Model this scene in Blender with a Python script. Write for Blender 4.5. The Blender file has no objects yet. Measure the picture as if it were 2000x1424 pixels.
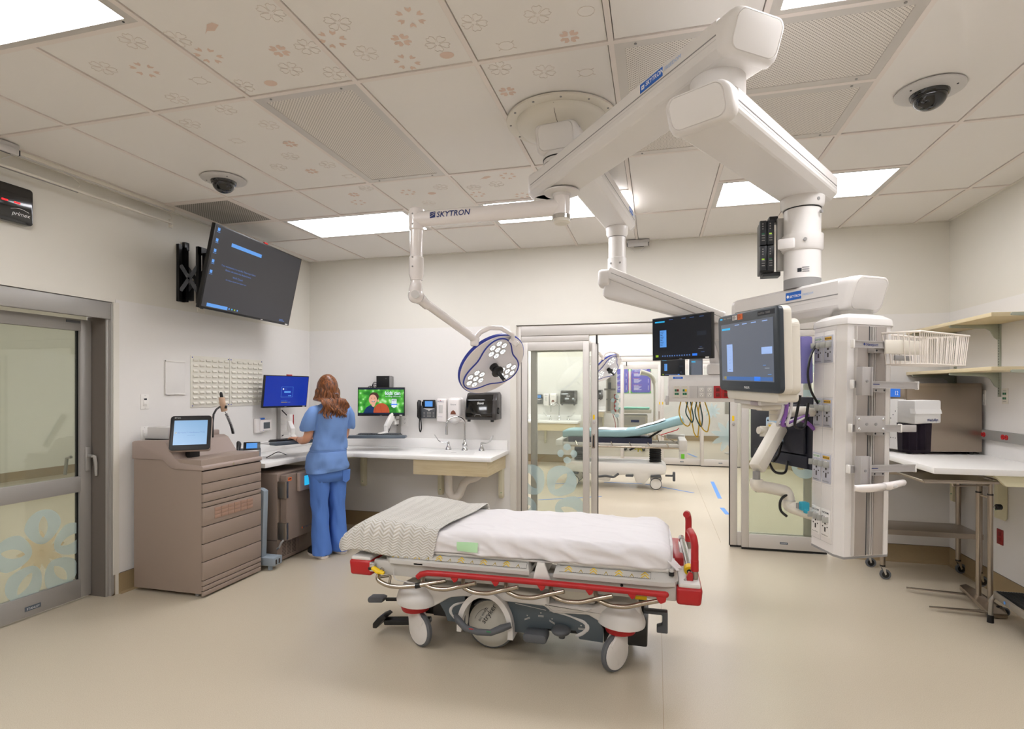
import bpy, bmesh, math, random
from mathutils import Vector, Matrix
random.seed(7)
C = bpy.context.scene.collection
PI = math.pi
OFF = {}
def V(*a): return Vector(a)

# ---------------------------------------------------------------- materials
MATS = {}
def srgb(c):
    if isinstance(c, str):
        c = [int(c[i:i+2], 16)/255 for i in (0, 2, 4)]
    return [((x+0.055)/1.055)**2.4 if x > 0.04045 else x/12.92 for x in c]
def mat(name, col, rough=.5, metal=0., emit=None, es=0., spec=.5, noise=0., nscale=30., bump=0., bscale=200., coat=0.):
    if name in MATS: return MATS[name]
    m = bpy.data.materials.new(name); m.use_nodes = True
    nt = m.node_tree; b = nt.nodes['Principled BSDF']
    c = srgb(col)+[1]
    b.inputs['Base Color'].default_value = c
    b.inputs['Roughness'].default_value = rough
    b.inputs['Metallic'].default_value = metal
    b.inputs['Specular IOR Level'].default_value = spec
    b.inputs['Coat Weight'].default_value = coat
    if emit is not None:
        b.inputs['Emission Color'].default_value = srgb(emit)+[1]
        b.inputs['Emission Strength'].default_value = es
    tc = nt.nodes.new('ShaderNodeTexCoord')
    n = nt.nodes.new('ShaderNodeTexNoise'); n.inputs['Scale'].default_value = nscale; n.inputs['Detail'].default_value = 3
    nt.links.new(tc.outputs['Object'], n.inputs['Vector'])
    mr = nt.nodes.new('ShaderNodeMapRange'); mr.inputs['To Min'].default_value = max(0, rough-.04); mr.inputs['To Max'].default_value = min(1, rough+.04)
    nt.links.new(n.outputs['Fac'], mr.inputs['Value']); nt.links.new(mr.outputs['Result'], b.inputs['Roughness'])
    if noise:
        mx = nt.nodes.new('ShaderNodeMix'); mx.data_type = 'RGBA'
        mx.inputs['A'].default_value = [x*(1-noise) for x in c[:3]]+[1]
        mx.inputs['B'].default_value = [min(1, x*(1+noise)) for x in c[:3]]+[1]
        nt.links.new(n.outputs['Fac'], mx.inputs['Factor']); nt.links.new(mx.outputs['Result'], b.inputs['Base Color'])
    if bump:
        n2 = nt.nodes.new('ShaderNodeTexNoise'); n2.inputs['Scale'].default_value = bscale; n2.inputs['Detail'].default_value = 4
        nt.links.new(tc.outputs['Object'], n2.inputs['Vector'])
        bp = nt.nodes.new('ShaderNodeBump'); bp.inputs['Strength'].default_value = bump; bp.inputs['Distance'].default_value = .004
        nt.links.new(n2.outputs['Fac'], bp.inputs['Height']); nt.links.new(bp.outputs['Normal'], b.inputs['Normal'])
    MATS[name] = m
    return m
def nodes(m): return m.node_tree, m.node_tree.nodes['Principled BSDF']
def scrn(name, col, es=.9, base='050506'):
    return mat(name, base, .25, emit=col, es=es)

# ---------------------------------------------------------------- mesh builder
class MB:
    def __init__(s, m=None):
        s.v = []; s.f = []; s.fm = []; s.mats = []; s.T = None; s.c = 0
        if m is not None: s.use(m)
    def use(s, m):
        if m not in s.mats: s.mats.append(m)
        s.c = s.mats.index(m); return s
    def add(s, vs, fs):
        o = len(s.v)
        for p in vs:
            p = Vector(p)
            s.v.append(s.T @ p if s.T else p)
        for f in fs:
            s.f.append([i+o for i in f]); s.fm.append(s.c)
        return s
    def bm(s, b):
        b.verts.index_update()
        s.add([v.co.copy() for v in b.verts], [[v.index for v in f.verts] for f in b.faces]); b.free(); return s
    def box(s, x0, x1, y0, y1, z0, z1, bev=0, seg=2):
        x0, x1 = min(x0, x1), max(x0, x1); y0, y1 = min(y0, y1), max(y0, y1); z0, z1 = min(z0, z1), max(z0, z1)
        if not bev:
            return s.add([(x0,y0,z0),(x1,y0,z0),(x1,y1,z0),(x0,y1,z0),(x0,y0,z1),(x1,y0,z1),(x1,y1,z1),(x0,y1,z1)],
                         [(3,2,1,0),(4,5,6,7),(0,1,5,4),(1,2,6,5),(2,3,7,6),(3,0,4,7)])
        b = bmesh.new(); bmesh.ops.create_cube(b, size=1)
        for v in b.verts: v.co = Vector(((x0+x1)/2+v.co.x*(x1-x0), (y0+y1)/2+v.co.y*(y1-y0), (z0+z1)/2+v.co.z*(z1-z0)))
        bev = min(bev, .49*min(x1-x0, y1-y0, z1-z0))
        bmesh.ops.bevel(b, geom=list(b.edges), offset=bev, segments=seg, profile=.5, affect='EDGES')
        return s.bm(b)
    def bar(s, p, q, w, h, bev=0, up=(0,0,1)):
        p = Vector(p); q = Vector(q); d = q-p; L = d.length; d.normalize(); up = Vector(up)
        sd = up.cross(d)
        if sd.length < 1e-5: sd = Vector((1,0,0)).cross(d)
        sd.normalize(); u = d.cross(sd)
        R = Matrix.Translation(p) @ Matrix((d, sd, u)).transposed().to_4x4()
        old = s.T; s.T = old @ R if old else R
        s.box(0, L, -w/2, w/2, -h/2, h/2, bev); s.T = old
        return s
    def prism(s, poly, vec, bev=0, seg=2, ends=True):
        b = bmesh.new(); vec = Vector(vec)
        vs = [b.verts.new(Vector(p)) for p in poly]; f = b.faces.new(vs)
        r = bmesh.ops.extrude_face_region(b, geom=[f])
        for g in r['geom']:
            if isinstance(g, bmesh.types.BMVert): g.co += vec
        bmesh.ops.recalc_face_normals(b, faces=list(b.faces))
        if bev: bmesh.ops.bevel(b, geom=list(b.edges), offset=bev, segments=seg, profile=.5, affect='EDGES')
        return s.bm(b)
    def ngon(s, pts): return s.add(pts, [tuple(range(len(pts)))])
    def ring(s, c, ax, r, n, sd=None):
        ax = Vector(ax).normalized()
        if sd is None: sd = ax.orthogonal().normalized()
        t = ax.cross(sd)
        return [Vector(c)+sd*math.cos(2*PI*i/n)*r+t*math.sin(2*PI*i/n)*r for i in range(n)]
    def cyl(s, p, q, r, r2=None, n=24, bev=0):
        r2 = r if r2 is None else r2; p = Vector(p); q = Vector(q); ax = q-p; L = ax.length
        if bev: return s.lathe([(0,0),(r-bev,0),(r,bev),(r2,L-bev),(r2-bev,L),(0,L)], p, ax, n)
        a = s.ring(p, ax, r, n); b = s.ring(q, ax, r2, n)
        return s.add(a+b, [tuple(range(n-1,-1,-1)), tuple(range(n, 2*n))]+[(i, (i+1)%n, n+(i+1)%n, n+i) for i in range(n)])
    def lathe(s, prof, o, ax=(0,0,1), n=32, sc=(1,1)):
        o = Vector(o); ax = Vector(ax).normalized(); sd = ax.orthogonal().normalized(); t = ax.cross(sd)
        vs = []; rows = []
        for r, h in prof:
            if r < 1e-6: rows.append([len(vs)]); vs.append(o+ax*h)
            else:
                rows.append(list(range(len(vs), len(vs)+n)))
                vs += [o+ax*h+sd*math.cos(2*PI*i/n)*r*sc[0]+t*math.sin(2*PI*i/n)*r*sc[1] for i in range(n)]
        fs = []
        for a, b in zip(rows, rows[1:]):
            for i in range(n):
                j = (i+1)%n
                if len(a) == 1 and len(b) == 1: continue
                if len(a) == 1: fs.append((a[0], b[j], b[i]))
                elif len(b) == 1: fs.append((a[i], a[j], b[0]))
                else: fs.append((a[i], a[j], b[j], b[i]))
        return s.add(vs, fs)
    def tube(s, pts, r, n=10, closed=False, caps=True, fil=0, flat=None):
        pts = [Vector(p) for p in pts]
        if fil and not closed:
            out = [pts[0]]
            for a, b, c in zip(pts, pts[1:], pts[2:]):
                d1 = (a-b); d2 = (c-b); k = min(fil, d1.length*.49, d2.length*.49)
                p0 = b+d1.normalized()*k; p1 = b+d2.normalized()*k
                for i in range(6):
                    t = i/5; out.append(p0*(1-t)**2+b*2*t*(1-t)+p1*t*t)
            out.append(pts[-1]); pts = out
            if isinstance(r, list): r = [r[0]]+[q for q in r[1:-1] for _ in range(6)]+[r[-1]]
        rs = r if isinstance(r, (list, tuple)) else [r]*len(pts)
        N = len(pts); vs = []; sd = None
        for i, p in enumerate(pts):
            if closed: d = pts[(i+1)%N]-pts[i-1]
            else: d = (pts[min(i+1, N-1)]-pts[max(i-1, 0)])
            if d.length < 1e-9: d = Vector((0,0,1))
            d.normalize()
            if sd is None: sd = d.orthogonal().normalized() if flat is None else (Vector(flat)-d*d.dot(Vector(flat))).normalized()
            sd = (sd-d*sd.dot(d)); sd = sd.normalized() if sd.length > 1e-6 else d.orthogonal().normalized()
            t = d.cross(sd)
            rr = rs[i]; ra, rb = rr if isinstance(rr, (tuple, list)) else (rr, rr)
            vs += [p+sd*math.cos(2*PI*k/n)*ra+t*math.sin(2*PI*k/n)*rb for k in range(n)]
        fs = []
        for i in range(N if closed else N-1):
            a = i*n; b = ((i+1)%N)*n
            fs += [(a+k, a+(k+1)%n, b+(k+1)%n, b+k) for k in range(n)]
        if caps and not closed: fs += [tuple(range(n-1,-1,-1)), tuple(range((N-1)*n, N*n))]
        return s.add(vs, fs)
    def sph(s, c, r, n=20, m=12):
        r = r if isinstance(r, (tuple, list)) else (r, r, r)
        vs = [Vector(c)+Vector((0,0,-r[2]))]; fs = []
        for i in range(1, m):
            a = -PI/2+PI*i/m
            vs += [Vector(c)+Vector((math.cos(a)*math.cos(2*PI*k/n)*r[0], math.cos(a)*math.sin(2*PI*k/n)*r[1], math.sin(a)*r[2])) for k in range(n)]
        vs.append(Vector(c)+Vector((0,0,r[2])))
        for k in range(n): fs.append((0, 1+(k+1)%n, 1+k))
        for i in range(m-2):
            a = 1+i*n; b = a+n
            fs += [(a+k, a+(k+1)%n, b+(k+1)%n, b+k) for k in range(n)]
        a = 1+(m-2)*n
        fs += [(a+k, a+(k+1)%n, len(vs)-1) for k in range(n)]
        return s.add(vs, fs)
    def loft(s, rings, cap0=True, cap1=True):
        n = len(rings[0]); vs = [p for r in rings for p in r]; fs = []
        for i in range(len(rings)-1):
            a = i*n; b = a+n
            fs += [(a+k, a+(k+1)%n, b+(k+1)%n, b+k) for k in range(n)]
        if cap0: fs.append(tuple(range(n-1,-1,-1)))
        if cap1: fs.append(tuple(range((len(rings)-1)*n, len(rings)*n)))
        return s.add(vs, fs)
    def grid(s, fn, nu, nv):
        vs = [fn(i/nu, j/nv) for j in range(nv+1) for i in range(nu+1)]
        return s.add(vs, [(j*(nu+1)+i, j*(nu+1)+i+1, (j+1)*(nu+1)+i+1, (j+1)*(nu+1)+i) for j in range(nv) for i in range(nu)])
    def text(s, st, o, xd, up, size, m=None, align='LEFT', sx=1., shear=0., bold=0.):
        if m is not None: s.use(m)
        cu = bpy.data.curves.new('t', 'FONT'); cu.body = st; cu.size = size; cu.align_x = align; cu.resolution_u = 2; cu.shear = shear; cu.offset = bold
        ob = bpy.data.objects.new('t', cu); C.objects.link(ob)
        bpy.context.view_layer.update()
        me = bpy.data.meshes.new_from_object(ob.evaluated_get(bpy.context.evaluated_depsgraph_get()))
        xd = Vector(xd).normalized(); up = Vector(up); up = (up-xd*up.dot(xd)).normalized()
        s.add([Vector(o)+xd*v.co.x*sx+up*v.co.y for v in me.vertices], [list(p.vertices) for p in me.polygons])
        bpy.data.meshes.remove(me); bpy.data.objects.remove(ob); bpy.data.curves.remove(cu)
        return s
    def mesh(s, name, off, ang=38):
        me = bpy.data.meshes.new(name)
        me.from_pydata([p-off for p in s.v], [], s.f)
        for m in s.mats: me.materials.append(m)
        me.polygons.foreach_set('material_index', s.fm)
        me.polygons.foreach_set('use_smooth', [True]*len(me.polygons))
        me.validate(); me.update(); me.set_sharp_from_angle(angle=math.radians(ang))
        return me
def fixn(me):
    b = bmesh.new(); b.from_mesh(me); bmesh.ops.recalc_face_normals(b, faces=list(b.faces)); b.to_mesh(me); b.free()
def tag(o, label, cat, group=None):
    o['label'] = label; o['category'] = cat
    if group: o['group'] = group
    return o
def thing(name, label, cat, loc=(0,0,0), group=None, rz=0, local=False):
    o = bpy.data.objects.new(name, None); o.empty_display_size = .1; C.objects.link(o)
    o.location = loc; o.rotation_euler = (0,0,rz); tag(o, label, cat, group)
    OFF[o.name] = V(0,0,0) if local else Vector(loc)
    return o
def part(mb, name, parent, label=None, ang=38, fix=False):
    off = OFF[parent.name]; me = mb.mesh(name, off, ang)
    if fix: fixn(me)
    o = bpy.data.objects.new(name, me); C.objects.link(o); o.parent = parent; OFF[o.name] = off
    if label: o['label'] = label
    return o
def single(mb, name, label, cat, group=None, ang=38, fix=False):
    xs = [p.x for p in mb.v]; ys = [p.y for p in mb.v]; zs = [p.z for p in mb.v]
    off = V((min(xs)+max(xs))/2, (min(ys)+max(ys))/2, min(zs))
    me = mb.mesh(name, off, ang)
    if fix: fixn(me)
    o = bpy.data.objects.new(name, me); C.objects.link(o); o.location = off; OFF[o.name] = off
    return tag(o, label, cat, group)
def struct(mb, name, parent=None, ang=38):
    off = OFF[parent.name] if parent else V(0,0,0)
    me = mb.mesh(name, off, ang); o = bpy.data.objects.new(name, me); C.objects.link(o); OFF[o.name] = off
    if parent: o.parent = parent
    else: o['kind'] = 'structure'
    return o
def sroot(name, loc):
    o = bpy.data.objects.new(name, None); C.objects.link(o); o.location = loc; OFF[o.name] = Vector(loc); o['kind'] = 'structure'; return o
def kids(o): return [c for c in bpy.data.objects if c.parent == o]
def dup(o, d, label=None, group=None, rz=None, parent=None):
    c = o.copy(); C.objects.link(c)
    if parent is None:
        c.location = o.location+Vector(d); OFF[c.name] = V(0,0,0)
        if rz is not None: c.rotation_euler = (0,0,rz)
        if label: c['label'] = label
        if group: c['group'] = group
    else: c.parent = parent
    for k in kids(o): dup(k, d, parent=c)
    return c

# ---------------------------------------------------------------- material set
wall_p = mat('cream_wall_paint', 'dfdbd1', .6, noise=.015, nscale=8, bump=.05, bscale=300)
panel_p = mat('white_wall_panel', 'e4e1dd', .35, noise=.01, bump=.03, bscale=150)
tile_p = mat('ceiling_tile_vinyl', 'e9e5e0', .65, bump=.03)
tbar_p = mat('ceiling_grid_paint', 'e6ddd6', .5)
gap_p = mat('shadow_gap', '6a625a', .9)
print_p = mat('tan_print', 'dcc4b5', .7)
line_p = mat('thin_tan_line', 'dcd1c8', .7)
base_p = mat('vinyl_cove_base', '9c8765', .5, noise=.08, nscale=120)
alu = mat('satin_aluminium', 'a5a29d', .42, .25, noise=.02)
alu_l = mat('pale_aluminium_frame', 'cfcac4', .42, .35, noise=.02)
steel = mat('brushed_steel', 'a89d90', .3, .95, noise=.05, nscale=12)
steel_d = mat('stainless_sheet', 'b3a594', .32, .85, noise=.03, nscale=6)
chrome = mat('chrome', 'd5d5d5', .08, 1.)
white = mat('white_enamel', 'eae7e2', .32, noise=.008)
white_g = mat('glossy_white_enamel', 'ebe5e2', .15, coat=.4)
ivory = mat('ivory_plastic', 'ddd7ca', .4)
lgrey = mat('light_grey_plastic', 'c9c6c3', .42)
mgrey = mat('mid_grey_plastic', '8f8d8b', .45)
dgrey = mat('dark_grey_plastic', '53565a', .45)
slate = mat('slate_plastic', '56606a', .4)
black = mat('black_plastic', '0b0b0c', .4)
black_g = mat('gloss_black_plastic', '080808', .1, coat=.5)
rubber = mat('grey_rubber', '5d5f62', .65)
brubber = mat('black_rubber', '141414', .7)
red = mat('red_plastic', 'b2181d', .35)
red_d = mat('dark_red_plastic', '7c1a17', .4)
yellow = mat('yellow_plastic', 'ecc400', .4)
orange = mat('orange_sticker', 'e8702a', .5)
blue_t = mat('blue_tape', '4f8fdf', .5)
navy = mat('royal_blue_trim', '24379b', .35)
logo_b = mat('blue_logo_plate', '0b62c4', .4)
ink = mat('dark_ink', '20242c', .6)
ink_b = mat('navy_ink', '1c2e6e', .6)
ink_w = mat('white_ink', 'f2f2f2', .6)
ink_g = mat('green_ink', '1e8a4c', .6)
ink_r = mat('red_ink', 'c02a2a', .6)
taupe = mat('taupe_painted_metal', '98877b', .5, noise=.02, nscale=60, bump=.05, bscale=500)
taupe_d = mat('taupe_fridge_metal', '85756a', .5, noise=.02, nscale=60, bump=.05, bscale=500)
slot_t = mat('taupe_gap', '3a302a', .8)
taupe_l = mat('pale_taupe_plastic', 'a5948b', .5)
solid = mat('white_solid_surface', 'efedea', .3, noise=.005)
green_s = mat('green_socket', '1c6b4b', .4)
purple = mat('purple_cable', '7d4f9c', .5)
bellow = mat('black_bellows', '1a1a1a', .7)
teal = mat('teal_sheet', '89a8ad', .85, noise=.05, bump=.3, bscale=30)
cyan_p = mat('cyan_clip', '2f9fb8', .4)
lb_plate = mat('pale_blue_plate', 'b9d3e6', .35)

floor_m = mat('speckled_vinyl_floor', 'cdb795', .32)
nt, b = nodes(floor_m)
tc = nt.nodes.new('ShaderNodeTexCoord')
vo = nt.nodes.new('ShaderNodeTexVoronoi'); vo.inputs['Scale'].default_value = 110
no = nt.nodes.new('ShaderNodeTexNoise'); no.inputs['Scale'].default_value = 260; no.inputs['Detail'].default_value = 4
n3 = nt.nodes.new('ShaderNodeTexNoise'); n3.inputs['Scale'].default_value = 1.2
for x in (vo, no, n3): nt.links.new(tc.outputs['Object'], x.inputs['Vector'])
r1 = nt.nodes.new('ShaderNodeValToRGB'); r1.color_ramp.elements[0].position = .32; r1.color_ramp.elements[1].position = .62
r1.color_ramp.elements[0].color = srgb('b9ac95')+[1]; r1.color_ramp.elements[1].color = srgb('c9beaa')+[1]
nt.links.new(no.outputs['Fac'], r1.inputs['Fac'])
r2 = nt.nodes.new('ShaderNodeValToRGB'); r2.color_ramp.elements[0].position = .05; r2.color_ramp.elements[1].position = .09
r2.color_ramp.elements[0].color = (1,1,1,1); r2.color_ramp.elements[1].color = (0,0,0,1)
nt.links.new(vo.outputs['Distance'], r2.inputs['Fac'])
vo2 = nt.nodes.new('ShaderNodeMix'); vo2.data_type = 'RGBA'
vo2.inputs['A'].default_value = srgb('a08c70')+[1]; vo2.inputs['B'].default_value = srgb('e2d6c0')+[1]
nt.links.new(vo.outputs['Color'], vo2.inputs['Factor'])
mx = nt.nodes.new('ShaderNodeMix'); mx.data_type = 'RGBA'
nt.links.new(r2.outputs['Color'], mx.inputs['Factor']); nt.links.new(r1.outputs['Color'], mx.inputs['A']); nt.links.new(vo2.outputs['Result'], mx.inputs['B'])
nt.links.new(mx.outputs['Result'], b.inputs['Base Color'])

def wood(name, c1, c2):
    m = mat(name, c1, .45); nt, b = nodes(m)
    tc = nt.nodes.new('ShaderNodeTexCoord'); mp = nt.nodes.new('ShaderNodeMapping'); mp.inputs['Scale'].default_value = (1.5, 1.5, 22)
    w = nt.nodes.new('ShaderNodeTexNoise'); w.inputs['Scale'].default_value = 3; w.inputs['Detail'].default_value = 5; w.inputs['Distortion'].default_value = .6
    r = nt.nodes.new('ShaderNodeValToRGB'); r.color_ramp.elements[0].position = .35; r.color_ramp.elements[1].position = .65
    r.color_ramp.elements[0].color = srgb(c2)+[1]; r.color_ramp.elements[1].color = srgb(c1)+[1]
    nt.links.new(tc.outputs['Object'], mp.inputs['Vector']); nt.links.new(mp.outputs['Vector'], w.inputs['Vector'])
    nt.links.new(w.outputs['Fac'], r.inputs['Fac']); nt.links.new(r.outputs['Color'], b.inputs['Base Color']); return m
maple = wood('pale_maple_laminate', 'dccdaa', 'd2c19a')

def glassm(name, tint, refl=.08, alpha=.04):
    m = bpy.data.materials.new(name); m.use_nodes = True; nt = m.node_tree; nt.nodes.clear()
    out = nt.nodes.new('ShaderNodeOutputMaterial'); tr = nt.nodes.new('ShaderNodeBsdfTransparent'); tr.inputs['Color'].default_value = srgb(tint)+[1]
    gl = nt.nodes.new('ShaderNodeBsdfGlossy'); gl.inputs['Roughness'].default_value = .02
    fr = nt.nodes.new('ShaderNodeFresnel'); fr.inputs['IOR'].default_value = 1.5
    di = nt.nodes.new('ShaderNodeBsdfDiffuse'); di.inputs['Color'].default_value = srgb('dfe6dc')+[1]
    m1 = nt.nodes.new('ShaderNodeMixShader'); m1.inputs['Fac'].default_value = alpha
    m2 = nt.nodes.new('ShaderNodeMixShader')
    nt.links.new(tr.outputs[0], m1.inputs[1]); nt.links.new(di.outputs[0], m1.inputs[2])
    nt.links.new(fr.outputs[0], m2.inputs['Fac']); nt.links.new(m1.outputs[0], m2.inputs[1]); nt.links.new(gl.outputs[0], m2.inputs[2])
    nt.links.new(m2.outputs[0], out.inputs['Surface']); MATS[name] = m; return m
glass = glassm('clear_glass', 'fafcf9', alpha=.02)
glass_g = glassm('greenish_glass', 'f2f5ee', alpha=.06)
def film(name, col, a):
    m = bpy.data.materials.new(name); m.use_nodes = True; nt = m.node_tree; nt.nodes.clear()
    out = nt.nodes.new('ShaderNodeOutputMaterial'); tr = nt.nodes.new('ShaderNodeBsdfTransparent'); di = nt.nodes.new('ShaderNodeBsdfDiffuse'); di.inputs['Color'].default_value = srgb(col)+[1]
    tl = nt.nodes.new('ShaderNodeBsdfTranslucent'); tl.inputs['Color'].default_value = srgb(col)+[1]
    ad = nt.nodes.new('ShaderNodeMixShader'); ad.inputs['Fac'].default_value = .5
    mx = nt.nodes.new('ShaderNodeMixShader'); mx.inputs['Fac'].default_value = a
    nt.links.new(di.outputs[0], ad.inputs[1]); nt.links.new(tl.outputs[0], ad.inputs[2])
    nt.links.new(tr.outputs[0], mx.inputs[1]); nt.links.new(ad.outputs[0], mx.inputs[2]); nt.links.new(mx.outputs[0], out.inputs['Surface']); MATS[name] = m; return m
film_b = film('pale_blue_window_film', 'cfe6ea', .62)
film_y = film('yellow_window_film', 'efe24a', .75)
film_w = film('tan_window_film', 'e6d3a8', .5)
tinted = film('smoked_plastic', '3b3440', .82)
violet = film('violet_clear_plastic', '8d86c9', .7)
troffer = mat('lit_diffuser', 'ffffff', .5, emit='fafaff', es=14.5)
led_m = mat('lit_led', 'ffffff', .3, emit='f4faff', es=1.0)
led_r = mat('red_led_segment', '200000', .4, emit='ff1a20', es=3.0)

def FR(ctr, X, U=(0,0,1)):
    """frame of a face: local x = its right, z = its up, y = away from its viewer"""
    X = Vector(X).normalized(); U = Vector(U); U = (U-X*U.dot(X)).normalized(); B = U.cross(X)
    return Matrix.Translation(Vector(ctr)) @ Matrix((X, B, U)).transposed().to_4x4()
def rrect(w, h, r, n=5, cx=0, cz=0, y=0):
    out = []
    for sx, sz, a0 in ((1,-1,-90),(1,1,0),(-1,1,90),(-1,-1,180)):
        for k in range(n+1):
            a = math.radians(a0+90*k/n); out.append((cx+sx*(w/2-r)+r*math.cos(a), y, cz+sz*(h/2-r)+r*math.sin(a)))
    return out
EXPO = 0.0
# ================================================================ SETTING
H = 3.048; GX = .7316; GY = 2.4175; T = .6096; YB = 5.754; XR = 6.49
def gx(i): return GX+T*i
def gy(j): return GY+2*T*j
PZ = 2.238; BZ = .155
mb = MB(floor_m); mb.box(-7, 8, -2.6, 17.8, -.1, 0)
mb.use(mat('floor_seam', 'a08c6c', .5)); mb.box(4.0, 4.0025, -2.4, 5.7, -.01, .0006); mb.box(4.6, 4.603, 6, 11.7, -.01, .0006)
struct(mb, 'floor')

def wallbox(mb, x0, x1, y0, y1, z0=0, z1=H+.15):
    mb.use(wall_p); mb.box(x0, x1, y0, y1, z0, z1)
# left wall with the deep door recess
mb = MB(); wallbox(mb, -.28, 0, 3.317, 17.8); wallbox(mb, -.28, 0, .9, 3.317, 2.215); wallbox(mb, -.28, 0, -2.4, .9)
mb.use(panel_p); mb.box(0, .004, 3.317, YB, BZ, PZ); mb.box(0, .004, -2.4, .9, BZ, PZ); mb.box(0, .004, 6.0, 11.68, BZ, PZ); mb.box(0,.004,11.93,17.4,BZ,PZ)
mb.use(wall_p); mb.box(-.1, .006, 3.30, 3.345, .155, 2.215)
struct(mb, 'wall_left')
mb = MB(); wallbox(mb, XR, XR+.2, -2.4, 17.8)
mb.use(panel_p); mb.box(XR-.004, XR, -2.4, YB, BZ, PZ); mb.box(XR-.004, XR, 6.0, 11.68, BZ, PZ); mb.box(XR-.004, XR, 11.93, 17.4, BZ, PZ)
mb.use(gap_p); mb.box(XR-.005, XR-.003, 3.2, 3.202, BZ, PZ)
struct(mb, 'wall_right')
def backwall(name, y):
    mb = MB(); wallbox(mb, 0, 2.50, y, y+.24); wallbox(mb, 5.62, XR, y, y+.24); wallbox(mb, 2.50, 5.62, y, y+.24, PZ)
    mb.use(panel_p); mb.box(0, 2.46, y-.004, y, BZ, PZ); mb.box(5.66, XR, y-.004, y, BZ, PZ)
    mb.use(wall_p); mb.box(2.455, 2.52, y-.008, y+.1, .155, PZ)
    mb.use(panel_p); mb.box(0, 2.46, y+.24, y+.244, BZ, PZ); mb.box(5.66, XR, y+.24, y+.244, BZ, PZ)
    struct(mb, name)
backwall('wall_back', YB); backwall('wall_middle', 11.70)
mb = MB(); wallbox(mb, 0, XR, 17.42, 17.6); mb.use(panel_p); mb.box(0, XR, 17.415, 17.42, BZ, PZ); struct(mb, 'wall_far')
mb = MB(); wallbox(mb, -.28, XR+.2, -2.5, -2.3); mb.use(panel_p); mb.box(0, XR, -2.3, -2.296, BZ, PZ); struct(mb, 'wall_front')
# corridor seen through the left door
mb = MB(mat('corridor_wall_paint', 'ebeadf', .6)); mb.box(-6.7, -6.55, -2.4, 10.5, 0, H); mb.box(-6.6, -.28, 10.3, 10.45, 0, H); mb.box(-6.6,-.28,-2.5,-2.35,0,H)
mb.use(base_p); mb.box(-6.55, -6.54, -2.4, 10.3, 0, BZ)
struct(mb, 'wall_corridor')

def skirt(name, segs):
    mb = MB(base_p)
    for x0, y0, x1, y1, nx, ny in segs:   # line and inward normal
        t = .006
        p = [V(x0,y0,0), V(x1,y1,0)]; n = V(nx,ny,0)
        prof = [(.0,BZ), (t,BZ-.002), (t,.03), (.012,.012), (.03,.002), (.03,-.01), (0,-.01)]
        a = [p[0]+n*d+V(0,0,z) for d, z in prof]; b = [p[1]+n*d+V(0,0,z) for d, z in prof]
        mb.loft([a, b])
        mb.use(gap_p); mb.loft([[q+n*d+V(0,0,z) for d, z in ((0,BZ),(t+.001,BZ),(t+.001,BZ+.003),(0,BZ+.003))] for q in p]); mb.use(base_p)
    o = struct(mb, name); fixn(o.data)
skirt('baseboard_left', [(0,3.345,0,YB,1,0), (-.12,3.317,0,3.317,0,-1), (0,-2.3,0,.9,1,0), (0,6,0,11.7,1,0), (0,11.94,0,17.42,1,0)])
skirt('baseboard_back', [(0,YB,2.46,YB,0,-1), (5.66,YB,XR,YB,0,-1), (0,11.7,2.46,11.7,0,-1), (5.66,11.7,XR,11.7,0,-1), (0,17.415,XR,17.415,0,-1)])
skirt('baseboard_right', [(XR,-2.3,XR,YB,-1,0), (XR,6,XR,11.7,-1,0), (XR,11.94,XR,17.42,-1,0)])
skirt('baseboard_front', [(0,-2.3,XR,-2.3,0,1)])

# ---- ceiling
perf = mat('perforated_metal', 'cdc7be', .5)
def perfn(m, c1, c2, scale, thr):
    nt, b = nodes(m); tc = nt.nodes.new('ShaderNodeTexCoord'); mp = nt.nodes.new('ShaderNodeMapping'); mp.inputs['Rotation'].default_value = (0,0,PI/4)
    vo = nt.nodes.new('ShaderNodeTexVoronoi'); vo.voronoi_dimensions = '2D'; vo.inputs['Scale'].default_value = scale; vo.inputs['Randomness'].default_value = 0
    r = nt.nodes.new('ShaderNodeValToRGB'); r.color_ramp.interpolation = 'LINEAR'; r.color_ramp.elements[0].position = thr; r.color_ramp.elements[1].position = thr+.08
    r.color_ramp.elements[0].color = srgb(c2)+[1]; r.color_ramp.elements[1].color = srgb(c1)+[1]
    nt.links.new(tc.outputs['Object'], mp.inputs['Vector']); nt.links.new(mp.outputs['Vector'], vo.inputs['Vector']); nt.links.new(vo.outputs['Distance'], r.inputs['Fac']); nt.links.new(r.outputs['Color'], b.inputs['Base Color'])
perfn(perf, 'e2dcd4', 'a39c93', 82, .26)
perf_d = mat('egg_crate_grille', 'a09a90', .5); perfn(perf_d, 'b5aea4', '4f4a44', 70, .33)

TROF = [(0,1.5),(3,1.5),(6,1.5),(0,-1),(6,-.5),(3,-2.5),(6,-2.5),(0,-2.5)]  # last three are unseen, added behind the viewer for light
VENT = [(2,0,3,1,'f'),(5,0,7,.5,'f'),(5,.5,7,1,'f'),(-1,1,0,1.5,'d')]
occ = [(i,j,i+2,j+.5) for i, j in TROF]+[v[:4] for v in VENT]
def free(a, b, c, d): return not any(a < o[2]-.01 and c > o[0]+.01 and b < o[3]-.01 and d > o[1]+.01 for o in occ)
cells = []
xi0 = -GX/T; xi1 = (XR-GX)/T; yj0 = (-2.3-GY)/(2*T); yj1 = (YB-GY)/(2*T)
for i in range(-2, 10):
    a, c = max(i, xi0), min(i+1, xi1)
    if c-a < .02: continue
    for j in range(-4, 3):
        b, d = max(j, yj0), min(j+1, yj1)
        if d-b < .02: continue
        if free(a, b, c, d): cells.append((a,b,c,d))
        else:
            for e, f in ((b, min(j+.5, d)), (j+.5, d)):
                if f-e > .02 and free(a, e, c, f): cells.append((a,e,c,f))
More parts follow.
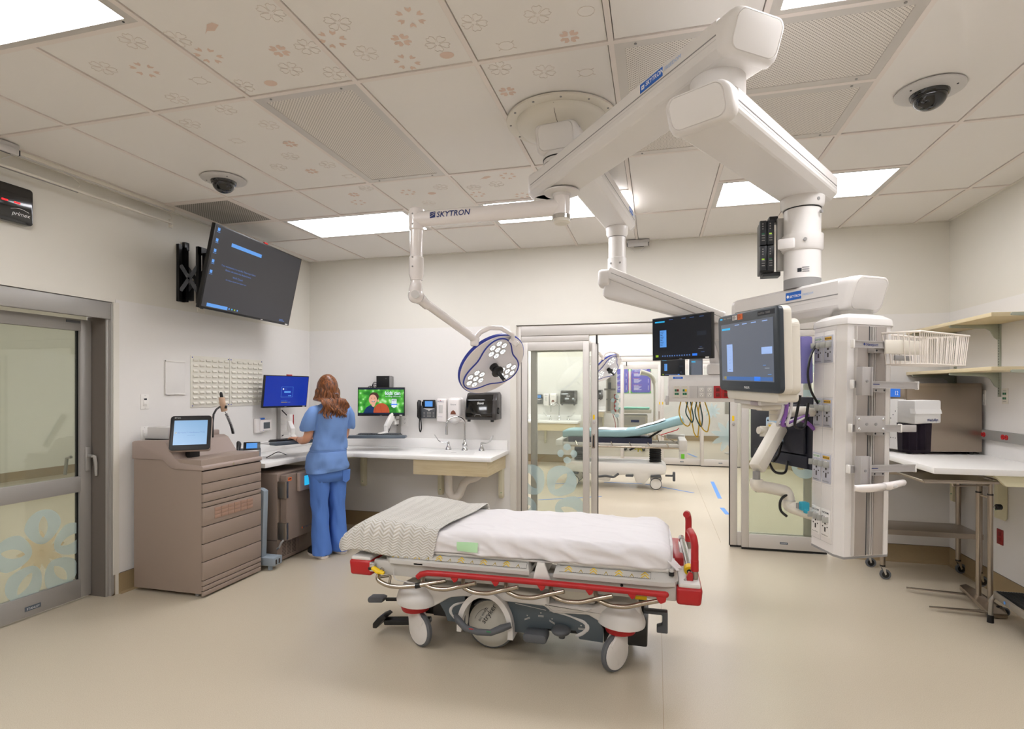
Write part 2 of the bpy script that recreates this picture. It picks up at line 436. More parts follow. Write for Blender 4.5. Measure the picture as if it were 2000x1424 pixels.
mb = MB(mat('painted_plenum_shade', '4a443e', .9)); mb.box(-.0, XR, -2.3, YB, H+.03, H+.1)  # dark backing sheet paints the shadow lines between tiles and bars
mb.use(tile_p)
for a, b, c, d in cells: mb.box(gx(a)+.0155, gx(c)-.0155, gy(b)+.0155, gy(d)-.0155, H+.006, H+.02)
mb.use(tbar_p)
segv = set(); segh = set(); w = .012
R5 = lambda v: round(v, 4)
for a, b, c, d in cells+occ:
    for k in range(max(1, round((c-a)))):
        for y in (b, d): segh.add((R5(y), R5(a+k), R5(min(a+k+1, c))))
    for k in range(max(1, math.ceil((d-b)*2-.01))):
        for x in (a, c): segv.add((R5(x), R5(b+k*.5), R5(min(b+k*.5+.5, d))))
nod = set()
for x, b, d in segv: nod |= {(x, b), (x, d)}; mb.box(gx(x)-w, gx(x)+w, gy(b)+w, gy(d)-w, H, H+.028)
for y, a, c in segh: nod |= {(a, y), (c, y)}; mb.box(gx(a)+w, gx(c)-w, gy(y)-w, gy(y)+w, H, H+.028)
for x, y in nod: mb.box(gx(x)-w, gx(x)+w, gy(y)-w, gy(y)+w, H, H+.028)
mb.use(wall_p); 
for s in ((0,.022,-2.3,YB),(XR-.022,XR,-2.3,YB),(0,XR,YB-.022,YB)): mb.box(*s, H-.001, H+.03)
# printed botanical motifs on the vinyl tiles
PR = [('f',1.793,1.901),('f',1.481,2.021),('f',1.584,2.332),('f',1.99,1.934),('f',2.49,1.893),('f',2.493,2.123),('f',2.317,2.247),('f',1.997,2.314),('f',2.496,2.33),('f',2.713,2.012),('f',1.743,2.487),('f',1.43,2.57),('f',1.848,2.694),('f',1.695,3.092),('f',1.85,3.271),('f',1.508,3.222),('6',1.653,2.083),('6',2.028,2.065),('6',2.63,2.103),('4',2.359,2.115),('4',1.81,2.936),('4',1.682,3.341),('b',2.183,1.911),('p',2.144,2.328),('t',1.829,2.223),('6',3.013,2.057),('6',2.867,2.335),('4',2.913,2.181),('4',3.612,2.338),('4',3.245,2.692),('f',2.719,2.228),('f',3.25,2.151),('f',3.51,2.171),('f',3.052,2.243),('f',3.264,2.49),('f',3.459,2.566),('o',3.7,2.198),('t',3.337,2.332),('p',3.06,2.33),('t',3.648,2.624),('4',1.72,3.825),('6',1.66,3.993),('6',2.144,3.883),('p',2.308,3.949),('6',2.96,3.76),('6',2.642,4.058),('6',2.967,4.166),('b',2.794,3.755),('f',2.425,3.845),('f',1.879,3.725),('f',2.66,3.916),('f',2.84,3.892),('t',1.527,2.819),('t',1.88,3.486),
      ('f',2.2,4.15),('f',2.07,4.5),('6',2.4,4.4),('f',3.4,3.9),('f',3.6,4.1),('f',2.1,1.6),('6',2.75,1.55),('f',3.4,1.6)]
zc = H+.0052
def petal_out(mb, cx, cy, r, k, n=5, w=.0016):
    for q in range(n):
        a = k+2*PI*q/n
        P = [(.18,.06),(.45,.27),(.8,.36),(1,.2),(.88,0),(1,-.2),(.8,-.36),(.45,-.27),(.18,-.06)]
        pts = [V(cx+r*(math.cos(a)*x-math.sin(a)*y), cy+r*(math.sin(a)*x+math.cos(a)*y), zc) for x, y in P]
        for p, q2 in zip(pts, pts[1:]): mb.bar(p, q2, w, .001)
for k, (t, x, y) in enumerate(PR):
    a0 = k*.7
    if t in 'fto': mb.use(line_p)
    else: mb.use(print_p)
    if t == 'f': petal_out(mb, x, y, .055, a0)
    elif t == '6':
        for q in range(6):
            a = a0+q*PI/3; P = [(.5,0),(.72,.2),(1,.2),(.86,0),(1,-.2),(.72,-.2)]
            mb.ngon([(x+.062*(math.cos(a)*u-math.sin(a)*v), y+.062*(math.sin(a)*u+math.cos(a)*v), zc) for u, v in P])
    elif t == '4':
        for q in range(4):
            a = .8+q*PI/2; P = [(.2,0),(.5,.42),(.85,.42),(1,.2),(.7,.0),(1,-.2),(.85,-.42),(.5,-.42)]
            mb.ngon([(x+.045*(math.cos(a)*u-math.sin(a)*v), y+.045*(math.sin(a)*u+math.cos(a)*v), zc) for u, v in P])
    elif t in 'p': mb.ngon([(x+.03*math.cos(i*PI/8)*(1.2 if i < 4 or i > 12 else 1), y+.026*math.sin(i*PI/8), zc) for i in range(16)])
    elif t == 'b': mb.ngon([(x+u*.05, y+v*.05, zc) for u, v in ((-1,.5),(-.5,.2),(.1,.35),(.5,.1),(1,-.2),(.7,-.6),(.1,-.5),(-.3,-.1))])
    else:
        pts = [V(x+.034*math.cos(i*PI/6), y+.03*math.sin(i*PI/6), zc) for i in range(12)]
        for i in range(12): mb.bar(pts[i], pts[(i+1)%12], .0016, .001)
        if t == 't':
            for a in (.6, 2.5, 3.8, 5.6): mb.tube([(x+.034*math.cos(a), y+.03*math.sin(a), zc), (x+.05*math.cos(a), y+.045*math.sin(a), zc)], .0012, 4)
# ceilings of the two rooms beyond
mb.use(tile_p); mb.box(0, XR, 6.0, 11.7, H+.015, H+.1); mb.box(0, XR, 11.94, 17.42, H+.015, H+.1); mb.box(-6.6,-.28,-2.4,10.4,H+.02,H+.1)
mb.use(tbar_p)
for i in range(-1, 10): mb.box(gx(i)-.012, gx(i)+.012, 6.0, 17.4, H+.002, H+.03)
for j in range(20): mb.box(0, XR, 6.3+j*.61-.012, 6.3+j*.61+.012, H+.0022, H+.03)
struct(mb, 'ceiling')

LT = ['troffer light over the wall phone corner, lit', 'middle lit troffer of the back row, half behind the white boom arms', 'lit troffer behind the thick boom column', 'lit troffer in the upper left corner of the room', 'lit troffer at the top edge above the perforated ceiling panels']
def troff(x, y, lab, w=4, d=2):
    x0, x1, y0, y1 = x+.012, x+w*.3048-.012, y+.012, y+d*.3048-.012
    t = thing('ceiling_light', lab, 'ceiling light', ((x0+x1)/2, (y0+y1)/2, H+.01), 'recessed troffer lights')
    mb = MB(alu_l)
    for s in ((x0,x1,y0,y0+.028),(x0,x1,y1-.028,y1),(x0,x0+.04,y0+.028,y1-.028),(x1-.04,x1,y0+.028,y1-.028)): mb.box(*s, H+.001, H+.03)
    mb.use(ink); mb.cyl((x0+.06,y0+.014,H+.002),(x0+.06,y0+.014,H-.0005),.005,n=8); mb.cyl((x1-.06,y1-.014,H+.002),(x1-.06,y1-.014,H-.0005),.005,n=8)
    part(mb, 'frame', t)
    mb = MB(troffer); mb.box(x0+.036, x1-.036, y0+.026, y1-.026, H+.004, H+.012)
    part(mb, 'diffuser', t)
    return t
for k, (i, j) in enumerate(TROF):
    troff(gx(i), gy(j), LT[k] if k < 5 else 'unseen lit troffer added behind the viewer, %s of the back three' % ('middle','right','left')[k-5])
far = troff(.8, 7.4, 'lit troffer in the next room, nearest the sink wall side')
for dx, dy, lab in ((1.9,0,'lit troffer in the middle of the next room'), (3.8,0,'lit troffer on the right of the next room'), (0,3.2,'lit troffer at the back left of the next room'), (1.9,3.2,'lit troffer at the back centre of the next room'), (3.8,3.2,'lit troffer at the back right of the next room'),
                    (0,6.6,'lit troffer on the left of the far room'), (1.9,6.6,'lit troffer in the middle of the far room'), (3.8,6.6,'lit troffer on the right of the far room'), (1.9,9,'lit troffer nearest the posters in the far room'), (0,1.6,'unseen lit troffer added at the left, halfway into the next room'), (1.9,1.6,'unseen lit troffer added halfway into the next room'), (3.8,1.6,'unseen lit troffer added at the right, halfway into the next room'), (0,8.6,'unseen lit troffer added above the far room sink side'), (3.8,8.6,'unseen lit troffer added at the back right of the far room')):  # last five are extra lamps added to brighten the rooms beyond
    dup(far, (dx,dy,0), lab)
dup(far, (-2.7,-4.6,0), 'lit troffer in the corridor beyond the left door'); dup(far, (-2.7,-6.9,0), 'unseen lit troffer added in the corridor nearest the viewer'); dup(far, (-2.7,-1.6,0), 'unseen lit troffer added in the corridor beyond the left wall clock'); dup(far, (-5,-4.6,0), 'unseen lit troffer added along the far side of the corridor, nearest the door'); dup(far, (-5,-2.2,0), 'unseen lit troffer added along the far side of the corridor, middle'); dup(far, (-5,.4,0), 'unseen lit troffer added along the far side of the corridor, farthest')  # all but the first are added to brighten the corridor
for k, (a, b, c, d, ty) in enumerate(VENT):
    x0, x1, y0, y1 = gx(a)+.012, gx(c)-.012, gy(b)+.012, gy(d)-.012
    lab = ['perforated ceiling vent panel left of the round boom mount', 'perforated ceiling vent panel below the top right light', 'perforated ceiling vent panel behind the raised boom arm', 'dark louvred return grille above the wall television'][k]
    t = thing('ceiling_vent', lab, 'ceiling vent', ((x0+x1)/2, (y0+y1)/2, H+.01), 'perforated ceiling vents' if ty == 'f' else None)
    mb = MB(alu_l if ty == 'f' else tbar_p); w = .045 if ty == 'f' else .03
    for s in ((x0,x1,y0,y0+w),(x0,x1,y1-w,y1),(x0,x0+w,y0+w,y1-w),(x1-w,x1,y0+w,y1-w)): mb.box(*s, H+.001, H+.02)
    mb.use(mgrey)
    if ty == 'f':
        for px in (x0+.09, x1-.09):
            for py in (y0+.02, y1-.02): mb.cyl((px,py,H+.001),(px,py,H-.002),.006,n=10)
    part(mb, 'frame', t)
    mb = MB(perf if ty == 'f' else perf_d); mb.box(x0+w, x1-w, y0+w, y1-w, H+.004, H+.01); part(mb, 'perforated_panel', t)

# ---- aluminium sliding doors in the back wall
def decal(mb, kind, cx, z, s, y, rot=0):
    def pet(cx, cz, a, l, w, n=9):
        out = []
        for i in range(n+1): t = i/n; out.append((t*l, math.sin(PI*t)**.8*w))
        for i in range(n-1, 0, -1): t = i/n; out.append((t*l, -math.sin(PI*t)**.8*w))
        return [(cx+math.cos(a)*u-math.sin(a)*v, y, cz+math.sin(a)*u+math.cos(a)*v) for u, v in out]
    if kind == 'quad':
        for q in range(4):
            a = q*PI/2+rot; mx_, mz = cx+math.cos(a)*s*.62, z+math.sin(a)*s*.62
            pts = []
            for i in range(17):
                b = a-PI/2-.35+(PI+.7)*i/16; pts.append((mx_+math.cos(b)*s*.38, y, mz+math.sin(b)*s*.38))
            pts.append((cx+math.cos(a)*s*.3, y, z+math.sin(a)*s*.3)); mb.ngon(pts)
    elif kind == 'lily':
        for q in range(9): mb.ngon(pet(cx, z, rot+q*2*PI/9, s, s*.16))
    elif kind == 'big':
        for q in range(5):
            a = rot+q*2*PI/5; mx_, mz = cx+math.cos(a)*s*.66, z+math.sin(a)*s*.66; n = 36; vs = []
            def loc(u, v): return (mx_+math.cos(a)*u-math.sin(a)*v, y, mz+math.sin(a)*u+math.cos(a)*v)
            for i in range(n):
                b = 2*PI*i/n; ru = s*.40; k = 1-.28*max(0, -math.cos(b))
                vs.append(loc(ru*math.cos(b), ru*math.sin(b)*k))
            for i in range(n):
                b = 2*PI*i/n; vs.append(loc(s*.25*math.cos(b), s*.10*math.sin(b)*abs(math.sin(b))**.5))
            mb.add(vs, [(k, (k+1)%n, n+(k+1)%n, n+k) for k in range(n)])
def leaf(parent, x0, x1, z0, z1, y, st=.065, top=.09, bot=.13, mid=None, glassmat=None, dep=.045, badge=True, gx0=None):
    mb = MB(alu_l)
    mb.box(x0, x0+st, y, y+dep, z0, z1, .003); mb.box(x1-st, x1, y, y+dep, z0, z1, .003)
    mb.box(x0+st, x1-st, y+.002, y+dep, z1-top, z1, .002); mb.box(x0+st, x1-st, y+.002, y+dep, z0, z0+bot, .002)
    mb.use(black); mb.box(x0, x1, y+.01, y+dep-.01, z0-.02, z0)
    if badge: mb.use(slate); mb.box((x0+x1)/2-.035, (x0+x1)/2+.035, y-.001, y+.003, z0+.05, z0+.07); mb.text('STANLEY', ((x0+x1)/2-.03, y-.002, z0+.055), (1,0,0), (0,0,1), .014, ink_w)
    struct(mb, 'door_leaf_frame', parent)
    mb = MB(glassmat or glass); mb.box(x0+st-.005, x1-st+.005, y+.018, y+.026, z0+bot-.005, z1-top+.005); struct(mb, 'door_glass', parent)
def doorset(k, y, full):
    r = sroot('door_%d' % k, (4.05, y, 0))
    mb = MB(alu_l)
    mb.box(2.515, 2.565, y+.02, y+.12, 0, PZ-.005, .003); mb.box(5.57, 5.62, y+.02, y+.12, 0, PZ-.005, .003)
    mb.box(2.565, 5.57, y+.02, y+.15, 2.125, PZ-.005, .003); mb.box(2.565, 3.29, y+.03, y+.08, 2.062, 2.123, .002); mb.box(4.77, 5.57, y+.03, y+.08, 2.062, 2.123, .002)
    mb.box(2.565, 5.57, y+.16, y+.22, 2.17, PZ-.005)
    mb.use(gap_p); mb.box(2.565, 5.57, y+.15, y+.16, 2.14, PZ-.01)
    mb.use(black); mb.box(2.566,2.57,y+.03,y+.08,0,2.06); mb.box(3.36, 3.375, y+.04, y+.12, 2.03, 2.12)
    struct(mb, 'door_header', r)
    if full:
        leaf(r, 2.57, 3.292, .02, 2.058, y+.03); leaf(r, 2.66, 3.372, .02, 2.045, y+.085, badge=False)
        leaf(r, 4.77, 5.52, .025, 2.058, y+.03, glassmat=glass_g); leaf(r, 4.672, 5.40, .025, 2.045, y+.085, badge=False)
        mb = MB(alu_l)
        mb.use(black); mb.box(3.372, 3.379, y+.09, y+.125, .02, 2.04); mb.box(4.664, 4.672, y+.09, y+.125, .02, 2.04)
        mb.use(yellow); mb.box(3.325, 3.345, y+.0845, y+.086, 1.24, 1.29); mb.box(4.69, 4.71, y+.0845, y+.086, 1.245, 1.295)
        mb.use(chrome); mb.cyl((3.34,y+.086,1.215),(3.34,y+.075,1.215),.014,n=16); mb.cyl((4.703,y+.086,1.215),(4.703,y+.075,1.215),.014,n=16)
        mb.use(steel); mb.box(3.318, 3.348, y+.078, y+.086, .94, 1.09, .004); mb.use(ink); mb.box(3.326, 3.340, y+.077, y+.08, .955, 1.075)
        struct(mb, 'door_lock', r)
        mb = MB(film_b); yy = y+.047
        decal(mb, 'quad', 3.06, .88, .105, yy); decal(mb, 'big', 2.83, .36, .42, yy, PI/2-.63)
        pass
        decal(mb, 'big', 5.44, 1.62, .36, yy, .4); decal(mb, 'big', 5.52, .9, .30, yy, 1.0)
        mb.use(film_y); decal(mb, 'lily', 2.82, .1, .13, yy, .35)
        struct(mb, 'window_film', r)
    else:
        for a, b in ((2.57,3.30),(3.26,4.055),(4.065,4.87),(4.83,5.57)):
            leaf(r, a, b, .02, 2.058, y+(.03 if a in (2.57,4.83) else .08), st=.055)
        mb = MB(yellow); mb.box(4.02,4.04,y+.028,y+.031,1.24,1.29); mb.box(4.08,4.10,y+.028,y+.031,1.24,1.29); mb.box(4.02,4.04,y+.078,y+.081,1.24,1.29); mb.box(4.08,4.10,y+.078,y+.081,1.24,1.29)
        mb.use(steel); mb.box(4.012,4.03,y+.076,y+.081,.94,1.1)
        struct(mb, 'door_lock', r)
        mb = MB(film_b); yy = y+.1
        decal(mb, 'quad', 3.17, 1.32, .12, y+.05); decal(mb, 'quad', 3.17, 1.08, .12, y+.05)
        decal(mb, 'lily', 5.35, .62, .34, y+.047, .1); decal(mb, 'lily', 5.05, 1.12, .16, y+.047, .3)
        mb.use(film_y); decal(mb, 'lily', 3.62, .37, .13, yy, .35); mb.sph((3.62,yy,.37),(.07,.001,.07),12,6)
        struct(mb, 'window_film', r)
doorset(1, YB, True); doorset(2, 11.70, False)

# ---- left swing door in its recess
r = sroot('door_3', (-.17, 2.3, 0))
mb = MB(alu)
mb.box(-.2, -.02, 3.265, 3.317, 0, 2.2, .003); mb.box(-.14, -.0, 3.285, 3.312, 0, 2.2)
mb.box(-.03, -.005, 1.0, 3.317, 2.085, 2.21, .004); mb.box(-.22, -.03, 1.0, 3.3, 2.135, 2.18); mb.box(-.16, -.03, 1.0, 3.29, 2.1, 2.13)
mb.use(gap_p); mb.box(-.2, -.03, 3.262, 3.266, 0, 2.1)
struct(mb, 'door_frame', r)
mb = MB(alu); x0, x1 = -.2, -.155
mb.box(x0, x1, 3.175, 3.258, .015, 2.075, .003); mb.box(x0, x1, 1.3, 3.18, 1.99, 2.075, .002); mb.box(x0, x1, 1.3, 3.18, .015, .155, .002)
mb.box(x0, x1, 1.3, 3.18, .80, .915, .002); mb.box(x0, x1, 1.2, 1.3, .015, 2.075); mb.box(x1-.012,x1+.004,3.168,3.176,.155,.8); mb.box(x1-.012,x1+.004,3.168,3.176,.915,1.99)
mb.use(black); mb.box(x0+.01, x1-.014, 3.160, 3.169, .155, .8); mb.box(x0+.01, x1-.014, 3.160, 3.169, .915, 1.99); mb.box(x0+.01, x1-.01, 3.258, 3.262, .015, 2.075)
mb.use(slate); mb.box(x1, x1+.002, 2.80, 2.90, .055, .085); mb.text('STANLEY', (x1+.003, 2.81, .062), (0,1,0), (0,0,1), .02, ink_w)
mb.use(dgrey); mb.box(x1, x1+.006, 3.07, 3.17, 2.045, 2.062)
struct(mb, 'door_leaf', r)
mb = MB(glass_g); mb.box(-.182, -.176, 1.3, 3.17, .155, .8); mb.box(-.182, -.176, 1.3, 3.17, .915, 1.99); struct(mb, 'door_glass', r)
mb = MB(film_b)
old = mb.T; mb.T = Matrix.Translation((-.174,0,0)) @ Matrix.Rotation(PI/2, 4, 'Z')
decal(mb, 'big', 2.93, .40, .30, 0, PI/2)
mb.use(film_w)
for q in range(8):
    a = q*PI/4; decal(mb, 'lily', 2.92, .42, .16, .001, .2) if q == 0 else None
mb.T = old
struct(mb, 'window_film', r)
mb = MB(alu); mb.box(x1, x1+.014, 3.205, 3.24, .95, 1.13, .004); mb.cyl((x1+.01,3.222,1.06),(x1+.055,3.222,1.06),.012,n=14)
mb.tube([(x1+.05,3.222,1.06),(x1+.058,3.235,1.055),(x1+.058,3.245,1.0),(x1+.055,3.25,.91)], [.013,.013,.012,.009], 10)
mb.tube([(-.2,3.14,1.06),(-.24,3.14,1.05),(-.245,3.13,.93)], .012, 8)
struct(mb, 'door_handle', r)
# ================================================================ LEFT WALL
S_dark = scrn('screen_charcoal', '2e2d31', 1.0); S_blue = scrn('screen_blue', '0833ae', .8); S_lb = scrn('screen_light_blue', '5b9be6', 1.0)
S_w = scrn('screen_white', 'dfe9f5', 1.0); S_md = scrn('screen_sky', '7aa7cf', 1.0); S_blk = scrn('screen_black', '0d1016', 1.0); S_bb = scrn('screen_bright_blue', '2f7df0', 1.0)
S_y = scrn('screen_yellow', '9a8a3a', 1.0); S_g = scrn('screen_green', '9bbf2a', 1.0); S_cy = scrn('screen_cyan', '2fb4e8', 1.0); S_gr = scrn('screen_grey', '62676f', 1.0); S_lbd = scrn('screen_dim_blue','3f69a8',1.0)
S_txt = scrn('screen_text_blue', '5478b8', 1.0)
def rows(mb, x, z, w, h, n, m, fill=.5, y=-.0018):
    mb.use(m)
    for k in range(n):
        L = w*(.6+.4*((k*37)%10)/10); mb.box(x, x+L, y, y+.0004, z-h*k, z-h*k+h*fill)
# ---- wall television
t = thing('wall_television', 'large wall television tilted down, dark screen with a pale blue bar', 'television', (0, 4.28, 2.2))
TX = V(-.075,.997,-.006); TU = V(.21,.032,.977)
M = FR((.472,4.279,2.539), TX, TU)
mb = MB(black); mb.T = M; mb.box(-.62, .62, 0, .035, -.343, .343, .004); mb.box(-.45,.45,.035,.06,-.22,.2,.01)
mb.use(steel); mb.box(-.62,.62,.001,.006,.343,.345); part(mb, 'housing', t)
mb = MB(S_dark); mb.T = M; mb.box(-.605, .605, -.001, .001, -.325, .333)
mb.use(S_lb); mb.box(-.40,.0,-.0018,-.0014,.207,.237); mb.box(-.55,-.305,-.0018,-.0014,-.318,-.29)
for k in range(5): mb.box(-.585,-.558,-.0018,-.0014,.29-k*.085,.315-k*.085); mb.box(-.59,-.553,-.0018,-.0014,.28-k*.085,.283-k*.085)
for k, m in enumerate((S_lb, S_cy, S_g, S_lb)): mb.use(m); mb.box(-.29+k*.035,-.276+k*.035,-.0018,-.0014,-.31,-.297)
mb.use(S_txt); mb.text('Your workstation is on standby. Please log in below', (-.25,-.002,.03), (1,0,0), (0,0,1), .021, S_txt, 'CENTER'); mb.text('Button will activate the display screens', (-.25,-.002,.0), (1,0,0), (0,0,1), .021, S_txt, 'CENTER'); mb.text('Wi-Fi Closed', (-.25,-.002,-.045), (1,0,0), (0,0,1), .024, S_txt, 'CENTER'); mb.text('See change options menu below items', (-.26,-.002,-.075), (1,0,0), (0,0,1), .017, S_txt, 'CENTER')
rows(mb, .44, -.30, .1, .011, 2, S_txt); mb.use(white); mb.box(.55,.59,-.0022,-.001,-.337,-.328); mb.box(.16,.19,-.002,0,-.337,-.333)
part(mb, 'screen', t)
mb = MB(red); mb.T = M; mb.box(.0,.05,-.004,.01,.343,.354); part(mb, 'tag', t, 'red tag on the top edge')
k_ = thing('wall_bracket', 'black folding scissor bracket on the wall left of the television', 'wall bracket', (0, 3.95, 2.3))
mb = MB(black); mb.box(.0,.03,3.87,3.90,2.31,2.80); mb.box(0,.05,3.93,3.95,2.31,2.78); mb.box(0,.012,3.87,3.95,2.31,2.36); mb.box(0,.012,3.87,3.95,2.74,2.79); mb.box(0,.03,3.93,3.98,2.76,2.83,.004); mb.box(.0,.04,3.93,4.02,2.33,2.46,.004); part(mb, 'wall_plate', k_)
mb = MB(black); mb.box(.12,.15,3.955,3.985,2.30,2.79); mb.box(.12,.15,4.05,4.075,2.34,2.79); mb.box(.14,.15,3.955,4.075,2.72,2.79); mb.box(.14,.15,3.955,4.075,2.32,2.40); mb.box(.15,.40,3.99,4.05,2.40,2.74,.004); mb.box(.15,.40,4.1,4.5,2.45,2.70,.004); part(mb, 'carriage', k_)
for z0, z1 in ((2.62,2.40),(2.40,2.62)):
    mb = MB(black); mb.bar((.03,3.885,z0),(.13,3.965,z1),.012,.03); mb.bar((.03,3.945,z0),(.13,4.06,z1),.012,.03); mb.use(chrome); mb.cyl((.08,3.93,2.51),(.08,3.915,2.51),.008,n=10); part(mb, 'scissor_arm', k_)
mb = MB(ivory); mb.box(0,.012,4.09,4.17,2.25,2.37,.002); mb.use(green_s); mb.box(.012,.014,4.105,4.125,2.325,2.345); mb.box(.012,.014,4.13,4.15,2.325,2.345); mb.use(ink); mb.box(.012,.013,4.11,4.15,2.28,2.286)
single(mb, 'data_outlet', 'ivory wall outlet with green sockets below the television bracket', 'outlet')
# ---- digital clock
t = thing('digital_clock', 'black wall clock with red digital dashes at the left edge', 'clock', (0, 2.4, 2.62))
mb = MB(black_g); mb.prism([(0,y,z) for _,y,z in []] or [(0.0, 2.22+p[0], 2.73+p[2]) for p in rrect(.98,.235,.02,4)], (.05,0,0), .004); part(mb, 'housing', t, fix=True)
for y in (2.53,2.60,2.44): mb = MB(led_r); mb.box(.0502,.052,y,y+.034,2.735,2.744); part(mb, 'digit', t)
mb = MB(ink_w); mb.text('primex', (.0515,2.585,2.66), (0,1,0), (0,0,1), .036, ink_w, shear=.3)
mb.tube([(.0515,2.58+i*.013,2.694+.012*math.sin(PI*i/8)) for i in range(9)], .0012, 5); part(mb, 'lettering', t)
# ---- small white board, louvred panels, switches
mb = MB(panel_p); mb.box(.004,.012,3.752,3.95,1.515,1.80,.002); mb.use(white); mb.box(.012,.018,3.75,3.952,1.79,1.80); mb.box(.012,.018,3.75,3.952,1.512,1.52); mb.box(.012,.018,3.75,3.755,1.515,1.80); mb.text('Emergency contact', (.0185,3.83,1.5135), (0,1,0), (0,0,1), .006, mgrey)
single(mb, 'whiteboard', 'small blank white board left of the louvred panels', 'whiteboard')
cream = mat('cream_powder_coat', 'dedace', .4)
for k, (y0, y1) in enumerate(((4.014,4.47),(4.475,4.93))):
    t = thing('louvre_panel', ('left' if k == 0 else 'right')+' one of the two cream louvred bin panels on the wall', 'louvred panel', (0,(y0+y1)/2,1.40), 'louvred bin panels')
    mb = MB(cream); mb.box(.004,.010,y0,y1,1.395,1.855,.001); mb.use(navy)
    for yy in (y0+.015,y1-.015):
        for zz in (1.41,1.84): mb.cyl((.01,yy,zz),(.013,yy,zz),.005,n=8)
    part(mb, 'panel', t)
    mb = MB(cream)
    for r_ in range(9):
        for c_ in range(6):
            ya = y0+.022+c_*.0735; z = 1.422+r_*.048; p = [(.010,z),(.022,z+.004),(.022,z+.010),(.010,z+.024)]
            mb.loft([[V(x,ya,zz) for x, zz in p],[V(x,ya+.048,zz) for x, zz in p]])
    part(mb, 'louvres', t, fix=True)
def plate(y, z, kind, lab):
    t = thing('light_switch' if kind != 'sensor' else 'sensor_switch', lab, 'switch', (.004,y,z-.06))
    mb = MB(white); mb.box(.004,.009,y-.037,y+.037,z-.06,z+.06,.002); mb.use(mgrey); mb.cyl((.009,y,z+.05),(.01,y,z+.05),.002,n=6); mb.cyl((.009,y,z-.05),(.01,y,z-.05),.002,n=6); part(mb, 'plate', t)
    mb = MB(white); mb.box(.009,.013,y-.017,y+.017,z-.034,z+.034,.001)
    if kind == 'sensor': mb.use(ink); mb.box(.013,.0145,y-.012,y+.012,z+.015,z+.028); mb.use(white); mb.box(.013,.016,y-.012,y+.012,z-.025,z+.003,.001)
    else: mb.use(white); mb.box(.013,.02,y-.008,y+.008,z-.022,z+.008,.002)
    part(mb, 'rocker', t)
plate(3.563,1.457,'sensor','white sensor switch plate with a dark window on the left wall'); plate(3.56,1.20,'sw','white rocker light switch above the tan medication cabinet')
# ---- ceiling track with hoops, and the small ceiling box
t = thing('curtain_track', 'cream rail with thin hoops along the top of the left wall', 'track', (.1,3,2.9))
mb = MB(ivory); mb.box(.105,.135,.9,3.73,3.02,3.047,.003); mb.use(lgrey); mb.box(.115,.125,.9,3.70,3.012,3.02); part(mb, 'upper_rail', t)
mb = MB(ivory); mb.box(.10,.125,.9,3.72,2.915,2.93,.003); mb.use(mgrey); mb.box(.108,.118,1.0,2.95,2.911,2.915); mb.use(ivory); mb.box(.095,.11,3.70,3.73,2.885,2.955,.003); mb.cyl((.10,3.705,2.90),(.14,3.705,2.90),.008,n=8); part(mb, 'lower_rail', t)
for y in (2.95,3.70):
    mb = MB(ivory); mb.tube([(.12,y-.12,3.01),(.12,y-.04,3.005),(.12,y,2.985),(.12,y+.01,2.965),(.12,y,2.945),(.12,y-.05,2.925)], .003, 6); part(mb, 'hoop', t)
def magbox(loc, rz, lab):
    t = thing('door_release', lab, 'door device', loc, rz=rz, local=True)
    mb = MB(lgrey); mb.box(-.11,.11,-.03,.03,-.028,0,.002); part(mb, 'housing', t)
    mb = MB(lgrey); mb.box(-.1,.1,-.045,-.02,-.07,-.03,.006); mb.use(ink); mb.box(-.106,-.1,-.043,-.022,-.066,-.034); mb.box(.1,.106,-.043,-.022,-.066,-.034); mb.box(-.04,.06,-.032,-.03,-.074,-.07); part(mb, 'bar', t)
    for s_ in (-1,1): mb = MB(lgrey); mb.tube([(s_*.08,-.02,-.07),(s_*.03,.0,-.11)], .002, 5); part(mb, 'wire_arm', t)
magbox((3.79,5.70,H), 0, 'small grey sensor bar at the ceiling edge above the back doors'); magbox((.17,2.42,H), PI/2, 'small grey sensor bar at the ceiling edge by the left door')
# ---- temperature display
t = thing('wall_display', 'small white wall display with a grey screen and blue tag', 'display', (.004,4.95,1.13))
mb = MB(white_g); mb.box(.004,.045,4.80,4.93,1.11,1.26,.012); mb.box(.004,.06,4.84,5.02,1.125,1.245,.014); part(mb, 'housing', t)
mb = MB(scrn('screen_slate','4a5055',.8)); mb.box(.0605,.062,4.885,4.98,1.15,1.215); part(mb, 'screen', t); mb = MB(logo_b); mb.box(.03,.055,4.86,4.91,1.246,1.262); mb.text('b', (.0605,4.88,1.13), (0,1,0), (0,0,1), .014); part(mb, 'sticker', t, 'blue tag')
# ================================================================ MEDICATION CABINET
t = thing('medication_cabinet', 'tan drawer cabinet with a sloped top, standing by the left wall', 'medication cabinet', (.38,3.73,0))
Y0, Y1 = 3.42, 4.045
mb = MB(taupe); mb.box(.06,.69,Y0,Y1,.03,1.03,.003); mb.use(mgrey)
for x, y in ((.12,3.5),(.62,3.46),(.62,4.0),(.12,4.0)): mb.cyl((x,y,0),(x,y,.035),.016,n=12)
part(mb, 'carcass', t)
prof = [(.05,1.022),(.05,1.15),(.07,1.16),(.33,1.168),(.37,1.15),(.46,1.03),(.50,1.005),(.705,.985),(.712,.975),(.712,.952),(.45,.955),(.41,.965),(.34,1.022)]
mb = MB(taupe_l); mb.prism([(x,Y0-.008,z) for x, z in prof], (0,Y1-Y0+.014,0), .005); mb.use(ivory); mb.box(.53,.62,3.52,3.95,1.0005,1.0025); mb.use(chrome); mb.cyl((.7125,3.72,.966),(.714,3.72,.966),.01,n=12)
part(mb, 'top_cover', t, fix=True)
zs = [.945,.853,.777,.712,.674,.533,.403,.269,.131,.089,.051,.012]
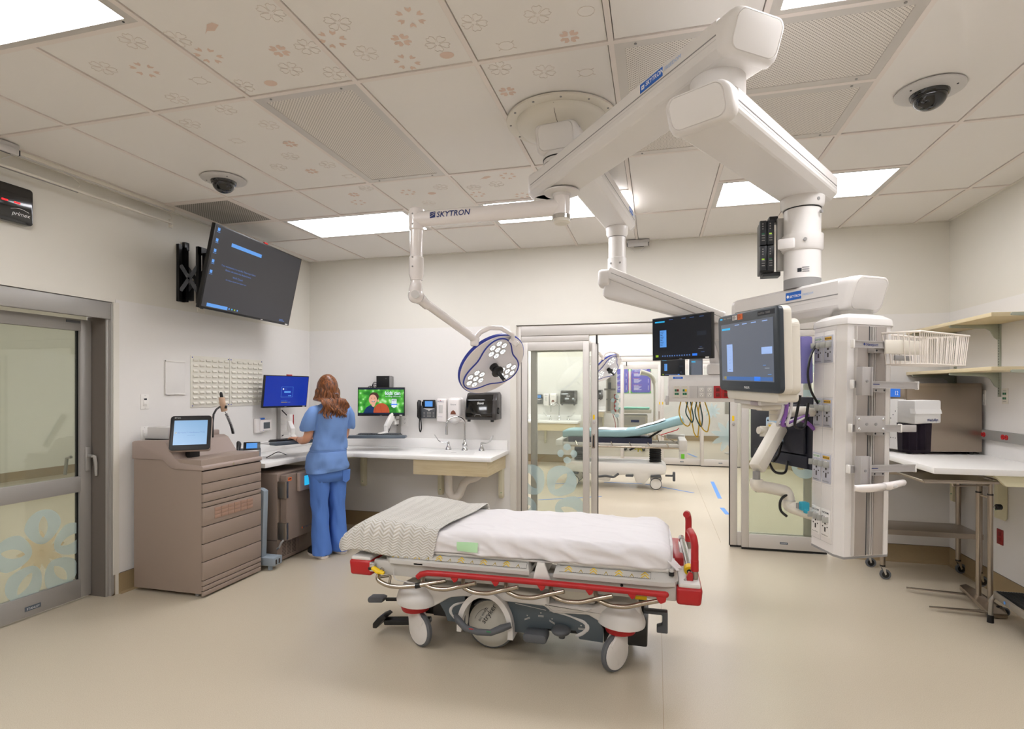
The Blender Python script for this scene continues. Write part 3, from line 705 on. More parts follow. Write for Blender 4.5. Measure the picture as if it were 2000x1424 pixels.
for k in range(len(zs)-1):
    z1, z0 = zs[k]-.003, zs[k+1]+.003
    mb = MB(taupe if k != 4 else taupe); mb.box(.69,.708,Y0,Y1,z0,z1,.0025)
    if k == 4:
        cub = mat('cubie_lid','a58573',.45)
        for r_ in range(3):
            for c_ in range(6): mb.use(cub); mb.box(.708,.711,3.53+c_*.069,3.596+c_*.069,.573+r_*.028,.599+r_*.028,.001)
    part(mb, 'drawer', t)
mb = MB(slot_t); mb.box(.688,.692,Y0+.004,Y1-.004,.012,.95); part(mb, 'drawer_gap', t)
mb = MB(taupe_l); mb.prism([(.12,3.93,1.16),(.30,3.93,1.16),(.30,4.03,1.16),(.12,4.03,1.16)], (0,0,.05), .01); part(mb, 'printer_lid', t, fix=True)
mb = MB(lgrey); mb.box(.1,.3,3.5,3.7,1.165,1.26,.004); mb.use(black); mb.box(.1,.34,3.48,3.52,1.165,1.172); part(mb, 'rear_tray', t)
# its touch screen
sc = part(MB(black).box(.44,.49,3.52,3.62,1.0,1.15,.01), 'screen_stand', t)
M = FR((.515,3.50,1.225), (.80,.60,0), (-.25,.33,.91))
mb = MB(taupe_l); mb.T = M; mb.prism(rrect(.285,.285,.025,5,y=.004), (0,.035,0), .006); mb.use(black); mb.prism(rrect(.275,.278,.022,5,y=-.004), (0,.02,0), .003); part(mb, 'screen_housing', t, fix=True)
mb = MB(S_md); mb.T = M; mb.box(-.112,.112,-.0055,-.004,-.098,.10); mb.text('BD Pyxis™ MedStation™ ES', (.005,-.006,-.005), (1,0,0), (0,0,1), .0155, S_txt, 'CENTER'); mb.text('Log in to continue', (.005,-.006,-.025), (1,0,0), (0,0,1), .007, S_txt, 'CENTER'); mb.use(yellow); mb.lathe([(.0045,0),(.006,0),(.006,.0005),(.0045,.0005)],(-.098,-.0056,0),(0,-1,0),12); mb.text('BD Pyxis', (-.112,-.006,.118), (1,0,0), (0,0,1), .011, ink_w); part(mb, 'screen', t)
# scanner on its holder
t = thing('barcode_scanner', 'beige handheld scanner on a black stalk above the medication screen', 'scanner', (.45,3.78,1.2))
mb = MB(mat('beige_plastic','c2a389',.45)); c0 = V(.42,3.90,1.43)
mb.tube([c0+V(-.0,.02,.06), c0+V(0,.02,.05), c0+V(0,.035,-.02), c0+V(0,.05,-.055)], [(.017,.015),(.024,.02),(.024,.02),(.026,.018)], 12); part(mb, 'handle', t)
mb = MB(black); mb.tube([c0+V(0,.02,.055), c0+V(0,.012,.09), c0+V(0,.01,.105)], [.014,.012,.006], 10); mb.box(c0.x+.015,c0.x+.03,c0.y+.03,c0.y+.05,c0.z-.035,c0.z-.01,.003); part(mb, 'nozzle', t)
mb = MB(black); mb.tube([c0+V(0,0,-.02), c0+V(0,-.04,-.04), c0+V(0,-.07,-.08), c0+V(0,-.08,-.15), c0+V(0,-.08,-.27)], .008, 8); part(mb, 'stalk', t)
pts = []; a, b = c0+V(0,.055,-.06), V(.35,4.13,1.165)
for i in range(24*14+1):
    f = i/(24*14); p = a.lerp(b, f)+V(0,.02*math.sin(PI*f),-.02*math.sin(PI*f)); ang = 2*PI*i/14; pts.append(p+V(.011*math.cos(ang), .011*math.sin(ang), 0) if f > .08 else p)
mb = MB(black); mb.tube(pts, .0024, 5); part(mb, 'coiled_cord', t)
# desk phone behind the cabinet
def phone(t, M, wall=False):
    mb = MB(dgrey); mb.T = M; mb.prism([(-.075,0,-.11),(.125,0,-.11),(.125,0,.03),(-.075,0,.03)], (0,.03,0), .008); mb.use(black); mb.prism([(-.02,-.004,.0),(.12,-.004,.0),(.12,-.004,.095),(-.02,-.004,.095)], (0,.025,0), .004); part(mb, 'body', t, fix=True)
    mb = MB(S_lb); mb.T = M; mb.box(.005,.095,-.006,-.004,.02,.08); part(mb, 'screen', t)
    mb = MB(black); mb.T = M; mb.tube([(-.055,-.012,-.10),(-.055,-.03,-.085),(-.055,-.036,-.02),(-.055,-.03,.06),(-.055,-.012,.085)], [(.02,.012),(.024,.016),(.019,.012),(.024,.016),(.02,.012)], 12); part(mb, 'handset', t)
    mb = MB(lgrey); mb.T = M; mb.prism([(-.018,-.003,.0),(.122,-.003,.0),(.07,-.003,-.018),(.035,-.003,-.018)], (0,.003,0)); mb.lathe([(0,0),(.011,0),(.011,.002),(.007,.003),(0,.003)], (.052,-.003,-.018), (0,-1,0), 16); mb.use(black)
    mb.use(mgrey)
    for i in range(3):
        for j in range(4): mb.box(.03+i*.016,.041+i*.016,-.003,0,-.05-j*.014,-.042-j*.014)
    for x in (-.01,.1):
        for j in range(4): mb.box(x-.004,x+.012,-.003,0,-.05-j*.014,-.044-j*.014)
    part(mb, 'keypad', t)
t = thing('desk_telephone', 'dark desk telephone with a blue screen behind the tan cabinet', 'telephone', (.42,4.25,.905))
phone(t, FR((.39,4.235,1.005), (.80,.60,0), (-.45,.55,.75)))
mb = MB(black); mb.box(.3,.42,4.22,4.36,.906,.94,.01); part(mb, 'foot', t)
# ================================================================ UNDERCOUNTER FRIDGE
t = thing('undercounter_fridge', 'taupe undercounter fridge with a touch panel under the desk', 'fridge', (.42,4.55,0))
y0, y1 = 4.26, 4.84
mb = MB(taupe_d); mb.box(.1,.70,y0,y1,.015,.80,.004); mb.use(slot_t); mb.box(.101,.70,y0-.001,y0,.205,.209)
for i in range(3):
    for j in range(10): mb.use(slot_t); mb.box(.6995,.7015,y0+.07+i*.07,y0+.125+i*.07,.05+j*.013,.054+j*.013)
mb.use(taupe_d); mb.box(.70,.704,y0+.31,y0+.44,.06,.19,.001)
mb.use(mgrey)
for x, y in ((.15,4.3),(.66,4.29),(.66,4.8)): mb.cyl((x,y,0),(x,y,.02),.018,n=12)
part(mb, 'carcass', t)
mb = MB(taupe_d); mb.box(.71,.775,y0+.03,y1,.20,.785,.005); mb.use(orange); mb.box(.7755,.777,y0+.05,y0+.1,.735,.765); mb.use(ink); mb.box(.777,.7772,y0+.055,y0+.095,.745,.755); mb.use(orange); mb.box(.7755,.7765,y0+.25,y0+.264,.262,.276); mb.text('BD Pyxis™ CUBIE', (.776,y0+.27,.262), (0,1,0), (0,0,1), .022, ink_b)
d_ = part(mb, 'door', t)
mb = MB(taupe_l); mb.box(.775,.81,y0+.17,y0+.40,.62,.79,.012); part(mb, 'control_panel', d_)
mb = MB(S_cy); mb.box(.8105,.812,y0+.24,y0+.37,.665,.755); part(mb, 'control_screen', d_)
for z in (.66,.29):
    mb = MB(steel); mb.box(.70,.786,y0+.004,y0+.045,z-.075,z+.075,.003); mb.use(ink); mb.box(.72,.788,y0+.018,y0+.024,z-.07,z+.07); part(mb, 'hinge', t)
mb = MB(mgrey); mb.tube([(.76,y0+.02,.22),(.76,y0-.02,.20),(.745,y0-.03,.16),(.71,y0-.01,.14)], .009, 8); part(mb, 'cable', t)
# grey wheeled foot piece between the two cabinets
t = thing('trolley_base', 'blue-grey trolley with a low foot, tucked between cabinet and fridge', 'trolley', (.5,4.13,0))
bg = mat('blue_grey_plastic','8f9aa3',.4)
mb = MB(bg); mb.prism([(.68,4.09,.1),(.70,4.09,.68),(.66,4.09,.70),(.45,4.09,.70),(.45,4.09,.1)], (0,.06,0), .008); part(mb, 'panel', t, fix=True)
mb = MB(bg); mb.box(.40,.80,4.085,4.20,.04,.11,.006); mb.use(slot_t); mb.box(.8,.801,4.11,4.13,.05,.09); mb.box(.8,.801,4.15,4.17,.05,.09); mb.use(bg); mb.cyl((.5,4.12,0),(.5,4.12,.05),.02); mb.cyl((.74,4.12,0),(.74,4.12,.05),.02); part(mb, 'foot', t)
# ================================================================ CORNER COUNTER AND SINK
CT = .905
def counter(dy, main=True):
    t = thing('corner_counter', 'white corner counter with a sink against the back wall' if main else 'white sink counter in the next room, seen through glass', 'counter', (1.2,5.4+dy,.7))
    P = [(.005,4.175),(.645,4.175),(.66,4.62),(.79,4.96),(.98,5.075),(2.452,5.045),(2.44,5.749),(.005,5.749)] if main else [(.6,5.075),(2.452,5.045),(2.44,5.749),(.6,5.749)]
    mb = MB(solid); mb.prism([(x,y+dy,CT-.042) for x, y in P], (0,0,.042), .004); mb.box(.006,2.43,5.725+dy,5.749+dy,CT,CT+.105,.003)
    if main: mb.box(.006,.028,4.20,5.74,CT,CT+.105,.003)
    part(mb, 'worktop', t, fix=True)
    mb = MB(mat('sink_bowl_white','e2e0dc',.35)); mb.prism([(1.66,5.21+dy,CT+.0004),(2.22,5.21+dy,CT+.0004),(2.14,5.50+dy,CT+.0004),(1.74,5.50+dy,CT+.0004)], (0,0,.0006)); mb.use(lgrey); mb.cyl((1.95,5.38+dy,CT+.001),(1.95,5.38+dy,CT+.002),.03); part(mb, 'sink_basin', t)
    mb = MB(maple); mb.box(1.635,2.405,5.085+dy,5.105+dy,.715,CT-.043,.001); mb.box(2.385,2.405,5.105+dy,5.74+dy,.715,CT-.043,.001); mb.box(1.635,1.655,5.105+dy,5.74+dy,.715,CT-.043,.001)
    if main: mb.box(.06,.08,4.95,5.74,.78,CT-.043); mb.box(.08,1.5,5.66,5.70,.80,CT-.043)
    part(mb, 'apron', t)
    for x, z in ((.715,.455),(1.655,.40),(2.345,.40)):
        mb = MB(mat('cream_bracket','d9d4ba',.45)); mb.prism([(x,5.748+dy,CT-.043),(x,5.748+dy,z+.02),(x,5.735+dy,z),(x,5.69+dy,z),(x,5.67+dy,z+.03),(x,5.67+dy,CT-.12),(x,5.2+dy,CT-.08),(x,5.2+dy,CT-.043)], (.045,0,0), .002); mb.use(ink_g); mb.cyl((x+.03,5.668+dy,z+.06),(x+.03,5.673+dy,z+.06),.005,n=8); part(mb, 'bracket', t, fix=True)
    return t
ct = counter(0)
t = thing('drain_pipe', 'white wrapped drain trap under the sink', 'plumbing', (1.95,5.5,.4))
pv = mat('white_pipe_wrap','e6e0da',.5); mb = MB(pv)
mb.tube([(1.87,5.45,.862),(1.87,5.45,.50),(1.89,5.47,.44),(1.93,5.49,.42),(1.97,5.51,.45),(2.0,5.53,.56),(2.04,5.56,.60),(2.12,5.60,.62),(2.2,5.7,.70)], .042, 16, fil=.03); mb.cyl((1.93,5.49,.36),(1.93,5.49,.42),.022); part(mb, 'trap', t)
for x in (1.98,2.2):
    mb = MB(pv); mb.tube([(x-.06,5.6,.80),(x-.05,5.62,.68),(x+.03,5.7,.66)], .028, 12); mb.use(chrome); mb.sph((x+.02,5.62,.73),.02); mb.cyl((x+.02,5.6,.76),(x+.02,5.6,.70),.01); part(mb, 'supply_valve', t)
t = thing('faucet', 'chrome gooseneck tap with two wing handles at the sink', 'tap', (1.985,5.62,CT))
mb = MB(chrome); mb.lathe([(.0,0),(.036,0),(.034,.012),(.022,.03),(.03,.045),(.026,.07),(.014,.085),(.012,.12)], (1.985,5.62,CT), n=20)
pts = [(1.985,5.62,CT+.1),(1.985,5.62,1.19)]+[(1.985-.075*(1-math.cos(a)), 5.62-.07*(1-math.cos(a)), 1.19+.075*math.sin(a)) for a in [PI*i/10 for i in range(1,11)]]
mb.tube(pts+[(1.835,5.48,1.16)], .0105, 12); mb.cyl((1.835,5.48,1.165),(1.835,5.48,1.08),.0135,n=14); part(mb, 'spout', t)
for s, x in ((-1,1.80),(1,2.175)):
    mb = MB(chrome); mb.lathe([(0,0),(.034,0),(.032,.015),(.016,.045),(.012,.07),(.011,.085)], (x,5.62,CT), n=18)
    mb.tube([(x,5.62,CT+.08),(x+s*.07,5.59,CT+.083),(x+s*.10,5.58,CT+.10),(x+s*.13,5.57,CT+.15),(x+s*.14,5.565,CT+.165)], [(.008,.008),(.009,.006),(.016,.005),(.02,.005),(.014,.004)], 10, flat=(0,1,0)); part(mb, 'wing_handle', t)
# ---- things on the back wall above the counter
def wallphone(dy, lab):
    t = thing('wall_telephone', lab, 'telephone', (1.5,5.75+dy,1.06)); phone(t, FR((1.49,5.70+dy,1.345), (1,0,0), (0,0,1)))
    mb = MB(black); mb.box(1.44,1.6,5.73+dy,5.75+dy,1.24,1.42,.004); part(mb, 'wall_plate', t)
    mb = MB(black); mb.tube([(1.435,5.69+dy,1.24),(1.43,5.69+dy,1.19),(1.425,5.70+dy,1.12),(1.437,5.70+dy,1.075),(1.452,5.70+dy,1.12),(1.447,5.70+dy,1.18),(1.44,5.70+dy,1.24)], .0065, 8, fil=.02); part(mb, 'cord', t)
def purell(dy, lab):
    t = thing('sanitizer_dispenser', lab, 'dispenser', (1.70,5.70+dy,1.19)); mb = MB(white_g)
    mb.box(1.648,1.762,5.65+dy,5.749+dy,1.20,1.455,.018,3); mb.use(lgrey); mb.box(1.675,1.722,5.648+dy,5.652+dy,1.295,1.385,.002); part(mb, 'housing', t)
    mb = MB(ink_b); mb.text('PURELL', (1.665,5.647+dy,1.415), (1,0,0), (0,0,1), .022, ink_b); mb.text('Hand Sanitizer', (1.668,5.647+dy,1.255), (1,0,0), (0,0,1), .009, ink_b); mb.use(ink_r); mb.box(1.69,1.70,5.6475+dy,5.6485+dy,1.432,1.438); part(mb, 'lettering', t)
def soap(dy, lab):
    t = thing('soap_dispenser', lab, 'dispenser', (1.85,5.70+dy,1.18)); mb = MB(white_g)
    mb.box(1.777,1.94,5.70+dy,5.749+dy,1.20,1.465,.02,3); mb.box(1.782,1.93,5.62+dy,5.735+dy,1.215,1.46,.03,4); part(mb, 'housing', t)
    mb = MB(mat('amber_window','7a4a3a',.2)); mb.prism([(1.822,5.617+dy,1.285),(1.888,5.617+dy,1.285),(1.878,5.617+dy,1.315),(1.855,5.617+dy,1.332),(1.832,5.617+dy,1.315)], (0,.006,0)); part(mb, 'window', t)
    mb = MB(lgrey); mb.sph((1.855,5.65+dy,1.215),(.055,.04,.032)); part(mb, 'push_lever', t)
    mb = MB(ink); mb.text('Encore', (1.825,5.617+dy,1.385), (1,0,0), (0,0,1), .022, ink); mb.text('Hand Soap', (1.835,5.617+dy,1.262), (1,0,0), (0,0,1), .008, ink); part(mb, 'lettering', t)
def towel(dy, lab):
    t = thing('paper_towel_dispenser', lab, 'towel dispenser', (2.19,5.65+dy,1.2)); mb = MB(mat('smoked_grey_housing','3c3938',.25))
    mb.prism([(2.02,5.749+dy,1.235),(2.02,5.749+dy,1.50),(2.02,5.70+dy,1.53),(2.02,5.60+dy,1.515),(2.02,5.55+dy,1.44),(2.02,5.52+dy,1.30),(2.02,5.53+dy,1.235)], (.34,0,0), .012); part(mb, 'housing', t, fix=True)
    mb = MB(black_g); mb.prism([(2.032,5.60+dy,1.255),(2.032,5.60+dy,1.50),(2.032,5.595+dy,1.507),(2.032,5.545+dy,1.44),(2.032,5.513+dy,1.30),(2.032,5.518+dy,1.255)], (.29,0,0), .01); part(mb, 'cover', t, fix=True)
    mb = MB(black); mb.cyl((2.36,5.60+dy,1.33),(2.366,5.60+dy,1.33),.035); mb.lathe([(.02,0),(.035,0),(.035,.004),(.02,.004)],(2.362,5.60+dy,1.33),(1,0,0),20); mb.box(2.045,2.075,5.53+dy,5.56+dy,1.215,1.24,.004); mb.box(2.30,2.33,5.53+dy,5.56+dy,1.215,1.24,.004); part(mb, 'knob', t)
    mb = MB(ink_w); mb.text('Scott', (2.155,5.522+dy,1.40), (1,0,0), (0,-.15,1), .034, ink_w, shear=.35, bold=.0008); mb.use(mgrey); mb.tube([(2.13,5.512+dy,1.275),(2.145,5.513+dy,1.295),(2.19,5.513+dy,1.292),(2.205,5.512+dy,1.275)], .0018, 5); part(mb, 'lettering', t)
wallphone(0, 'black telephone with a blue screen mounted on the back wall'); purell(0, 'narrow white sanitizer dispenser right of the wall telephone'); soap(0, 'rounded white soap dispenser with an amber window over the sink'); towel(0, 'glossy black paper towel dispenser right of the sink')
# ---- workstations
def monitor(name, lab, cat, M, w, h, z0, loc, th=.03, bez=.008, chin=.018, painter=None, extra=None, group=None):
    t = thing(name, lab, cat, loc, group)
    mb = MB(black); mb.T = M; mb.box(-w/2,w/2,0,th,-h/2,h/2,.003); mb.box(-w*.3,w*.3,th,th+.02,-h*.3,h*.3,.01); part(mb, 'housing', t)
    mb = MB(); mb.T = M; painter(mb, -w/2+bez, w/2-bez, -h/2+chin, h/2-bez)
    mb.use(mgrey); mb.box(-.012,.012,-.0012,0,-h/2+.006,-h/2+.010); mb.use(white); mb.box(w/2-.055,w/2-.025,-.0015,0,-h/2+.004,-h/2+.014)
    part(mb, 'screen', t)
    return t
def p_blue(mb, a, b, c, d):
    mb.use(S_blue); mb.box(a,b,-.001,.001,c,d); mb.use(S_lb)
    x0, x1, z0, z1 = -.068,.078,-.058,.052
    for s in ((x0,x1,z0,z0+.002),(x0,x1,z1-.002,z1),(x0,x0+.002,z0,z1),(x1-.002,x1,z0,z1)): mb.box(s[0],s[1],-.0016,-.0012,s[2],s[3])
    mb.box(-.032,.048,-.0016,-.0012,-.012,.006); mb.box(.022,.038,-.0016,-.0012,-.046,-.038); mb.box(.042,.058,-.0016,-.0012,-.046,-.038); mb.use(S_w); mb.cyl((-.045,-.0012,.028),(-.045,-.0016,.028),.009,n=12); rows(mb, -.03, .026, .05, .008, 1, S_txt); mb.use(S_y); mb.box(-.06,.018,-.0016,-.0012,-.115,-.108); mb.use(S_txt); mb.box(.024,.055,-.0016,-.0012,-.115,-.108); mb.text('Remote login is', (-.06,-.0016,-.1), (1,0,0), (0,0,1), .012, S_lb)
mt = monitor('computer_monitor', 'monitor with a bright blue login screen on the left wall arm', 'monitor', FR((.22,5.04,1.531), (.243,.97,-.005), (.12,-.03,.985)), .55, .335, 0, (.2,5.05,1.36), painter=p_blue)
mb = MB(red); mb.box(.20,.22,5.06,5.13,1.69,1.712); part(mb, 'tag', mt, 'red tag on the top edge')
bokeh = scrn('screen_leafy_green', '3f9c2c', 1.0); nt_, b_ = nodes(bokeh)
tc_ = nt_.nodes.new('ShaderNodeTexCoord'); v_ = nt_.nodes.new('ShaderNodeTexVoronoi'); v_.feature = 'SMOOTH_F1'; v_.inputs['Scale'].default_value = 22; rp = nt_.nodes.new('ShaderNodeValToRGB')
n_ = nt_.nodes.new('ShaderNodeTexNoise'); n_.inputs['Scale'].default_value = 9; ad_ = nt_.nodes.new('ShaderNodeMath'); ad_.operation = 'MULTIPLY'
nt_.links.new(tc_.outputs['Object'], v_.inputs['Vector']); nt_.links.new(tc_.outputs['Object'], n_.inputs['Vector']); nt_.links.new(v_.outputs['Distance'], ad_.inputs[0]); nt_.links.new(n_.outputs['Fac'], ad_.inputs[1]); nt_.links.new(ad_.outputs[0], rp.inputs['Fac'])
rp.color_ramp.elements[0].color = srgb('bff0b0')+[1]; rp.color_ramp.elements[0].position = .05; rp.color_ramp.elements[1].color = srgb('1f7a22')+[1]; rp.color_ramp.elements[1].position = .32
e_ = rp.color_ramp.elements.new(.15); e_.color = srgb('52b83c')+[1]
nt_.links.new(rp.outputs['Color'], b_.inputs['Emission Color'])
S_skin = scrn('screen_skin','e3a890',1.0); S_hair = scrn('screen_hair','4a2f28',1.0); S_navy = scrn('screen_navy','16345f',1.0); S_ball = scrn('screen_ball','b8512c',1.0); S_balld = scrn('screen_ball_line','40201a',1.0)
def ell(mb, m, cx, cz, rx, rz, y, n=24, a0=0, a1=2*PI, clip=None):
    mb.use(m); pts = [(cx+rx*math.cos(a0+(a1-a0)*i/n), y, max(clip, cz+rz*math.sin(a0+(a1-a0)*i/n)) if clip is not None else cz+rz*math.sin(a0+(a1-a0)*i/n)) for i in range(n+(0 if a1-a0 > 6 else 1))]
    mb.ngon(pts[::-1])
def p_kids(mb, a, b, c, d):
    mb.use(S_navy); mb.use(scrn('screen_navy_bar','0e1c33',1.0)); mb.box(a,b,-.001,.001,c,d); c += .018; d -= .018
    mb.use(bokeh); mb.box(a,b,-.0014,-.001,c,d)
    mb.use(S_navy); mb.ngon([(-.195,-.0016,c),(-.05,-.0016,c),(-.08,-.0016,c+.06),(-.115,-.0016,c+.085),(-.16,-.0016,c+.06)][::-1])
    ell(mb, S_skin, -.085, c+.10, .022, .035, -.0017); ell(mb, S_hair, -.078, .055, .053, .048, -.0018); ell(mb, S_skin, -.09, .022, .044, .056, -.0020); ell(mb, S_skin, -.032, .01, .009, .015, -.0021); ell(mb, S_hair, -.085, .002, .018, .006, -.0022); ell(mb, S_w, -.085, .005, .013, .003, -.0023)
    ell(mb, S_hair, -.105, .040, .006, .003, -.0022); ell(mb, S_hair, -.07, .040, .006, .003, -.0022)
    ell(mb, S_ball, .005, c+.008, .088, .098, -.0024, clip=c)
    mb.use(S_balld)
    for dx in (-.05,0,.05): mb.tube([(.005+dx*1.2+.01*k*(1 if dx > 0 else -1)*.3, -.0026, c+.002+k*.02) for k in range(5)], .001, 4)
    mb.text('kids can', (.045,-.0022,.075), (1,0,0), (0,0,1), .056, S_w, bold=.0016, sx=.93); mb.text('see things differently', (.045,-.0022,.052), (1,0,0), (0,0,1), .022, S_w, sx=.93)
    mb.use(S_w); mb.ngon([(.115,-.002,.028),(.115,-.002,-.055),(.142,-.002,-.07),(.17,-.002,-.055),(.17,-.002,.028)]); mb.text('BEST', (.1425,-.0024,.008), (1,0,0), (0,0,1), .02, S_gr, 'CENTER', bold=.0006); mb.text('HOSPITALS', (.1425,-.0024,-.006), (1,0,0), (0,0,1), .008, S_gr, 'CENTER'); mb.use(S_bb); mb.box(.106,.179,-.0026,-.0024,-.036,-.024)
mt2 = monitor('computer_monitor', 'monitor showing a smiling child with a basketball, on the back wall', 'monitor', FR((1.044,5.54,1.42), (.968,.25,0), (0,.03,1)), .515, .315, 0, (.92,5.5,1.25), painter=p_kids)
# wall tracks + keyboard arms
def arm(lab, tx, ty, n, z0, z1, kb, X, U=(0,0,1)):
    t = thing('workstation_arm', lab, 'monitor arm', (tx,ty,z0)); nx, ny = n
    mb = MB(alu); sx, sy = -ny*.022, nx*.022
    mb.prism([(tx+sx,ty+sy,z0),(tx-sx,ty-sy,z0),(tx-sx+nx*.02,ty-sy+ny*.02,z0),(tx+sx+nx*.02,ty+sy+ny*.02,z0)], (0,0,z1-z0), .002); part(mb, 'wall_track', t, fix=True)
    p = V(tx+nx*.05,ty+ny*.05,0); k = Vector(kb)
    mb = MB(white)
    q = p+V(nx*.10,ny*.10,0); e = V((k.x+q.x)/2,(k.y+q.y)/2,0)
    mb.bar(p+V(0,0,z0+.28), q+V(0,0,z0+.28), .045,.06,.008); mb.bar(q+V(0,0,z0+.17), q+V(0,0,z0+.36), .05,.05,.012, up=(1,0,0)); mb.bar(p+V(0,0,z0+.16), q+V(0,0,z0+.16), .045,.05,.008)
    mb.bar(q+V(0,0,z0+.26), V(e.x,e.y,k.z+.08), .05,.065,.015); mb.cyl((e.x,e.y,k.z+.11),(e.x,e.y,k.z+.02),.022); mb.bar(V(e.x,e.y,k.z+.03), V(k.x,k.y,k.z+.015), .05,.03,.008); part(mb, 'swing_arm', t)
    mb = MB(white); mb.bar(p+V(0,0,z1-.15), p+V(nx*.12,ny*.12,z1-.15), .05,.05,.008); part(mb, 'monitor_bracket', t)
    mb = MB(black); mb.tube([p+V(0,0,z0+.40), q+V(0,.02,z0+.30), q+V(0,.03,z0+.20), p+V(0,0,z0+.12)], .005, 6, fil=.03); mb.tube([q+V(0,0,z0+.2), V(e.x,e.y,k.z+.03)+V(.02,.02,0), k+V(0,0,.01)], .004, 6, fil=.03); part(mb, 'cable', t)
    M = FR(kb, X, U)
    mb = MB(slate); mb.T = M; mb.prism(rrect(.62,.03,.012,3,y=-.13), (0,.10,0), .004); mb.use(lgrey); mb.box(-.3,.3,-.05,.13,-.012,.0,.004); tr = part(mb, 'keyboard_tray', t, fix=True)
    kb_ = thing('keyboard', 'black keyboard on the '+('left' if nx > .5 else 'back')+' wall tray', 'keyboard', kb)
    mb = MB(black); mb.T = M; mb.box(-.23,.23,-.04,.11,.002,.018,.004); part(mb, 'base', kb_)
    mb = MB(dgrey if nx < .5 else black); mb.T = M
    for r_ in range(5):
        for c_ in range(18):
            if (r_*7+c_) % 19: mb.box(-.222+c_*.0247,-.222+c_*.0247+.021,-.034+r_*.028,-.034+r_*.028+.023,.018,.026)
    part(mb, 'keys', kb_)
    return t
arm('white wall arm with keyboard tray under the blue login monitor', .004, 5.18, (1,0), .93, 1.70, (.53,4.77,1.045), (.34,.94,0))
arm('white wall arm with a slate keyboard tray on the back wall', 1.16, 5.750, (0,-1), 1.03, 1.40, (1.09,5.40,1.055), (.968,.25,0))
t = thing('mini_computer', 'black mini computer box fixed to the wall above the child monitor', 'computer', (.995,5.72,1.52)); mb = MB(black); mb.box(.92,1.075,5.66,5.7502,1.53,1.705,.004); mb.use(dgrey); mb.cyl((1.04,5.66,1.675),(1.04,5.658,1.675),.005,n=10); part(mb, 'case', t); mb = MB(mgrey); mb.box(1.075,1.09,5.67,5.745,1.52,1.70,.002); part(mb, 'side_grille', t)
mb = MB(black)
for k in range(3): mb.tube([(.925,5.70,1.62-.03*k),(.88,5.69,1.64-.02*k),(.85,5.69,1.60-.02*k),(.87+.02*k,5.69,1.56),(.90,5.69,1.54)], .004, 6, fil=.02)
for c_ in ((.83,1.57),(.85,1.565)): mb.tube([(c_[0]+.028*math.cos(a), 5.69, c_[1]+.022*math.sin(a)) for a in [2*PI*i/14 for i in range(14)]], .004, 6, closed=True)
part(mb, 'cable', t)
t = thing('power_outlet', 'white duplex outlet below the child monitor', 'outlet', (1.23,5.74,1.14)); mb = MB(white); mb.box(1.195,1.27,5.741,5.749,1.14,1.26,.002); part(mb, 'plate', t); mb = MB(white); mb.box(1.215,1.25,5.738,5.742,1.205,1.24,.003); mb.box(1.215,1.25,5.738,5.742,1.16,1.195,.003); mb.use(ink)
for z in (1.222,1.177): mb.box(1.224,1.226,5.737,5.739,z,z+.008); mb.box(1.239,1.241,5.737,5.739,z,z+.008); mb.cyl((1.2325,5.739,z-.006),(1.2325,5.7365,z-.006),.0025,n=8)
part(mb, 'socket', t)
mb = MB(black); mb.tube([(.40,4.5,.91),(.42,4.56,.935),(.42,4.64,.955),(.42,4.72,.925),(.42,4.76,.908)], .004, 6, fil=.05); single(mb, 'cable', 'short black cable curling over the corner counter', 'cable')
t = thing('wall_sign', 'narrow red sign on the wall behind the keyboard arm', 'sign', (.004,5.42,1.1)); mb = MB(red); mb.box(.004,.008,5.41,5.45,1.10,1.27); part(mb, 'plate', t)
# ================================================================ STRETCHER
from mathutils import noise as mnoise
BW_ = mat('stretcher_white', 'dcd8d3', .4); BG_ = mat('stretcher_pale_grey', 'c8c5bf', .42)
bed = thing('stretcher', 'white hospital stretcher with red side rail and bumpers, nearest the viewer', 'stretcher', (3.19,3.38,0))
for k, (xa, xb) in enumerate(((2.175,2.325),(4.07,4.20))):
    mb = MB(red); mb.prism([(xa+(.01 if k == 0 else 0),2.99,.445),(xb-(.01 if k else 0),2.99,.445),(xb,2.99,.535),(xa,2.99,.535)], (0,.78,0), .016, 3); part(mb, 'end_bumper', bed, fix=True)
    mb = MB(BW_); mb.prism([(xa+.01,3.0,.53),(xb-.01,3.0,.53),(xb-.012,3.76,.53),(xa+.012,3.76,.53)], (0,0,.026), .01); part(mb, 'bumper_cap', bed, fix=True)
mb = MB(BG_); mb.box(2.33,4.07,3.015,3.05,.452,.54,.008); mb.box(2.33,4.07,3.71,3.745,.452,.54,.008); mb.box(2.33,2.37,3.05,3.71,.46,.53); mb.box(4.03,4.07,3.05,3.71,.46,.53); mb.box(3.1,3.3,3.05,3.71,.46,.5)
mb.use(black); mb.cyl((3.79,3.014,.515),(3.79,3.010,.515),.008,n=12); mb.use(yellow); mb.box(3.86,3.92,3.0,3.016,.452,.466)
part(mb, 'litter_frame', bed)
deckp = [(2.40,3.29),(3.425,4.08)]
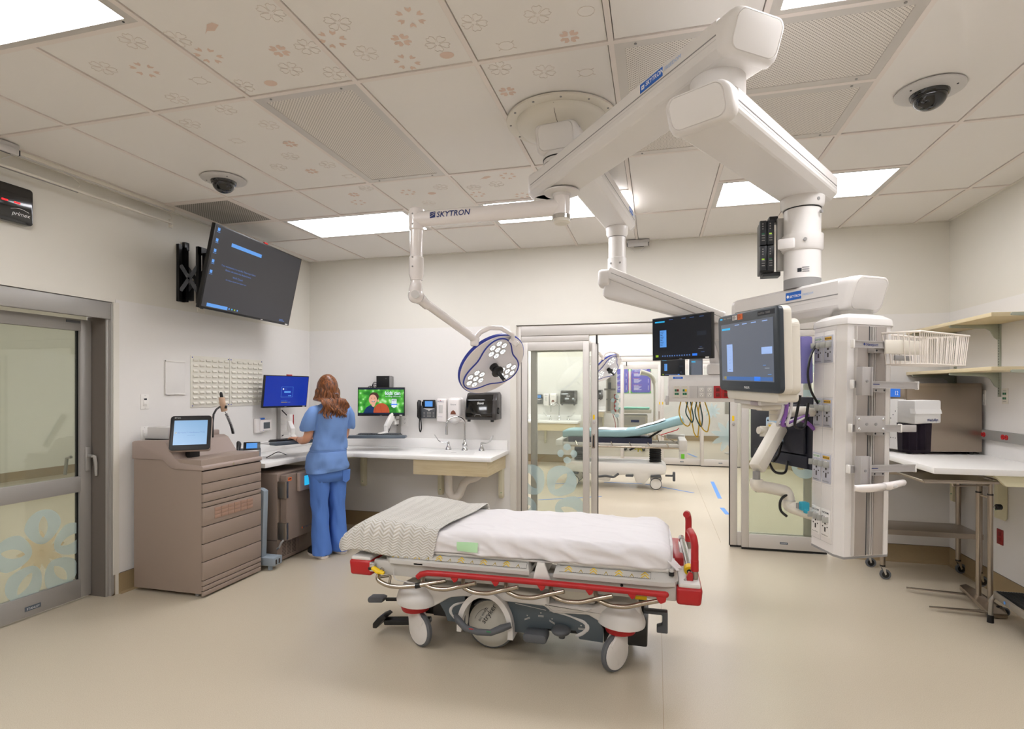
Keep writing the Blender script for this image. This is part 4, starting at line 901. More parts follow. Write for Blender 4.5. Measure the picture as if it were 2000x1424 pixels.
for xa, xb in deckp:
    mb = MB(BG_); n = 16; ycs = (2.985, 3.775)
    rim = [(xa,2.985),(xb-.07,2.985),(xb-.02,3.0),(xb,3.05),(xb,3.71),(xb-.02,3.76),(xb-.07,3.775),(xa,3.775)] if xb > 4 else [(xa+.05,2.985),(xb,2.985),(xb,3.775),(xa+.05,3.775),(xa,3.72),(xa,3.04)]
    cx_, cy_ = (xa+xb)/2, 3.38
    def sc(p, s1, s2, z): return V(cx_+(p[0]-cx_)*s1, cy_+(p[1]-cy_)*s2, z)
    mb.loft([[sc(p,.99,.985,.530) for p in rim],[sc(p,1,1,.535) for p in rim],[sc(p,1,1,.556) for p in rim],[sc(p,.99,.985,.560) for p in rim],[sc(p,.965,.87,.595) for p in rim]])
    part(mb, 'deck_panel', bed, fix=True)
    mb = MB(lgrey); z0, y0_ = .5625, 3.003
    ra = .335/1.0
    def slope(x, t): return (x, 2.991+t*.045, .5610+t*.0355)
    x0s, x1s = xa+.03, xb-(.14 if xb > 4 else .02)
    mb.use(ink)
    mb.bar(slope(x0s,.12), slope(x1s,.12), .0012,.0012); mb.bar(slope(x1s,.12), slope(x1s,.8), .0012,.0012); mb.bar(slope(x0s,.8), slope(x1s,.8), .0012,.0012)
    q = x0s+.05; i = 0
    while q < x1s-.03:
        s_ = .022 if i%2 == 0 else .012; mb.use(yellow if i%2 == 0 else mat('olive_ink','a88f1e',.5))
        for h_ in (0,.28):
            mb.ngon([slope(q-s_,.15+h_),slope(q-s_*.75,.15+h_),slope(q,.42+h_),slope(q+s_*.75,.15+h_),slope(q+s_,.15+h_),slope(q,.55+h_)]) if i%2 == 0 or h_ == 0 else None
        mb.use(ink)
        for w_ in range(6): mb.bar(slope(q+w_*.01,.12), slope(q+w_*.01,.2), .0008,.0008)
        q += .0675; i += 1
    for k_ in range(len(mb.v)): mb.v[k_] = mb.v[k_]+V(0,-.001,.0015)
    part(mb, 'ruler_label', bed)
mb = MB(BW_); mb.prism([(3.305,2.98,.50),(3.415,2.98,.50),(3.405,2.98,.53),(3.375,2.98,.61),(3.335,2.98,.61),(3.315,2.98,.53)], (0,.02,0), .004); mb.box(3.34,3.37,3.0,3.7,.52,.59); part(mb, 'pivot_upright', bed, fix=True)
mb = MB(BW_); mb.box(2.28,4.035,3.03,3.73,.594,.608,.005); mb.box(3.5,4.035,3.025,3.735,.598,.618,.008); part(mb, 'mattress_deck', bed)
mb = MB(black); mb.cyl((4.045,3.02,.585),(4.045,3.02,.605),.014); mb.use(lgrey); mb.cyl((4.045,3.02,.605),(4.045,3.02,.62),.011); part(mb, 'release_knob', bed)
# yellow lever and latch at the foot corner
mb = MB(yellow); mb.tube([(2.335,2.99,.50),(2.375,2.975,.485),(2.42,2.97,.478)], [(.014,.008),(.016,.008),(.010,.006)], 10); part(mb, 'release_lever', bed)
mb = MB(chrome); mb.box(2.315,2.345,2.985,3.01,.475,.53,.004); mb.use(black); mb.box(2.31,2.33,2.982,2.99,.485,.50); mb.use(chrome); mb.box(2.60,2.66,2.985,3.015,.535,.55,.003); part(mb, 'latch', bed)
mb = MB(lgrey); mb.tube([(2.47,3.0,.50),(2.47,2.99,.46),(2.49,2.985,.44),(2.6,2.985,.43),(2.68,2.99,.43)], .0035, 6, fil=.02); part(mb, 'wire_guard', bed)
# side rails
stl = mat('polished_rail_steel','b0a596',.18,1.)
def rail(y, sgn):
    mb = MB(red); mb.tube([(2.64,y,.478),(2.66,y,.497),(2.70,y,.507),(2.78,y,.51),(3.4,y,.512),(4.015,y,.506)], .0165, 14)
    for x in (2.86,3.10,3.36,3.62,3.84): mb.prism([(x-.02,y-.012,.50),(x+.03,y-.012,.50),(x+.02,y-.012,.475),(x+.004,y-.012,.468)], (0,.024,0), .005)
    mb.prism([(3.965,y-.012,.50),(4.02,y-.012,.50),(4.015,y-.012,.47),(3.99,y-.012,.458),(3.975,y-.012,.47)], (0,.024,0), .005)
    mb.sph((4.015,y,.506),.0165,14,8)
    part(mb, 'side_rail', bed, fix=True)
    yy = y+sgn*.02
    mb = MB(stl); mb.tube([(2.40,y+.04,.495),(2.375,y+.03,.465),(2.385,yy-.02,.44),(2.45,yy-.03,.418),(2.53,yy-.03,.415),(2.63,yy-.02,.428),(2.80,yy+.01,.462)], .013, 10, fil=.03); mb.tube([(2.385,yy,.45),(2.455,yy+.01,.462),(2.46,yy-.02,.425)], .008, 8, fil=.012); part(mb, 'rail_link', bed)
    mb = MB(black); mb.tube([(2.625,yy-.018,.426),(2.655,yy-.014,.433)], .0155, 12); part(mb, 'rail_clip', bed)
    for x in (2.66,2.905,3.16,3.415,3.66):
        mb = MB(stl); mb.tube([(x-.01,y+.06,.47),(x,yy,.440),(x+.07,yy-.025,.424),(x+.155,yy-.025,.424),(x+.22,yy-.01,.440),(x+.33,y+.0,.475)], .0125, 10, fil=.03); part(mb, 'rail_link', bed)
rail(2.955, 1); rail(3.80, -1)
# push handles, pole
gp = mat('warm_grey_metal','a39c92',.35,.7)
for y, s_ in ((3.09,1),(3.68,-1)):
    mb = MB(gp); mb.cyl((4.165,y,.53),(4.165,y,.60),.0175); part(mb, 'handle_post', bed)
    mb = MB(red); mb.tube([(4.165,y,.598),(4.165,y,.655)], .0205, 16); mb.tube([(4.165,y,.655),(4.165,y,.74),(4.157,y+s_*.015,.778),(4.147,y+s_*.09,.785)], .0195, 16, fil=.05); part(mb, 'push_handle', bed)
mb = MB(BW_); mb.prism([(4.10,3.30,.53),(4.10,3.75,.53),(4.10,3.70,.60),(4.10,3.45,.62),(4.10,3.32,.56)], (.05,0,0), .008); mb.use(red); mb.box(4.06,4.12,3.3,3.74,.53,.60,.01); part(mb, 'head_housing', bed, fix=True)
mb = MB(chrome); mb.tube([(4.135,3.16,.60),(4.115,3.44,.665)], .0135, 12); mb.tube([(4.115,3.44,.665),(4.113,3.47,.672)], .018, 14); mb.tube([(4.135,3.16,.60),(4.14,3.08,.57)], .008, 8); mb.tube([(4.145,3.075,.575),(4.11,3.05,.555)], [.012,.006], 8); part(mb, 'folded_pole', bed)
mb = MB(yellow); mb.lathe([(.012,0),(.026,.004),(.028,.02),(.026,.04),(.014,.044)], (4.14,3.12,.583), (-.07,.96,.22), 18); mb.use(brubber); mb.tube([(4.14,3.118,.583),(4.14,3.114,.582)], .014, 12); part(mb, 'pole_collar', bed)
mb = MB(red); mb.prism([(4.12,3.05,.53),(4.155,3.05,.53),(4.155,3.05,.59),(4.135,3.05,.60),(4.12,3.05,.57)], (0,.03,0), .006); part(mb, 'pole_bracket', bed, fix=True)
# base hull
mb = MB(BW_)
side = [(2.46,.255),(2.66,.25),(2.70,.27),(2.78,.32),(2.87,.335),(3.35,.325),(3.40,.29),(3.60,.30),(3.66,.27),(3.70,.245),(3.86,.25),(3.895,.30),(3.88,.37),(3.80,.395),(3.70,.385),(3.63,.345),(3.37,.345),(3.37,.39),(3.2,.40),(2.75,.395),(2.62,.385),(2.54,.375),(2.48,.33)]
for ya, yb in ((3.10,3.20),(3.56,3.66)): mb.prism([(x,ya,z) for x, z in side], (0,yb-ya,0), .012, 3)
mb.box(2.5,3.36,3.18,3.58,.34,.385,.02); mb.box(3.62,3.87,3.18,3.58,.33,.375,.02)
part(mb, 'base_cover', bed, fix=True)
for x in (2.55,3.775):
    for y in (3.155,3.605):
        mb = MB(BW_); mb.lathe([(0,.135),(.04,.132),(.085,.105),(.12,.06),(.132,.02),(.13,.0),(.0,.0)], (x,y,.262), (0,0,1), 28, sc=(.95,1.12)); part(mb, 'caster_hood', bed)
mb = MB(mat('stretcher_slate','4c565c',.4))
sk = [(2.74,.30),(2.78,.325),(2.87,.34),(3.36,.335),(3.40,.30),(3.60,.305),(3.66,.275),(3.685,.22),(3.68,.15),(3.55,.155),(3.53,.20),(3.30,.19),(3.27,.155),(3.20,.155),(2.82,.165),(2.80,.2)]
skl = [(2.70,.29),(2.76,.32),(2.87,.335),(2.87,.17),(2.76,.175),(2.745,.22),(2.72,.26)]
skr = [(3.13,.34)]+sk[3:13]+[(3.15,.155),(3.15,.26)]
for sk_p in (skl, skr):
    for ya, yb in ((3.115,3.13),(3.63,3.645)): mb = MB(MATS['stretcher_slate']); mb.prism([(x,ya,z) for x, z in sk_p], (0,yb-ya,0), .002); part(mb, 'base_skirt', bed, fix=True)
mb = MB(lgrey)
for pts in ([(3.38,.30),(3.48,.285),(3.58,.255),(3.60,.225),(3.57,.19),(3.53,.172)],): mb.tube([(x,3.112,z) for x, z in pts], [(.004,.003),(.005,.003),(.009,.003),(.012,.003),(.010,.003),(.006,.003)], 8, fil=.03, flat=(1,0,0))
part(mb, 'skirt_stripe', bed); mb = MB(lgrey)
mb.tube([(x,3.112,z) for x, z in [(2.87,.30),(2.80,.275),(2.775,.24),(2.80,.20),(2.86,.18)]], [(.004,.003),(.007,.003),(.009,.003),(.007,.003),(.004,.003)], 8, fil=.03, flat=(1,0,0)); part(mb, 'skirt_stripe', bed); mb = MB(lgrey); mb.tube([(3.18,3.112,.322),(3.36,3.112,.30)], .002, 5)
part(mb, 'skirt_stripe', bed)
mb = MB(BG_); 
for a_, x, z in ((.4,3.25,.25),(0,3.33,.272),(-.5,3.395,.245),(0,3.56,.225)):
    for s_ in (0,.006): mb.bar((x-.016,3.1125,z-.006-s_-.016*a_), (x+.016,3.1125,z-.006-s_+.016*a_), .001,.0025)
    mb.ngon([(x-.005,3.1125,z+.012),(x+.005,3.1125,z+.012),(x,3.1125,z+.004)])
part(mb, 'pedal_symbols', bed)
mb = MB(black)
mb.box(2.50,3.90,3.20,3.26,.17,.25); mb.box(2.5,3.9,3.5,3.56,.17,.25); mb.box(2.66,2.78,3.13,3.62,.19,.30,.01); mb.box(3.22,3.58,3.14,3.6,.165,.27,.02); mb.box(3.68,3.92,3.16,3.6,.13,.24,.01); mb.box(2.6,3.9,3.26,3.5,.2,.33); mb.box(2.8,2.95,3.3,3.46,.33,.46); mb.box(3.5,3.62,3.3,3.46,.3,.46)
part(mb, 'chassis', bed)
mb = MB(ivory); mb.cyl((3.43,3.16,.365),(3.43,3.6,.365),.001); mb.prism([(3.40,3.14,.33),(3.64,3.14,.345),(3.64,3.14,.43),(3.40,3.14,.44)], (0,.3,0), .02); part(mb, 'storage_bin', bed, fix=True)
mb = MB(lgrey); mb.tube([(3.375,3.105,.40),(3.375,3.105,.325),(3.40,3.105,.308),(3.56,3.105,.312),(3.62,3.105,.335)], .006, 8, fil=.02); part(mb, 'bin_trim', bed)
# big centre wheels
for y, s_ in ((3.22,-1),(3.54,1)):
    mb = MB(rubber); mb.lathe([(.08,-.02),(.143,-.02),(.15,-.012),(.15,.012),(.143,.02),(.08,.02)], (3.005,y,.15), (0,1,0), 40); bw = part(mb, 'drive_wheel', bed)
    mb = MB(mat('wheel_disc_grey','c6c3b9',.35)); mb.lathe([(.142,.0),(.142,.016),(.138,.02),(.130,.022),(.126,.026),(.10,.034),(.05,.04),(0,.042)], (3.005,y,.15), (0,s_,0), 40); part(mb, 'wheel_disc', bw)
    if s_ < 0:
        mb = MB(ink); mb.text('stryker', (2.975,3.172,.155), (.55,0,.83), (-.83,0,.55), .047, ink); mb.text('BIG WHEEL', (2.945,3.178,.165), (.5,0,.86), (-.86,0,.5), .020, ink); mb.tube([(3.005+.098*math.cos(a),3.1835,.15+.098*math.sin(a)) for a in [PI*(.58+.33*i/8) for i in range(9)]], .0012, 4); part(mb, 'wheel_lettering', bw)
mb = MB(BW_)
n = 20; out = [(3.005+.170*math.cos(PI*i/n), .17+.215*math.sin(PI*i/n)) for i in range(n+1)]; inn = [(3.005+.140*math.cos(PI*i/n), .17+.183*math.sin(PI*i/n)) for i in range(n, -1, -1)]
o2 = [(3.175,.125)]+out+[(2.835,.14)]; i2 = [(2.862,.14)]+inn+[(3.143,.125)]
for ya, yb in ((3.07,3.20),(3.56,3.69)):
    mb = MB(BW_); ring_ = o2+i2; m_ = len(o2)
    fr = [V(x,ya,z) for x, z in o2]+[V(x,ya,z) for x, z in i2[::-1]]; bk = [v+V(0,yb-ya,0) for v in fr]
    fs = []
    for k in range(m_-1):
        fs += [(k,k+1,m_+k+1,m_+k),(2*m_+k,3*m_+k,3*m_+k+1,2*m_+k+1),(k,2*m_+k,2*m_+k+1,k+1),(m_+k,m_+k+1,3*m_+k+1,3*m_+k)]
    fs += [(0,m_,3*m_,2*m_),(m_-1,3*m_-1,4*m_-1,2*m_-1)]; mb.add(fr+bk, fs); part(mb, 'wheel_arch', bed, fix=True)
mb = MB(mat('pedal_grey','55575a',.6)); mb.tube([(2.835,3.06,.235),(2.86,3.03,.225),(2.91,3.015,.19),(2.985,3.01,.178),(3.06,3.015,.18),(3.12,3.03,.205),(3.165,3.06,.215)], [(.014,.016),(.021,.019),(.019,.016),(.018,.015),(.018,.015),(.021,.017),(.016,.016)], 14); mb.use(red); mb.box(2.935,2.962,2.999,3.003,.193,.197); mb.use(ink_g); mb.box(3.04,3.065,2.999,3.003,.188,.192); part(mb, 'brake_pedal', bed)
pg_ = MATS['pedal_grey']
mb = MB(pg_); mb.prism(rrect(.135,.05,.02,4,cx=3.31,cz=.165,y=3.03), (0,.10,0), .008); part(mb, 'foot_pedal', bed, fix=True)
mb = MB(pg_); mb.sph((3.45,3.09,.205),(.055,.06,.026)); mb.cyl((3.45,3.12,.15),(3.45,3.12,.2),.018); part(mb, 'foot_pedal', bed)
mb = MB(black); mb.bar((2.22,3.39,.152),(2.60,3.33,.21),.02,.018); mb.use(pg_); mb.prism([(2.10,3.36,.125),(2.20,3.36,.135),(2.21,3.36,.165),(2.18,3.36,.172),(2.10,3.36,.165),(2.09,3.36,.145)], (0,.07,0), .008); part(mb, 'foot_pedal', bed, fix=True)
mb = MB(black); mb.bar((2.30,3.22,.085),(2.60,3.24,.11),.07,.035,.01); mb.prism([(2.235,3.17,.05),(2.26,3.17,.05),(2.30,3.17,.10),(2.33,3.17,.125),(2.31,3.17,.14),(2.27,3.17,.12),(2.235,3.17,.08)], (0,.1,0), .006); part(mb, 'foot_pedal', bed, fix=True)
mb = MB(dgrey); mb.prism([(3.90,3.2,.32),(4.03,3.2,.32),(4.03,3.2,.20),(3.97,3.2,.20),(3.97,3.2,.235),(4.0,3.2,.245),(4.0,3.2,.30),(3.90,3.2,.30)], (0,.05,0), .006); part(mb, 'cord_hook', bed, fix=True)
def caster(x, y, yaw, R=.103):
    mb = MB(red); mb.lathe([(0,.0),(.06,.0),(.082,.008),(.09,.03),(.09,.055),(0,.055)], (x,y,.205), n=28); c_ = part(mb, 'caster', bed)
    old = Matrix.Translation((x,y,0)) @ Matrix.Rotation(yaw, 4, 'Z')
    mb = MB(rubber); mb.T = old; mb.lathe([(.06,-.016),(R-.008,-.016),(R,-.008),(R,.008),(R-.008,.016),(.06,.016)], (.045,0,R), (0,1,0), 36); part(mb, 'tyre', c_)
    mb = MB(BW_); mb.T = old
    for s_ in (-1,1):
        mb.lathe([(R-.013,.010),(R-.016,.020),(R-.05,.027),(0,.029)], (.045,0,R), (0,s_,0), 32)
        mb.prism([(-.045,s_*.012,.215),(.05,s_*.012,.215),(.10,s_*.012,.16),(.05,s_*.012,.04),(-.0,s_*.012,.06),(-.035,s_*.012,.12)], (0,s_*.016,0), .004)
    mb.box(-.045,.02,-.026,.026,.15,.215,.006); part(mb, 'fork', c_, fix=True)
caster(2.54, 3.150, math.radians(-29)); caster(3.775, 3.155, math.radians(-128)); caster(2.575, 3.605, math.radians(35)); caster(3.775, 3.605, math.radians(160))

def griduv(name, parent_or_none, fn, nu, nv, m, fuv, lab=None, cat=None, thick=.004, sub=0):
    vs = [Vector(fn(i/nu, j/nv)) for j in range(nv+1) for i in range(nu+1)]
    fs = [(j*(nu+1)+i, j*(nu+1)+i+1, (j+1)*(nu+1)+i+1, (j+1)*(nu+1)+i) for j in range(nv) for i in range(nu)]
    off = OFF[parent_or_none.name] if parent_or_none else V(sum(v.x for v in vs)/len(vs), sum(v.y for v in vs)/len(vs), min(v.z for v in vs))
    me = bpy.data.meshes.new(name); me.from_pydata([v-off for v in vs], [], fs); me.materials.append(m)
    uv = me.uv_layers.new(name='UVMap')
    for p in me.polygons:
        for li, vi in zip(p.loop_indices, p.vertices):
            i, j = vi%(nu+1), vi//(nu+1); uv.data[li].uv = fuv(i/nu, j/nv)
    me.polygons.foreach_set('use_smooth', [True]*len(me.polygons)); me.update()
    o = bpy.data.objects.new(name, me); C.objects.link(o)
    if parent_or_none: o.parent = parent_or_none
    else: o.location = off; tag(o, lab, cat)
    OFF[o.name] = off
    if thick: s_ = o.modifiers.new('thickness', 'SOLIDIFY'); s_.thickness = thick; s_.offset = 1
    return o
sheet_m = mat('white_sheet', 'e6e3e4', .8, bump=.15, bscale=60)
def prof_pt(u, y0, y1, zb0, zb1, zt, r):
    """cross section: near bottom, up, over the top, down the far side"""
    L1 = zt-zb0-r; La = PI/2*r; Lt = (y1-y0)-2*r; L2 = zt-zb1-r; S = L1+La+Lt+La+L2; d = u*S
    if d < L1: return y0, zb0+d, -1, 0
    d -= L1
    if d < La: a = d/r; return y0+r-r*math.cos(a), zt-r+r*math.sin(a), -math.cos(a), math.sin(a)
    d -= La
    if d < Lt: return y0+r+d, zt, 0, 1
    d -= Lt
    if d < La: a = d/r; return y1-r+r*math.sin(a), zt-r+r*math.cos(a), math.sin(a), math.cos(a)
    return y1, zt-r-(d-La), 1, 0
def wr(x, y, z, s=1.): return mnoise.noise(Vector((x*3.2*s, y*3.2*s, z*3*s)))
def sheet_fn(u, v):
    x = 2.20+v*(4.045-2.20); end = max(0, (x-3.93)/.115); end0 = max(0, (2.30-x)/.10)
    zt = .712+.030*math.sin((x-2.3)*1.6)*.5+.018*max(0, (x-3.2))
    sq = .035*(end**3)+.02*end0**2
    y, z, ny, nz = prof_pt(u, 3.025+sq*.9, 3.725-sq, .612, .612, zt-.05*end**3-.03*end0**2, .042)
    side = abs(ny)
    dg = math.sin((x*1.0+(z-.6)*2.2)*26+3*wr(x,0,z))*.5+.5
    w = .010*side*(dg**2)*1.5*min(1, (zt-z)*14+.25)+ .008*mnoise.noise(Vector((x*7,y*4,1)))+.014*mnoise.noise(Vector((x*2.2,y*2.2,5)))*nz
    ridge = mnoise.noise(Vector((x*4.5+y*7+z*9, y*5-x*2.5+z*4, 9))); w += .011*max(0, .22-abs(ridge))*4.5*(.4+.6*side)*(1 if x > 2.6 else .4)
    return (x, y+ny*w, z+nz*w)
mt_ = thing('mattress', 'stretcher mattress under a wrinkled white sheet', 'mattress', (3.12,3.375,.608))
mb = MB(mat('mattress_grey','8e9296',.6)); mb.box(2.22,4.02,3.045,3.705,.609,.69,.02); part(mb, 'core', mt_)
sh = griduv('sheet', mt_, sheet_fn, 90, 260, sheet_m, lambda u, v: (u, v))
# foot and head closing faces of the sheet
def endcap(x, sgn, sh_u, name='sheet_end'):
    rows_ = []
    def f(u, v):
        p = sheet_fn(u, sh_u); k = v
        return (p[0]+sgn*.016*math.sin(PI*min(1,k*1.0)*.5), 3.375+(p[1]-3.375)*(1-k), .655+(p[2]-.655)*(1-k))
    return f
griduv('sheet_end', mt_, endcap(4.045, 1, 1.0), 90, 6, sheet_m, lambda u, v: (u, v), thick=0)
def flap(u, v):
    y = 3.03+u*.10; x = 3.985+.11*u*.3+v*.085; z = .70-v*.085-.02*u
    return (x+.01*math.sin(u*7), y-.012+.006*math.sin(v*9+u*5), z+.01*mnoise.noise(Vector((u*4,v*4,2))))
griduv('sheet_corner', mt_, flap, 14, 14, sheet_m, lambda u, v: (u, v))
mb = MB(mat('pale_green_patch','b9e3b4',.8)); pts = [sheet_fn(u, (x-2.20)/1.845) for u in (0.02,.05,.08) for x in (2.86,2.90,2.94,2.985)]
mb.add([V(*p)+V(0,-.0075,0) for p in pts], [(r_*4+c_, r_*4+c_+1, r_*4+c_+5, r_*4+c_+4) for r_ in range(2) for c_ in range(3)]); part(mb, 'green_patch', mt_, 'pale green patch showing through the sheet')
# blanket with chevron weave
bm_ = mat('chevron_blanket', 'd9d4c8', .9); nt, b = nodes(bm_)
tc = nt.nodes.new('ShaderNodeUVMap'); sp = nt.nodes.new('ShaderNodeSeparateXYZ'); nt.links.new(tc.outputs['UV'], sp.inputs[0])
def mth(op, a, b_=None, c_=None):
    n_ = nt.nodes.new('ShaderNodeMath'); n_.operation = op
    for k, x in enumerate((a, b_, c_)):
        if x is None: continue
        if isinstance(x, (int, float)): n_.inputs[k].default_value = x
        else: nt.links.new(x, n_.inputs[k])
    return n_.outputs[0]
tri = mth('PINGPONG', sp.outputs[0], .033); s1 = mth('ADD', sp.outputs[1], mth('MULTIPLY', tri, .62)); fr = mth('PINGPONG', s1, .0085); fr = mth('DIVIDE', fr, .0085)
fine = mth('PINGPONG', mth('ADD', sp.outputs[0], s1), .0022); fine = mth('DIVIDE', fine, .0022)
rp = nt.nodes.new('ShaderNodeValToRGB'); rp.color_ramp.elements[0].position = .35; rp.color_ramp.elements[1].position = .6; rp.color_ramp.elements[0].color = srgb('d6d0c3')+[1]; rp.color_ramp.elements[1].color = srgb('f6f4ef')+[1]
nt.links.new(fr, rp.inputs['Fac']); nt.links.new(rp.outputs['Color'], b.inputs['Base Color'])
bp = nt.nodes.new('ShaderNodeBump'); bp.inputs['Strength'].default_value = .8; bp.inputs['Distance'].default_value = .004
nt.links.new(mth('ADD', mth('MULTIPLY', fine, .5), fr), bp.inputs['Height']); nt.links.new(bp.outputs['Normal'], b.inputs['Normal'])
def blanket_fn(u, v):
    # v: from the folded foot edge (0) to the cut edge on the mattress (1)
    y, z, ny, nz = prof_pt(u, 3.000, 3.745, .552+.068*(1-v)**1.4, .60, .738, .05)
    t = (y-3.0)/.745; xe = 2.735+.10*t-.03*(1-min(1,(z-.55)/.15)); x0 = 2.115+.015*math.sin(t*5)
    x = x0+v*(xe-x0)
    roll = max(0, (2.30-x)/.185)
    zt = -.085*roll**2.2*(1 if nz > .5 else .6)
    bulge = .012*mnoise.noise(Vector((x*4,y*3,3)))+.006*math.sin(x*9)
    if x > 2.66: bulge -= .006
    yn = ny*(bulge-.02*roll)
    sag = 0
    if abs(ny) > .9: sag = .018*math.sin((x-2.1)*7)*(1-min(1,(z-.55)/.18))
    return (x+.012*(1-roll)*0, y+yn-(ny*.0), z+nz*(bulge+.012)+zt+.022*math.sin(PI*min(1,max(0,(x-2.2)/.5)))*nz-sag*.3+ .02*t*nz)
bl = griduv('blanket', None, blanket_fn, 80, 60, bm_, lambda u, v: (v*.64, u*1.08), 'cream chevron knit blanket folded over the foot end of the mattress', 'blanket', thick=.006)
# foot-end drape of the blanket
def drape(u, v):
    p = blanket_fn(u, 0.0); a = v*PI/2
    return (p[0]-.03*math.sin(a), 3.372+(p[1]-3.372)*(1-.06*v), .60+(p[2]-.60)*(1-v))
me_ = bl.data
dr = griduv('foot_fold', bl, drape, 80, 12, bm_, lambda u, v: (-v*.12, u*1.08), thick=.004)
# ================================================================ CEILING BOOMS
boomw = mat('boom_white', 'e2deda', .34, noise=.006)
HX, HY = 3.46, 3.05
t = thing('boom_mount', 'round white ceiling mount plate above the boom arms', 'ceiling mount', (HX,HY,H))
mb = MB(ivory); mb.lathe([(.25,0),(.305,0),(.305,-.010),(.30,-.013),(.25,-.013)], (HX,HY,H-.0), n=64)
mb.use(mgrey)
for k in range(12):
    a = 2*PI*k/12+.15; mb.cyl((HX+.283*math.cos(a),HY+.283*math.sin(a),H-.012),(HX+.283*math.cos(a),HY+.283*math.sin(a),H-.016),.006,n=8)
part(mb, 'trim_ring', t)
mb = MB(ivory); mb.lathe([(0,0),(.25,0),(.252,-.008),(.247,-.03),(.225,-.052),(.17,-.066),(.0,-.07)], (HX,HY,H), n=64); mb.use(gap_p); mb.tube([(HX-.0,HY-.250,H-.02),(HX,HY-.226,H-.053),(HX,HY-.17,H-.067),(HX,HY-.05,H-.070)], .0012, 5); part(mb, 'cover_plate', t)
def rr_ring(w, h, r, x, cz=0, n=5): return [Vector((x, p[0], p[2]+cz)) for p in rrect(w, h, r, n)]
def armbody(t, p, q, z0, z1, w=.235, e0=.12, e1=.15, name='arm', cap0=True, cap1=True, logo=None, side=1, tilt=None):
    p = V(p[0],p[1],0); q = V(q[0],q[1],0); d = (q-p); L = d.length; a = math.atan2(d.y, d.x)
    M = Matrix.Translation(p) @ Matrix.Rotation(a, 4, 'Z'); h = z1-z0
    mb = MB(boomw); mb.T = M; zm = z0+.38*h
    cs = [(-w/2,z1-.012),(-w/2+.012,z1),(w/2-.012,z1),(w/2,z1-.012),(w/2,z0+.034),(w/2-.004,z0+.026),(w/2-.026,z0+.004),(w/2-.034,z0),(-w/2+.034,z0),(-w/2+.026,z0+.004),(-w/2+.004,z0+.026),(-w/2,z0+.034)]
    mb.loft([[V(x,y,z) for y, z in cs] for x in (-e0, L+e1)])
    mb.use(mgrey)
    for s_ in (-1,1): mb.box(-e0+.002, L+e1-.002, s_*w/2-.0012, s_*w/2+.0012, z0+.52*h, z0+.55*h)
    mb.use(lgrey)
    for s_ in (-1,1): mb.box(-e0+.002, L+e1-.002, s_*w/2-.0006, s_*w/2+.0006, z0+.42*h, z0+.427*h)
    b_ = part(mb, name, t, fix=True, ang=18)
    for on, x, s_ in ((cap0,-e0,-1),(cap1,L+e1,1)):
        if not on: continue
        mb = MB(boomw); mb.T = M; zc_ = (z0+z1)/2
        def cr(ww, hh, r_, dx): return [V(p.x+s_*(dx+ext*(p.z-z0)/h), p.y, p.z) for p in rr_ring(ww, hh, r_, x, zc_)]
        ext = .0; R0 = cr(w, h, .03, 0); ext = .05
        mb.loft([R0, cr(w*1.01,h*1.01,.032,.002), cr(w*.97,h*1.0,.032,.022), cr(w*.88,h*.93,.032,.034), cr(w*.84,h*.86,.03,.036), cr(w*.82,h*.84,.03,.0335), cr(w*.80,h*.82,.028,.037), cr(w*.5,h*.5,.02,.040)])
        part(mb, 'end_cap', t, fix=True)
    if logo:
        x, s_ = logo; mb = MB(logo_b); mb.T = M
        y = s_*(w/2+.001); xd = (1,0,0) if s_ < 0 else (-1,0,0); u = 1 if s_ < 0 else -1
        mb.box(x-.07, x+.07, y-.0006, y+.0006, z0+.60*h, z0+.87*h); y += s_*.0008
        mb.text('SKYTRON', (x-u*.035,y,z0+.69*h), xd, (0,0,1), .024, ink_w, shear=.2, bold=.0004)
        mb.use(ink_w); mb.box(x-u*.06,x-u*.042,y-.0003,y+.0003,z0+.67*h,z0+.79*h); mb.use(logo_b); mb.box(x-u*.055,x-u*.047,y-.0006,y+.0006,z0+.715*h,z0+.745*h)
        mb.text('FREEDOM', (x+u*.082,y,z0+.69*h), xd, (0,0,1), .021, mat('pale_blue_ink','9dbbe6',.5)); part(mb, 'logo_plate', t, 'blue logo plate')
    return M, L
# ---- monitor boom (upper tier)
mbm = thing('monitor_boom', 'white ceiling boom reaching back, carrying the socket rail', 'ceiling boom', (HX,HY,2.9))
JB = (3.665, 4.49)
armbody(mbm, (HX,HY), JB, 2.845, 2.99, e0=.05, e1=.12, cap1=True, logo=(1.42,-1))
mb = MB(boomw); mb.cyl((HX,HY,2.80),(HX,HY,2.85),.10,n=40); mb.use(black); mb.cyl((HX,HY,2.82),(HX,HY,2.826),.103,n=40); part(mb, 'swivel', mbm)
mb = MB(boomw); x, y = JB; mb.lathe([(0,2.845),(.085,2.845),(.085,2.79),(.07,2.765),(0,2.765)], (x,y,0), n=32); mb.use(black); mb.cyl((x,y,2.762),(x,y,2.766),.069); mb.use(boomw); mb.cyl((x,y,2.46),(x,y,2.765),.0665,n=32); mb.lathe([(.066,2.60),(.073,2.595),(.073,2.46),(0,2.46)], (x,y,0), n=32); mb.use(mgrey)
for a in (-1.2,-2.2): mb.cyl((x+.07*math.cos(a),y+.07*math.sin(a),2.55),(x+.078*math.cos(a),y+.078*math.sin(a),2.55),.008,n=10)
part(mb, 'drop_tube', mbm)
S0, S1 = V(3.60,4.44,2.40), V(4.42,4.42,2.02)
d_ = (S1-S0); Ls = d_.length; dx_ = d_.normalized(); sd_ = V(0,0,1).cross(dx_).normalized(); up_ = dx_.cross(sd_)
MS = Matrix.Translation(S0) @ Matrix((dx_, sd_, up_)).transposed().to_4x4()
